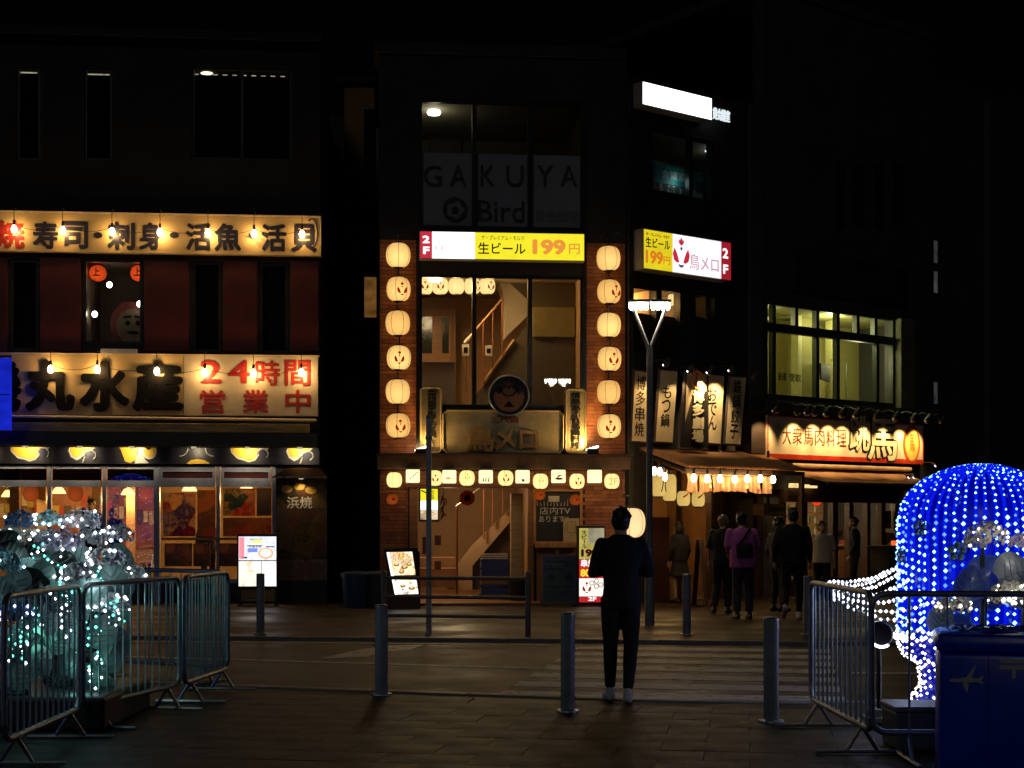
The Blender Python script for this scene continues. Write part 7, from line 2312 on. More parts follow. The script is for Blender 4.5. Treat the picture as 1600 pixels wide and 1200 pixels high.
# ================================================================== STREET FURNITURE
# street lamp with two arms
lx, ly = gp(1015, 976)
t = T('street_lamp', 'grey street lamp with a V of two arms and a row of blinding LED heads', 'street lamp', W0, (lx, ly, 0))
t.add('base_sleeve', MB().lathe([(0.075, 0.0), (0.075, 1.13), (0.06, 1.16)], (lx, ly, 0.003), 18), POSTG, smooth=True)
t.add('pole', MB().limb([(lx, ly, 1.163), (lx, ly, 4.26)], [0.049, 0.046], 14, cap=False), POSTG, smooth=True)
zh = HC + (HY - 476) / FP * ly
for s in (-1, 1):
    a = t.add('arm', MB().limb([(lx + s * 0.02, ly, 4.22), (lx + s * 0.245, ly, zh - 0.06)], [0.03, 0.024], 10), POSTG, smooth=True)
    t.add('head', MB().cbox(lx + s * 0.165 - 0.155, lx + s * 0.165 + 0.155, ly - 0.09, ly + 0.09, zh + 0.025, zh + 0.07, 0.012), POSTG, a)
    for k in range(4):
        x = lx + s * 0.165 + (k - 1.5) * 0.075
        t.add('led_lens', MB().lathe([(0.034, 0.024), (0.036, 0.0), (0.034, -0.045), (0.022, -0.075), (0.008, -0.085)], (x, ly, zh), 12), E('led_white', (1.0, 0.96, 0.88), 30, sample=False), a, smooth=True)
    t.lamp((lx + s * 0.16, ly, zh - 0.07), (1.0, 0.74, 0.42), 20, 0.12, 'SPOT', 150, (lx + s * 0.4, ly - 1.4, 0))
    t.lamp((lx + s * 0.16, ly, zh - 0.06), (1.0, 0.92, 0.8), 7, 0.1)
# thin sign pole on the shop side
px_, py_ = gp(670, 991)
t = T('thin_pole', 'thin grey pole standing in the pipe railing before the entrance', 'pole', W0, (px_, py_, 0))
t.add('pole', MB().limb([(px_, py_, 0.003), (px_, py_, 3.0)], [0.040, 0.038], 12, cap=False), M('pole_pale_paint', (0.5, 0.54, 0.52), 0.4, 0.2), smooth=True)
t.add('cap', MB().lathe([(0.045, 0.0), (0.045, 0.02), (0.02, 0.05)], (px_, py_, 3.001), 12), POSTG)
t.add('clamp', MB().lathe([(0.05, 0.0), (0.05, 0.05)], (px_, py_, 2.7), 12), STEEL)
# pipe railing
g0, g1_ = (600, 992), (825, 995)
ax, ay = gp(*g0)
bx, by = gp(*g1_)
t = T('pipe_railing', 'dark three rail pipe railing along the kerb before the entrance', 'railing', W0, (ax, ay, 0))
RAIL = M('railing_brown_paint', (0.16, 0.135, 0.105), 0.4, 0.2)
for k in range(2):
    x, y = ax + (bx - ax) * k, ay + (by - ay) * k
    t.add('post', MB().limb([(x, y, 0.003), (x, y, 0.86)], 0.038, 10), RAIL, smooth=True)
for z in (0.27, 0.53, 0.79):
    t.add('rail', MB().tube([(ax, ay, z), (bx, by, z)], 0.026, 8), RAIL, smooth=True)


def bollard(px, py, label, h=0.8, r=0.058, top=STEEL):
    x, y = gp(px, py)
    t = T('bollard', label, 'bollard', W0, (x, y, 0), 'grey bollards along the road')
    t.add('post', MB().lathe([(r, 0.0), (r, h - 0.03), (r * 0.96, h - 0.012)], (x, y, 0.003), 20), POSTG, smooth=True)
    t.add('cap', MB().lathe([(r * 1.03, 0.0), (r * 1.03, 0.014), (r * 0.8, 0.024)], (x, y, h - 0.008), 20), top, smooth=True)
    t.add('base_ring', MB().lathe([(r * 1.7, 0.0), (r * 1.65, 0.012), (r * 1.1, 0.02)], (x, y, 0.003), 20), STEEL, smooth=True)
    return t


bollard(596, 1086, 'near bollard at the kerb in line with the left pillar of lanterns')
bollard(887, 1112, 'near bollard at the kerb just left of the man in black')
bollard(1205, 1128, 'near bollard at the kerb left of the right barrier', r=0.06)
bollard(407, 991, 'far bollard standing before the bright white menu stand', 0.83)
bollard(1073, 992, 'far bollard beside the pub entrance', 0.83)
bollard(1262, 992, 'far bollard behind the left end of the right barrier', 0.80)


# crowd barriers
def barrier(A, B, label, n=12, z0=0.19, z1=1.09, leg=True, group='steel crowd barriers'):
    A = Vector((A[0], A[1], 0)); B = Vector((B[0], B[1], 0))
    d = (B - A)
    L = d.length
    d.normalize()
    nrm = Vector((-d.y, d.x, 0))
    t = T('crowd_barrier', label, 'barrier', W0, (A.x, A.y, 0), group)

    def P(s, z): return tuple(A + d * s + Vector((0, 0, z)))
    rc = 0.10
    path = []
    for cx, cz, a0 in ((rc, z0 + rc, 180), (L - rc, z0 + rc, 270), (L - rc, z1 - rc, 0), (rc, z1 - rc, 90)):
        for k in range(5):
            a = rad(a0 + k * 22.5)
            path.append(P(cx + rc * math.cos(a), cz + rc * math.sin(a)))
    path.append(path[0])
    t.add('frame', MB().tube(path, 0.021, 10), STEEL, smooth=True)
    for k in range(1, n + 1):
        s = L * k / (n + 1)
        t.add('bar', MB().tube([P(s, z0 + 0.01), P(s, z1 - 0.01)], 0.0085, 6), STEEL, smooth=True)
    if leg:
        for s in (L * 0.14, L * 0.86):
            p = A + d * s
            t.add('foot', MB().limb([tuple(p - nrm * 0.30 + Vector((0, 0, 0.018))), tuple(p + nrm * 0.30 + Vector((0, 0, 0.018)))], 0.014, 6).limb([tuple(p - nrm * 0.10 + Vector((0, 0, 0.03))), tuple(p + Vector((0, 0, z0)))], 0.014, 6).limb([tuple(p + nrm * 0.10 + Vector((0, 0, 0.03))), tuple(p + Vector((0, 0, z0)))], 0.014, 6), STEEL)
    t.add('hook', MB().tube([P(L, z1 - 0.25), P(L + 0.05, z1 - 0.25), P(L + 0.05, z1 - 0.32)], 0.009, 6), STEEL)
    return t


barrier((-3.16, 9.16), (-3.17, 10.78), 'left crowd barrier nearest the camera')
barrier((-3.16, 10.84), (-2.80, 12.40), 'second left crowd barrier in front of the lit flower bush')
barrier((-2.78, 12.46), (-2.66, 13.78), 'third left crowd barrier, seen almost end on', 15)
barrier((-2.72, 13.95), (-4.25, 14.75), 'rear left crowd barrier closing the corner behind the flowers')
barrier((2.315, 11.40), (2.35, 9.62), 'right crowd barrier running towards the camera')
barrier((2.33, 9.55), (4.05, 9.50), 'right crowd barrier facing the camera behind the blue box', 6)

# ================================================================== BLUE BOX bottom right
BXF = Fr(2.475, 8.60, -14.0)
bzt = 0.90
t = T('blue_box', 'large blue covered box with a white aeroplane in the bottom right corner', 'box', BXF, (0, 0, 0))
BB = M('box_cover_blue', (0.012, 0.06, 0.95), 0.32, 0.15, 3, 0.08)
t.add('box_body', MB().cbox(0.02, 1.55, 0.02, 0.66, 0.003, bzt - 0.115, 0.03), BB, smooth=True)
t.add('cover_rim', MB().cbox(0.0, 1.57, 0.0, 0.68, bzt - 0.113, bzt, 0.045), BB, smooth=True)
# crumpled clear sheet lying on the back of the lid
vs, fs = [], []
nx, ny = 46, 12
rr = random.Random(4)
for j in range(ny + 1):
    for i in range(nx + 1):
        e = min(i, nx - i, j, ny - j)
        vs.append((0.10 + 1.4 * i / nx, 0.16 + 0.46 * j / ny, bzt + 0.004 + (rr.random() * 0.026 if e else 0.0)))
for j in range(ny):
    for i in range(nx):
        q = j * (nx + 1) + i
        fs.append((q, q + 1, q + nx + 2, q + nx + 1))
t.add('crumpled_sheet', MB().add(vs, fs), M('sheet_blue_gloss', (0.02, 0.06, 0.6), 0.2, 0.2, 6, 0.2))
PRT = M('box_print_white', (0.6, 0.62, 0.7), 0.5, 0.1)


def bp(pts): return [BXF.pt(x, y, 0.02) for x, y in pts]


t.add('aeroplane_print', MB().flat(bp([(1482, 1064), (1487, 1060.5), (1502, 1060), (1504, 1057), (1506, 1060), (1511, 1057), (1524, 1038.5), (1524, 1043), (1518, 1059), (1528, 1060.5), (1536, 1056), (1537, 1057.5), (1533, 1063), (1537, 1068), (1533, 1068.5), (1527, 1065.5), (1513, 1066.5), (1513, 1075), (1511, 1083), (1509, 1079), (1504, 1070), (1505, 1066.5), (1488, 1065.5)]), 0.014, 0.019), PRT)
for (x0, x1, y0, y1) in ((1562, 1640, 1031, 1036), (1562, 1640, 1041, 1046), (1581, 1587, 1046.5, 1060)):
    p0, p1 = bp([(x0, y1), (x1, y0)])
    t.add('printed_stroke', MB().box(p0[0], p1[0], 0.014, 0.019, p0[1], p1[1]), PRT)
us = BXF.u(1545)
t.add('side_seam', MB().box(us - 0.002, us + 0.002, 0.015, 0.0195, 0.01, bzt - 0.13), M('seam_dark', (0.01, 0.02, 0.15), 0.4))

# ================================================================== LIGHT SCULPTURE right
cx, cyy, RD = 3.86, 12.15, 0.645
BEADB = E('bead_cyan', (0.22, 0.58, 1.0), 5.0, sample=False)
BEADD = E('bead_blue_dim', (0.10, 0.30, 1.0), 1.6, sample=False)
HALO = E('bead_halo_blue', (0.003, 0.012, 1.0), 0.8, sample=False)  # glow around the beads, put into an added emissive tube per strand
BEADW = E('bead_white', (0.88, 0.9, 1.0), 4.0, sample=False)
sc = T('dome_light_sculpture', 'tall domed sculpture of blue light strands with a white beaded visor on its left', 'light sculpture', W0, (cx, cyy, 0))
PROFS = [(0.02, 2.03), (0.16, 2.015), (0.31, 1.97), (0.45, 1.90), (0.56, 1.80), (0.625, 1.68), (0.645, 1.55), (0.645, 0.53), (0.60, 0.45), (0.49, 0.39), (0.465, 0.22), (0.55, 0.08)]


def path_at(d):
    acc = 0
    for (r0, z0), (r1, z1) in zip(PROFS, PROFS[1:]):
        l = math.hypot(r1 - r0, z1 - z0)
        if acc + l >= d:
            f = (d - acc) / l
            return r0 + (r1 - r0) * f, z0 + (z1 - z0) * f
        acc += l
    return None


TOTL = sum(math.hypot(b[0] - a[0], b[1] - a[1]) for a, b in zip(PROFS, PROFS[1:]))
shell = [(r * 0.965, z - 0.01) for r, z in PROFS[::-1]]
sc.add('shell', MB().lathe(shell, (cx, cyy, 0), 40), Sheer('shell_blue', (0.012, 0.03, 0.85), 0.55), smooth=True)
NST = 52
for k in range(NST):
    a = 2 * math.pi * k / NST + R.uniform(-0.015, 0.015)
    ca, sa = math.cos(a), math.sin(a)
    vis = sa < 0.25
    stop = TOTL
    tp = []
    d = R.uniform(0, 0.06)
    drift = 0.0
    beads_b, beads_w, beads_d = MB(), MB(), MB()
    step = 0.062
    i = 0
    while d < stop:
        r, z = path_at(d)
        if d > 0.02:
            rr_ = r + 0.012
            w_ = drift + R.uniform(-0.008, 0.008)
            drift += R.uniform(-0.004, 0.004)
            p = (cx + ca * rr_ - sa * w_, cyy + sa * rr_ + ca * w_, z)
            if (vis or i % 2 == 0) and R.random() > 0.05:
                rb = 0.0115 if z > 1.62 else 0.0165
                if z > 0.62:
                    (beads_d if R.random() < 0.28 else beads_b).bead(p, rb * R.uniform(0.75, 1.22))
                else:
                    beads_w.bead(p, 0.013 * R.uniform(0.85, 1.12))
        d += (step if r > 0.35 else step * 1.25) * R.uniform(0.82, 1.18)
        i += 1
    dd = 0.1
    while dd < 2.3:
        r, z = path_at(min(dd, TOTL - 0.01))
        if z < 0.66:
            break
        tp.append((cx + ca * (r + 0.002), cyy + sa * (r + 0.002), z))
        dd += 0.09
    s = sc.add('light_strand', beads_b, BEADB, kind='stuff')
    sc.add('dim_beads', beads_d, BEADD, s, kind='stuff')
    sc.add('bead_halo', MB().limb(tp, 0.014, 5), HALO, s)
    sc.add('lower_beads', beads_w, BEADW, s, kind='stuff')
for i in range(8):
    a = rad(170 + i * 27)
    sc.lamp((cx + math.cos(a) * 0.82, cyy + math.sin(a) * 0.82, 1.15), (0.05, 0.16, 1.0), 0.5, 0.1)
sc.lamp((cx, cyy, 1.3), (0.03, 0.1, 1.0), 3.5, 0.2)
sc.lamp((cx, cyy, 0.8), (0.03, 0.1, 1.0), 2, 0.2)
# white beaded visor
tip = Vector((2.60, 11.95, 1.00))
anch = []
for k, (ang_, z) in enumerate(((150, 1.19), (165, 1.17), (180, 1.13), (195, 1.08), (208, 1.00), (220, 0.92), (232, 0.83))):
    anch.append(Vector((cx + math.cos(rad(ang_)) * 0.66, cyy + math.sin(rad(ang_)) * 0.66, z)))
VW = M('visor_wire', (0.3, 0.3, 0.33), 0.4, metal=0.5)
for k, b in enumerate(anch):
    a = tip + Vector((0.0, (k - 3) * -0.03, (3 - k) * 0.022))
    bd = MB()
    n = 17
    pts = []
    for i in range(n + 1):
        s = i / n
        p = a.lerp(b, s)
        p.z -= 0.05 * math.sin(math.pi * s) * (1 + 0.2 * k)
        pts.append(tuple(p))
        bd.bead((p.x, p.y + R.uniform(-0.01, 0.01), p.z + R.uniform(-0.006, 0.006)), R.uniform(0.014, 0.0185))
    s_ = sc.add('visor_strand', bd, BEADW, kind='stuff')
    sc.add('strand_wire', MB().tube(pts[::2], 0.006, 5), VW, s_)
for z, x0, x1, yy in ((0.70, 2.95, 3.30, 11.4), (0.64, 3.0, 3.28, 11.45), (0.67, 2.93, 3.12, 11.5)):
    bd = MB()
    pts = []
    for i in range(10):
        p = (x0 + (x1 - x0) * i / 9, yy + R.uniform(-0.03, 0.03), z + R.uniform(-0.02, 0.02))
        pts.append(p)
        bd.bead(p, R.uniform(0.014, 0.019))
    s_ = sc.add('visor_strand', bd, BEADW, kind='stuff')
    sc.add('strand_wire', MB().tube(pts, 0.006, 5), VW, s_)
sc.lamp((2.85, 11.75, 0.85), (0.75, 0.8, 1.0), 1.3, 0.1)
sc.lamp((3.1, 11.3, 0.75), (0.75, 0.8, 1.0), 0.8, 0.1)
sc.add('base_plate', MB().lathe([(0.62, 0.0), (0.62, 0.05), (0.5, 0.07)], (cx, cyy, 0.003), 28), M('sculpture_base', (0.16, 0.2, 0.2), 0.5), smooth=True)
for k, (px, py, rr, mt) in enumerate(((1402, 868, 9, M('eye_white', (0.7, 0.72, 0.75), 0.5)), (1446, 825, 11, M('flower_frame_grey', (0.3, 0.32, 0.36), 0.4)), (1492, 862, 13, M('flower_yellow', (0.45, 0.42, 0.05), 0.5)))):
    a = math.asin(max(-0.99, min(0.99, ((px - 800) / FP * 11.6 - cx) / 0.7)))
    x, y = cx + 0.69 * math.sin(a), cyy - 0.69 * math.cos(a)
    z = HC + (HY - py) / FP * y
    s = rr / FP * y
    mb = MB()
    for j in range(5):
        aa = j * 2 * math.pi / 5 + 0.3
        mb.ell((x + math.cos(a) * math.cos(aa) * s * 0.75, y + math.sin(a) * math.cos(aa) * s * 0.75, z + math.sin(aa) * s * 0.75), s * 0.42, s * 0.3, s * 0.42, 8, 6)
    sc.add('flower_patch', mb, mt)
    ring = MB()
    for j in range(5):
        aa = j * 2 * math.pi / 5 + 0.3
        c_ = (x + math.cos(a) * math.cos(aa) * s * 0.75, y + math.sin(a) * math.cos(aa) * s * 0.75 - 0.05, z + math.sin(aa) * s * 0.75)
        ring.tube([(c_[0] + s * 0.5 * math.cos(q_), c_[1], c_[2] + s * 0.5 * math.sin(q_)) for q_ in [i * math.pi / 5 for i in range(11)]], 0.006, 5)
    sc.add('flower_wire', ring, BLACKM)
fx, fy = (1376 - 800) / FP * 11.3, 11.3
fz_ = HC + (HY - 991) / FP * fy
t = T('round_floodlight', 'round black floodlight with a white lit lower rim under the visor', 'floodlight', W0, (fx, fy, 0))
t.add('drum', MB().lathe([(0.08, 0.1), (0.098, 0.07), (0.1, 0.0), (0.085, -0.02), (0.05, -0.01)], (fx, fy, fz_), 24, 'y'), BLACKM, smooth=True)
t.add('lit_rim', MB().limb([(fx + 0.095 * math.cos(a), fy - 0.03, fz_ + 0.095 * math.sin(a)) for a in [rad(d) for d in range(215, 300, 12)]], 0.012, 5), BEADW)
t.add('stand', MB().tube([(fx, fy + 0.05, fz_ - 0.1), (fx, fy + 0.05, 0.004)], 0.018, 6), BLACKM)
t.add('foot', MB().cbox(fx - 0.14, fx + 0.14, fy - 0.05, fy + 0.2, 0.003, 0.025, 0.005), BLACKM)
u0 = (1430 - 800) / FP * 9.9
t = T('grey_case', 'grey lidded case on the ground behind the right barrier', 'case', W0, (u0, 10.2, 0))
t.add('case_body', MB().cbox(u0 - 0.1, u0 + 0.55, 10.0, 10.4, 0.003, 0.26, 0.015), M('case_grey', (0.10, 0.12, 0.12), 0.5))
t.add('lid', MB().cbox(u0 - 0.115, u0 + 0.565, 9.985, 10.415, 0.263, 0.30, 0.01), M('case_lid', (0.16, 0.18, 0.18), 0.5))
t = T('white_plank', 'pale plank lying on the ground under the sculpture', 'plank', W0, (2.9, 11.35, 0))
t.add('plank', MB().cbox(2.72, 3.6, 11.25, 11.45, 0.003, 0.06, 0.008), M('plank_pale', (0.3, 0.33, 0.33), 0.6))
t.add('end_block', MB().cbox(2.74, 2.84, 11.27, 11.43, 0.062, 0.12, 0.008), M('plank_pale', (0.3, 0.33, 0.33)))


# ================================================================== ILLUMINATED HYDRANGEAS
PET = {'w': M('petal_silver', (0.52, 0.50, 0.54), 0.4, 0.3, 30, 0), 'teal': M('petal_teal', (0.30, 0.58, 0.62), 0.25, 0.25, 30, 0),
       'blue': M('petal_blue', (0.08, 0.22, 0.42), 0.25, 0.25, 30, 0), 'lilac': M('petal_lilac', (0.45, 0.38, 0.50), 0.25, 0.25, 30, 0), 'y': M('petal_warm', (0.62, 0.58, 0.48), 0.22, 0.25, 30, 0)}
BEADI = E('bead_ice', (0.75, 0.9, 1.0), 6.0, sample=False)
BEADT = E('bead_teal', (0.16, 0.95, 0.72), 2.6, sample=False)
BEADV = E('bead_violet', (0.38, 0.42, 1.0), 4.0, sample=False)
LEAFT = Sheer('leaf_teal_film', (0.50, 0.68, 0.64), 0.45)
VEIN = M('leaf_vein_wire', (0.16, 0.24, 0.22), 0.5)
LEAFD = M('leaf_dark_film', (0.035, 0.05, 0.04), 0.4, 0.3)
LEAFB = Sheer('leaf_blue_film', (0.18, 0.30, 0.85), 0.5)
LEAFW = Sheer('leaf_white_film', (0.62, 0.68, 0.75), 0.45)
PETALS = {}


def head_mesh(seed):
    """round flower head: many folded petals over a flattened half ball, unit radius"""
    if seed in PETALS:
        return PETALS[seed]
    r = random.Random(seed)
    mb = MB()
    n = 120
    for i in range(n):
        f = (i + 0.5) / n
        ph = math.acos(1 - 1.25 * f)
        th = i * 2.39996 + r.uniform(-0.2, 0.2)
        d = Vector((math.sin(ph) * math.cos(th), math.sin(ph) * math.sin(th), math.cos(ph) * 0.8))
        c = d * r.uniform(0.86, 1.04)
        nn = (d + Vector((r.uniform(-.5, .5), r.uniform(-.5, .5), r.uniform(-.5, .5)))).normalized()
        x = nn.orthogonal().normalized()
        x = Matrix.Rotation(r.uniform(0, 6.28), 3, nn) @ x
        y = nn.cross(x)
        s = r.uniform(0.13, 0.2)
        p = [c - x * s, c - y * s * 0.8 + nn * s * 0.35, c + x * s, c + y * s * 0.8 + nn * s * 0.35, c + nn * s * 0.1]
        mb.add(p, [(0, 1, 4), (1, 2, 4), (2, 3, 4), (3, 0, 4)])
    PETALS[seed] = mb
    return mb


def flower(t, p, rad_, kind, seed, nb=13, lm=BEADI):
    mb = head_mesh(seed % 4)
    o = MB()
    rot = Matrix.Rotation(seed * 1.3, 3, 'Z')
    o.v = []
    for v in mb.v:
        q = rot @ Vector(v)
        o.v.append((p[0] + q.x * rad_, p[1] + q.y * rad_, p[2] + q.z * rad_))
    o.f = list(mb.f)
    h = t.add('flower_head', o, PET[kind])
    bd = MB()
    r = random.Random(seed)
    for i in range(max(2, int(nb * 0.72))):
        a = r.uniform(math.pi * 0.95, math.pi * 2.05)
        e = r.uniform(-0.25, 0.5) if i % 3 else r.uniform(0.2, 0.8)
        rr = rad_ * 1.06 * math.cos(e)
        bd.bead((p[0] + math.cos(a) * rr, p[1] + math.sin(a) * rr, p[2] + rad_ * 0.95 * math.sin(e)), r.uniform(0.009, 0.0155))
    t.add('light_beads', bd, lm, h, kind='stuff')
    return h


def wpt(px, py, Y): return ((px - 800) / FP * Y, Y, HC + (HY - py) / FP * Y)


def leaf(t, p, sx, sz, tilt, mt, seed):
    r = random.Random(seed)
    rot = (Matrix.Rotation(r.uniform(-0.5, 0.5), 3, 'X') @ Matrix.Rotation(tilt, 3, 'Y')).to_3x3()
    mb = MB()
    # broad leaf, pointed at the tip, folded along the midrib, with a waved edge
    nx, ny = 8, 10
    vs, fs = [], []
    for j in range(ny + 1):
        v = j / ny
        wd = sx * (math.sin(math.pi * min(1, v * 0.93 + 0.07)) ** 0.62)
        for i in range(nx + 1):
            s = i / nx * 2 - 1
            y = 0.10 * sx / 0.13 * (abs(s) ** 1.3) * 0.6 - 0.05 * math.sin(v * 3.1) + 0.012 * math.sin(v * 22 + s * 3) * abs(s) + 0.006 * math.sin(v * 40 + abs(s) * 9)
            q = rot @ Vector((s * wd, y, (v - 0.5) * 2 * sz))
            vs.append((p[0] + q.x, p[1] + q.y, p[2] + q.z))
    n0 = len(vs)
    bk = rot @ Vector((0, 0.006, 0))
    vs += [(a + bk.x, b + bk.y, c + bk.z) for a, b, c in vs]
    W = nx + 1
    for j in range(ny):
        for i in range(nx):
            a = j * W + i
            fs += [(a, a + 1, a + W + 1, a + W), (n0 + a, n0 + a + W, n0 + a + W + 1, n0 + a + 1)]
    mb.add(vs, fs)
    l = t.add('leaf', mb, mt, smooth=True)
    rb = MB()
    for (s0, v0, s1, v1) in [(0, 0.03, 0, 0.97)] + [(0, 0.15 + 0.15 * k, sg * 0.75, 0.33 + 0.15 * k) for k in range(4) for sg in (-1, 1)]:
        P = []
        for f in (0, 0.5, 1):
            s, v = s0 + (s1 - s0) * f, v0 + (v1 - v0) * f
            wd = sx * (math.sin(math.pi * min(1, v * 0.93 + 0.07)) ** 0.62)
            y = 0.10 * sx / 0.13 * (abs(s) ** 1.3) * 0.6 - 0.05 * math.sin(v * 3.1) - 0.004
            q = rot @ Vector((s * wd, y, (v - 0.5) * 2 * sz))
            P.append((p[0] + q.x, p[1] + q.y, p[2] + q.z))
        rb.limb(P, 0.0035, 4, cap=False)
    t.add('leaf_vein', rb, VEIN, l)
    return l


hyd = T('hydrangea_light_bush', 'bush of illuminated silver hydrangeas and teal film leaves behind the left barriers', 'light sculpture', W0, (-3.9, 11.6, 0))
heads = [(33, 818, 12.2, .13, 'blue', 6), (77, 816, 12.0, .115, 'teal', 9), (74, 842, 11.7, .10, 'w', 7), (127, 818, 11.9, .15, 'w', 12), (140, 846, 11.6, .12, 'w', 9), (183, 840, 11.9, .13, 'w', 14),
         (96, 852, 11.3, .15, 'lilac', 6), (165, 876, 11.3, .145, 'w', 15), (121, 900, 10.9, .115, 'w', 12), (4, 886, 10.6, .14, 'teal', 10), (208, 903, 12.0, .12, 'w', 9), (172, 948, 11.4, .14, 'w', 13), (28, 962, 10.4, .11, 'blue', 10), (52, 845, 12.0, .12, 'y', 9), (20, 838, 12.2, .11, 'y', 8)]
for i, (px, py, Y, r_, k, nb) in enumerate(heads):
    flower(hyd, wpt(px, py, Y), r_, k, 20 + i, nb, BEADV if k == 'blue' and i > 3 else BEADI)
rl_ = random.Random(8)
lv = [(125, 870, 11.6), (60, 885, 11.5), (40, 900, 11.2), (64, 900, 10.9), (150, 900, 11.6), (188, 872, 12.0), (178, 905, 11.5), (186, 925, 11.8), (100, 912, 11.5), (25, 915, 10.7), (75, 925, 11.2), (5, 925, 10.6), (140, 925, 11.3), (160, 985, 11.5), (180, 1000, 11.7), (165, 1035, 11.5), (120, 960, 11.4), (70, 960, 11.0), (35, 990, 10.9), (90, 1000, 11.2), (15, 1010, 10.7), (60, 1030, 11.0), (110, 1040, 11.4), (150, 1065, 11.6), (185, 955, 11.9), (30, 1050, 10.8), (80, 870, 11.9), (48, 945, 10.9), (170, 920, 11.8), (110, 985, 11.3)]
for i, (px, py, Y) in enumerate(lv):
    leaf(hyd, wpt(px, py, Y), rl_.uniform(0.095, 0.125), rl_.uniform(0.13, 0.17), rl_.uniform(-0.9, 0.9), LEAFT, i)
dk_ = [(15, 868, 11.4), (45, 870, 11.6), (62, 862, 11.9), (96, 885, 11.2), (50, 915, 10.8), (45, 930, 10.7), (85, 945, 11), (140, 955, 11.6), (20, 940, 10.9), (130, 1010, 11.7), (50, 1010, 11.2), (10, 850, 12), (90, 1060, 11.6), (150, 1040, 12), (20, 1080, 11)]
for i, (px, py, Y) in enumerate(dk_):
    leaf(hyd, wpt(px, py, Y), 0.13, 0.13, rl_.uniform(-0.9, 0.9), LEAFD, 50 + i)
# strings of small lamps through the leaves
for i in range(9):
    px = (135, 150, 145, 50, 60, 90, 180, 30, 110)[i]
    y0, y1 = ((935, 1085), (870, 960), (980, 1070), (950, 1010), (850, 900), (870, 940), (930, 980), (980, 1040), (920, 1000))[i]
    bd, bt, pts = MB(), MB(), []
    n = 16
    for k in range(n):
        p = wpt(px + rl_.uniform(-16, 16), y0 + (y1 - y0) * k / n, (11.15, 11.3, 11.2, 10.5, 11.2, 10.9, 11.3, 10.5, 10.9)[i] + rl_.uniform(-0.1, 0.05))
        pts.append(p)
        (bt if rl_.random() < 0.5 else bd).bead(p, rl_.uniform(0.008, 0.016))
    s_ = hyd.add('light_string', MB().tube(pts, 0.003, 4), BLACK)
    hyd.add('light_beads', bd, BEADI, s_, kind='stuff')
    hyd.add('teal_beads', bt, BEADT, s_, kind='stuff')
for p, c, pw in (((-3.75, 11.2, 1.25), (0.7, 0.9, 1.0), 3.0), ((-3.2, 11.2, 1.1), (0.7, 0.9, 1.0), 2.6), ((-3.6, 11.0, 0.7), (0.3, 1.0, 0.8), 2.2), ((-3.9, 10.5, 1.0), (0.5, 0.85, 1.0), 2.5), ((-3.3, 11.2, 0.35), (0.3, 1.0, 0.85), 1.6), ((-3.6, 11.9, 1.45), (0.8, 0.9, 1.0), 3.0), ((-3.3, 12.1, 0.9), (0.4, 1.0, 0.85), 3.0), ((-4.0, 11.9, 0.9), (0.4, 1.0, 0.85), 3.0)):
    hyd.lamp(p, c, pw * 0.6, 0.08)
hyd.add('stem', MB().limb([(-3.6, 11.7, 0.25), (-3.62, 11.7, 0.8), (-3.55, 11.65, 1.3)], [0.04, 0.03, 0.02], 8).limb([(-3.4, 11.8, 0.25), (-3.3, 11.8, 0.9)], [0.035, 0.02], 8).limb([(-4.0, 11.4, 0.25), (-4.05, 11.4, 1.0)], [0.035, 0.02], 8), LEAFD)
hyd.add('planter', MB().cbox(-4.9, -3.02, 10.9, 12.3, 0.003, 0.26, 0.03), M('planter_black', (0.015, 0.017, 0.017), 0.5, 0.3, 3))
# ornaments in front of the dome
orn = T('hydrangea_ornament', 'silver hydrangeas with large blue and white film leaves before the blue dome', 'light sculpture', W0, (3.7, 11.0, 0))
for i, (px, py, Y, r_, k, nb) in enumerate([(1540, 842, 11.1, .155, 'y', 10), (1522, 852, 11.2, .09, 'w', 2), (1488, 950, 10.9, .13, 'y', 14), (1577, 935, 10.7, .15, 'y', 16), (1597, 850, 11, .10, 'lilac', 4)]):
    flower(orn, wpt(px, py, Y), r_, k, 60 + i, nb, E('bead_warm', (1.0, 0.93, 0.78), 5.0, sample=False))
for i, (px, py, Y, mt, sx, sz, tl) in enumerate([(1515, 918, 11.0, LEAFB, 0.12, 0.19, 0.3), (1550, 895, 11.1, LEAFB, 0.18, 0.2, 0.9), (1588, 895, 10.9, LEAFW, 0.17, 0.14, 1.2), (1600, 930, 10.9, LEAFW, 0.15, 0.13, 0.8), (1545, 930, 11.2, LEAFB, 0.14, 0.12, 0.2), (1470, 965, 11.1, LEAFW, 0.1, 0.12, 0.3), (1500, 985, 11.2, LEAFB, 0.15, 0.15, 0.6)]):
    leaf(orn, wpt(px, py, Y), sx, sz, tl, mt, 90 + i)
orn.add('stem', MB().limb([(3.55, 11.15, 0.003), (3.55, 11.1, 1.35)], [0.025, 0.015], 8).limb([(3.75, 10.85, 0.003), (3.75, 10.8, 0.9)], [0.025, 0.015], 8).limb([(3.3, 11.0, 0.003), (3.3, 10.98, 0.8)], [0.025, 0.015], 8), LEAFD)
orn.lamp((3.6, 10.7, 1.45), (1.0, 0.93, 0.8), 1.2, 0.05)
orn.lamp((3.6, 10.5, 1.0), (0.9, 0.95, 1.0), 1.4, 0.05)

# a second, larger dome off to the left of the frame, seen mirrored in the restaurant glass
d2 = dup(sc.o, Vector((-8.7, 11.2, 0)), 'second larger blue dome sculpture left of the frame, mirrored in the restaurant glass')
d2.scale = (1.35, 1.35, 1.5)

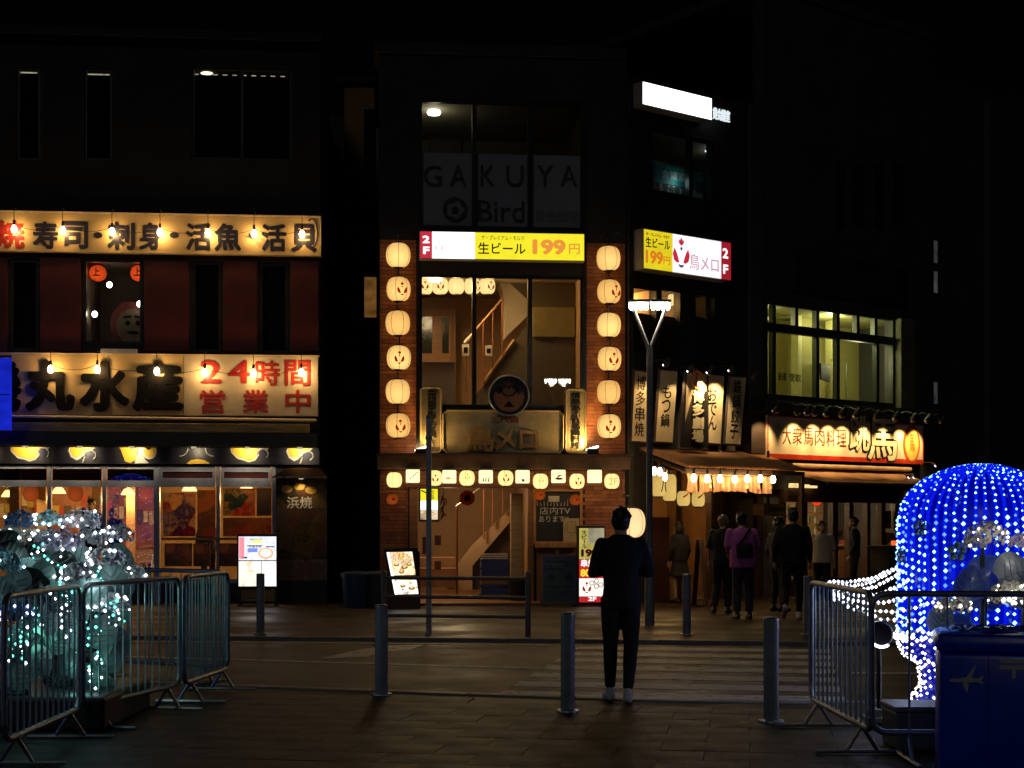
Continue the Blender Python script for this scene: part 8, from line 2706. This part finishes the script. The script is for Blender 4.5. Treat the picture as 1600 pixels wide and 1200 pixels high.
# ================================================================== PEOPLE
def finish(mb, name, voxel, smooth=4, base=(0, 0, 0)):
    """fuse overlapping tapered volumes into one continuous skin"""
    me = mb.mesh(name, base)
    o = bpy.data.objects.new(name, me)
    COL.objects.link(o)
    r = o.modifiers.new('fuse', 'REMESH')
    r.mode = 'VOXEL'
    r.voxel_size = voxel
    r.use_smooth_shade = True
    s = o.modifiers.new('soften', 'SMOOTH')
    s.iterations = smooth
    s.factor = 0.5
    bpy.context.view_layer.update()
    dg = bpy.context.evaluated_depsgraph_get()
    m2 = bpy.data.meshes.new_from_object(o.evaluated_get(dg))
    m2.name = name
    m2.materials.clear()
    bpy.data.objects.remove(o)
    bpy.data.meshes.remove(me)
    return m2


def torso(mb, rings, n=16):
    vs, fs = [], []
    for (c, rx, ry) in rings:
        for k in range(n):
            a = 2 * math.pi * k / n
            # squarer than an ellipse
            ca, sa = math.cos(a), math.sin(a)
            e = 0.8
            vs.append((c[0] + rx * math.copysign(abs(ca) ** e, ca), c[1] + ry * math.copysign(abs(sa) ** e, sa), c[2]))
    m = len(rings)
    for i in range(m - 1):
        for k in range(n):
            fs.append((i * n + k, i * n + (k + 1) % n, (i + 1) * n + (k + 1) % n, (i + 1) * n + k))
    fs.append(tuple(range(n - 1, -1, -1)))
    fs.append(tuple((m - 1) * n + k for k in range(n)))
    mb.add(vs, fs)


SKIN = M('skin', (0.42, 0.24, 0.15), 0.5, 0.1, 8, 0.05)
HAIRK = M('hair_black', (0.012, 0.010, 0.009), 0.4, 0.3, 20, 0.3, stretch=(1, 1, 0.2))
HAIRB = M('hair_light_brown', (0.17, 0.10, 0.04), 0.4, 0.3, 20, 0.3, stretch=(1, 1, 0.2))


def cloth(name, c): return M('cloth_' + name, c, 0.8, 0.25, 6, 0.3, bscale=25)


def hand(mb, w, d, palm_n, s=1.0, curl=0.5, side=1):
    """palm, four fingers of their own length and a thumb from the palm's side"""
    w = Vector(w); d = Vector(d).normalized(); pn = Vector(palm_n).normalized()
    x = d.cross(pn).normalized() * side
    pc = w + d * 0.045 * s
    mb.limb([w - d * 0.02 * s, w + d * 0.03 * s, w + d * 0.085 * s], [0.026 * s, 0.036 * s, 0.038 * s], 8, flat=0.6)
    for i, L in enumerate((0.066, 0.074, 0.07, 0.054)):
        b = w + d * 0.085 * s + x * (i - 1.5) * 0.021 * s
        d1 = (d + pn * 0.25 * curl).normalized()
        d2 = (d + pn * 1.0 * curl).normalized()
        mb.limb([b - d * 0.012 * s, b + d1 * L * 0.5 * s, b + d1 * L * 0.5 * s + d2 * L * 0.5 * s], [0.0095 * s, 0.0088 * s, 0.0072 * s], 6)
    b = w + d * 0.025 * s - x * 0.03 * s
    d1 = (d * 0.7 - x * 0.7 + pn * 0.3).normalized()
    d2 = (d * 0.9 - x * 0.2 + pn * 0.5).normalized()
    mb.limb([b, b + d1 * 0.035 * s, b + d1 * 0.035 * s + d2 * 0.03 * s], [0.012 * s, 0.0105 * s, 0.008 * s], 6)


def person(label, x, y, h, yaw, top, bottom, shoes, hair=HAIRK, arms=None, legs=None, lean=0.0, headturn=(0, 0), sleeve='long', hairlen='short', skirt=False, voxel=0.017, build=1.0, z0=0.0, hem=None, bag=None, phone=False, girth=1.0, group=None):
    s = h / 1.70
    b = build
    ca, sa = math.cos(rad(yaw)), math.sin(rad(yaw))
    t = T('person', label, 'person', W0, (x, y, z0), group)

    def tr(mb):
        out = MB()
        out.f = list(mb.f)
        for (a, c, z) in mb.v:
            # lean: upper body moves forward with height above the hips
            k = max(0.0, z - 0.95)
            c2 = c + lean * k
            z2 = z - abs(lean) * k * 0.12
            a, c3, z3 = a * s, c2 * s, z2 * s
            out.v.append((x + a * ca - c3 * sa, y + a * sa + c3 * ca, z0 + z3))
        return out

    J = {'sh': (0.18 * b, 0.0, 1.375), 'el': (0.235 * b, -0.03, 1.11), 'wr': (0.24 * b, 0.07, 0.87)}
    A = {-1: dict(J), 1: dict(J)}
    if arms:
        for sd in arms:
            A[sd].update(arms[sd])
    Lg = {-1: {'hip': (0.085, 0, 0.90), 'kn': (0.095, 0.025, 0.49), 'an': (0.10, -0.01, 0.085), 'toe': 0.0}, 1: {'hip': (0.085, 0, 0.90), 'kn': (0.095, 0.025, 0.49), 'an': (0.10, -0.01, 0.085), 'toe': 0.0}}
    if legs:
        for sd in legs:
            Lg[sd].update(legs[sd])

    def sd_(sd, p): return (sd * p[0], p[1], p[2])
    hx, hy = headturn
    hc = Vector((0.0, 0.025, 1.575))
    g = girth
    body = MB()
    # head: skull, jaw, nose, ears, neck
    R3 = (Matrix.Rotation(rad(hx), 3, 'Z') @ Matrix.Rotation(rad(-hy), 3, 'X'))

    def hp(p): return tuple(hc + R3 @ Vector(p))
    body.ell(tuple(hc), 0.074, 0.092, 0.108, 14, 10, R3)
    body.ell(hp((0, 0.035, -0.055)), 0.055, 0.058, 0.058, 12, 8, R3)
    body.limb([hp((0, 0.085, 0.012)), hp((0, 0.104, -0.022))], [0.010, 0.015], 6)
    body.ell(hp((0, 0.082, -0.058)), 0.026, 0.018, 0.012, 8, 6, R3)
    for sd in (-1, 1):
        body.ell(hp((sd * 0.077, 0.0, -0.012)), 0.012, 0.022, 0.034, 8, 6, R3)
        body.ell(hp((sd * 0.033, 0.082, 0.032)), 0.024, 0.014, 0.010, 8, 6, R3)
    body.limb([(0, 0.0, 1.36), (0, 0.005, 1.44), (0, 0.015, 1.52)], [0.07, 0.056, 0.054], 10)
    torso(body, [((0, 0, 0.86), 0.15 * b, 0.10), ((0, 0, 1.0), 0.145 * b, 0.095), ((0, 0, 1.2), 0.16 * b, 0.10), ((0, 0, 1.36), 0.165 * b, 0.09), ((0, 0, 1.43), 0.08, 0.06)])
    for sd in (-1, 1):
        a = A[sd]
        body.limb([sd_(sd, a['sh']), sd_(sd, a['el']), sd_(sd, a['wr'])], [0.048, 0.038, 0.026], 8)
        d = Vector(sd_(sd, a['wr'])) - Vector(sd_(sd, a['el']))
        hand(body, sd_(sd, a['wr']), d, a.get('palm', (-sd * 1.0, 0.15, 0)), 1.0, 0.6, sd)
        l = Lg[sd]
        body.limb([sd_(sd, l['hip']), sd_(sd, l['kn']), sd_(sd, l['an'])], [0.078, 0.052, 0.036], 8)
        an = Vector(sd_(sd, l['an']))
        body.limb([an + Vector((0, -0.03, -0.05)), an + Vector((0, 0.13, -0.06))], [0.033, 0.03], 8)
    me = finish(tr(body), 'body', voxel * 0.72, 3, (x, y, z0))
    t.add('body', me, SKIN)
    # eyes
    for sd in (-1, 1):
        e = MB().ell(hp((sd * 0.033, 0.086, 0.012)), 0.011, 0.008, 0.008, 8, 6)
        t.add('eye', tr(e), M('eye_dark', (0.02, 0.015, 0.012), 0.2))
    # top
    tp = MB()
    hz = hem if hem is not None else 0.86
    torso(tp, [((0, 0, hz), 0.175 * b * g, 0.125 * g), ((0, 0, hz + 0.12), 0.172 * b * g, 0.122 * g), ((0, -0.005, 1.12), 0.178 * b * g, 0.122 * g), ((0, -0.008, 1.26), 0.192 * b, 0.122), ((0, -0.005, 1.36), 0.192 * b, 0.105), ((0, 0, 1.415), 0.125 * b, 0.083), ((0, 0.004, 1.45), 0.068, 0.066)])
    for sd in (-1, 1):
        a = A[sd]
        sh, el, wr = Vector(sd_(sd, a['sh'])), Vector(sd_(sd, a['el'])), Vector(sd_(sd, a['wr']))
        if sleeve == 'long':
            tp.limb([sh, sh.lerp(el, 0.5), el, el.lerp(wr, 0.5), el.lerp(wr, 0.93)], [0.058, 0.059, 0.052, 0.045, 0.036], 10)
        else:
            tp.limb([sh, sh.lerp(el, 0.45), sh.lerp(el, 0.85)], [0.068, 0.068, 0.066], 10, cap=True)
    t.add('top', finish(tr(tp), 'top', voxel, 3, (x, y, z0)), top)
    # trousers or skirt
    bt = MB()
    torso(bt, [((0, 0, 0.80), 0.165, 0.115), ((0, 0, 0.92), 0.16, 0.115), ((0, 0, 1.0), 0.15, 0.105)])
    if skirt:
        torso(bt, [((0, 0, skirt), 0.24, 0.2), ((0, 0, 0.65), 0.2, 0.16), ((0, 0, 0.85), 0.165, 0.12)])
    else:
        for sd in (-1, 1):
            l = Lg[sd]
            hi, kn, an = Vector(sd_(sd, l['hip'])), Vector(sd_(sd, l['kn'])), Vector(sd_(sd, l['an']))
            wide = l.get('wide', 0.0)
            bt.limb([hi, hi.lerp(kn, 0.5), kn, kn.lerp(an, 0.45), kn.lerp(an, 0.92)], [0.094, 0.086, 0.066 + wide * .4, 0.060 + wide * .7, 0.047 + wide], 10, cap=False)
    t.add('skirt' if skirt else 'trousers', finish(tr(bt), 'trousers', voxel, 2, (x, y, z0)), bottom)
    for sd in (-1, 1):
        an = Vector(sd_(sd, Lg[sd]['an']))
        pit = Lg[sd].get('pitch', 0.0)
        f = Vector((sd * 0.02, 0.15, -pit * 0.1))
        sh_ = MB()
        sh_.limb([an + Vector((0, -0.06, -0.048 + pit * .05)), an + f * 0.3 + Vector((0, 0, -0.05)), an + f + Vector((0, 0.02, -0.06))], [0.040, 0.046, 0.034], 10)
        sh_.limb([an + Vector((0, -0.01, -0.03)), an + Vector((0, -0.01, 0.005))], [0.044, 0.042], 10)
        o = t.add('shoe', finish(tr(sh_), 'shoe', 0.011, 2, (x, y, z0)), shoes)
    # hair
    hr_ = MB()
    hr_.ell(hp((0, -0.012, 0.024)), 0.085, 0.098, 0.103, 14, 10, R3)
    hr_.ell(hp((0, -0.035, -0.02)), 0.078, 0.072, 0.082, 12, 8, R3)
    for i in range(26):
        a = i * 2.4
        e = 0.15 + (i % 7) * 0.17
        q = Vector((math.cos(a) * math.cos(e) * 0.085, math.sin(a) * math.cos(e) * 0.09 - 0.015, 0.03 + math.sin(e) * 0.095))
        hr_.limb([hp(tuple(q * 0.9)), hp(tuple(q * 1.08 + Vector((0, -0.01, 0.0))))], [0.022, 0.008], 6)
    if hairlen == 'long':
        hr_.limb([hp((0, -0.05, 0.0)), hp((0, -0.075, -0.12)), hp((0, -0.085, -0.24)), hp((0, -0.08, -0.33))], [0.085, 0.088, 0.085, 0.05], 10, flat=0.55)
    elif hairlen == 'bob':
        hr_.limb([hp((0, -0.04, 0.0)), hp((0, -0.045, -0.09))], [0.09, 0.085], 10)
    t.add('hair', finish(tr(hr_), 'hair', 0.010, 2, (x, y, z0)), hair)
    if bag:
        bg = MB()
        bg.cbox(-0.16, 0.11, -0.215, -0.135, bag[1] - 0.12, bag[1] + 0.10, 0.03)
        bo = t.add('shoulder_bag', tr(bg), bag[0], smooth=True)
        st = MB().limb([(-0.12, -0.165, bag[1] + 0.08), (-0.02, -0.16, 1.28), (0.09, -0.10, 1.43), (0.10, -0.02, 1.455)], 0.017, 6)
        t.add('strap', tr(st), bag[0], bo)
    if phone:
        ph = T('phone', 'dark phone held in the hands of the man in black', 'phone', W0, (x, y + 0.33 * s, z0 + 1.15 * s))
        ph.add('case', tr(MB().cbox(-0.04, 0.04, 0.375, 0.385, 1.13, 1.29, 0.003)), BLACK)
        ph.add('screen', tr(MB().box(-0.035, 0.035, 0.372, 0.3745, 1.14, 1.28)), E('phone_screen', (0.5, 0.6, 0.8), 0.05))
    return t


BLK = cloth('black', (0.005, 0.005, 0.0055))
NVY = cloth('navy', (0.014, 0.016, 0.028))
GRYD = cloth('charcoal', (0.016, 0.016, 0.018))
PUR = cloth('purple', (0.33, 0.075, 0.27))
BEI = cloth('beige', (0.45, 0.38, 0.28))
PALE = cloth('pale', (0.40, 0.36, 0.28))
JEAN = cloth('jean', (0.025, 0.028, 0.04))
SHW = M('shoe_pale', (0.6, 0.57, 0.54), 0.5, 0.2)
SHK = M('shoe_black', (0.015, 0.015, 0.015), 0.4, 0.2)

# the man in the middle, seen from behind at the kerb
person('man in black seen from behind at the kerb, head bent over a phone', 0.945, 12.78, 1.70, 2, BLK, BLK, SHW, HAIRK,
       arms={-1: {'sh': (0.17, 0.0, 1.37), 'el': (0.245, -0.01, 1.11), 'wr': (0.085, 0.27, 1.13), 'palm': (0.2, 0.3, 1)}, 1: {'sh': (0.17, 0.0, 1.37), 'el': (0.245, -0.01, 1.11), 'wr': (0.085, 0.27, 1.13), 'palm': (-0.2, 0.3, 1)}},
       legs={-1: {'kn': (0.085, 0.05, 0.49), 'an': (0.085, 0.09, 0.085)}, 1: {'kn': (0.088, 0.0, 0.49), 'an': (0.055, -0.06, 0.085)}}, headturn=(6, -22), voxel=0.0135, build=1.0, girth=0.88, phone=True)

G = 'people before the pub and the diner'
X, Y = gp(1161, 967)
person('person in a purple shirt with a dark bag slung across the back', X, Y, 1.74, 8, PUR, JEAN, SHK, HAIRK, legs={-1: {'wide': 0.02}, 1: {'wide': 0.02}}, sleeve='short', headturn=(-25, -8), lean=0.10, build=1.10, girth=1.12, bag=(BLK, 1.10), group=G, hem=0.80,
       arms={1: {'el': (0.26, 0.02, 1.12), 'wr': (0.18, 0.24, 1.05)}, -1: {'el': (0.25, 0.0, 1.12), 'wr': (0.16, 0.24, 1.0)}})
X, Y = gp(1128, 958)
person('person in dark clothes with light brown hair leaning left of the purple shirt', X, Y, 1.72, -20, BLK, BLK, SHK, HAIRB, sleeve='short', headturn=(-30, -20), lean=0.22, group=G, legs={-1: {'an': (0.10, -0.18, 0.10), 'wide': 0.02}, 1: {'wide': 0.02}})
X, Y = gp(1238, 968)
person('tall person in black walking towards the diner with one heel raised', X, Y, 1.80, -10, BLK, BLK, SHW, HAIRK, headturn=(20, 0), group=G, build=1.1, legs={-1: {'kn': (0.10, 0.02, 0.48), 'an': (0.11, -0.22, 0.20), 'pitch': 1.0}, 1: {'kn': (0.1, 0.05, 0.49), 'an': (0.10, 0.05, 0.085)}})
X, Y = gp(1216, 955)
person('person in dark clothes with face turned aside behind the tall one in black', X, Y, 1.66, -55, GRYD, BLK, SHK, HAIRK, headturn=(-20, 0), group=G, hairlen='bob')
X, Y = gp(1284, 948)
person('person in a pale beige short sleeved shirt and dark trousers', X, Y, 1.60, 170, BEI, BLK, SHK, HAIRK, sleeve='short', headturn=(25, -10), group=G, girth=1.1, legs={-1: {'an': (0.14, 0.0, 0.085), 'wide': 0.02}, 1: {'an': (0.14, 0, 0.085), 'wide': 0.02}})
X, Y = gp(1335, 930)
person('dark silhouette of a person standing in the open diner door', X, Y, 1.68, 70, NVY, BLK, SHK, HAIRK, headturn=(15, -15), group=G, build=0.95)
X, Y = gp(1034, 938)
person('person with long hair in a pale long skirt beside the lamp pole', X, Y, 1.56, -10, PALE, PALE, SHK, HAIRK, sleeve='short', skirt=0.35, hairlen='long', group=G, build=0.88)
X, Y = gp(1062, 942)
person('person with dark bobbed hair in a short black coat by the leaning board', X, Y, 1.58, 30, BLK, BLK, SHK, HAIRK, skirt=0.55, hairlen='bob', group=G, build=0.92, girth=1.1)
# inside the seafood restaurant
p = FL.world(FL.u(143, 0.9), 0.9, 0)
GI = 'guests behind the restaurant glass'
person('dark silhouette of the taller guest behind the restaurant glass', p.x, p.y, 1.70, 160, NVY, BLK, SHK, HAIRK, headturn=(20, 0), group=GI, z0=0.33, voxel=0.02)
p = FL.world(FL.u(178, 1.1), 1.1, 0)
person('guest with brownish hair lower beside the tall silhouette behind the glass', p.x, p.y, 1.58, 150, BLK, BLK, SHK, HAIRB, headturn=(-20, 0), group=GI, z0=0.30, voxel=0.02)
p = FL.world(FL.u(325, 0.7), 0.7, 0)
person('guest with round dark hair behind the poster window', p.x, p.y, 1.50, 200, GRYD, BLK, SHK, HAIRK, headturn=(20, -10), group=GI, z0=0.22, voxel=0.02, hairlen='bob')
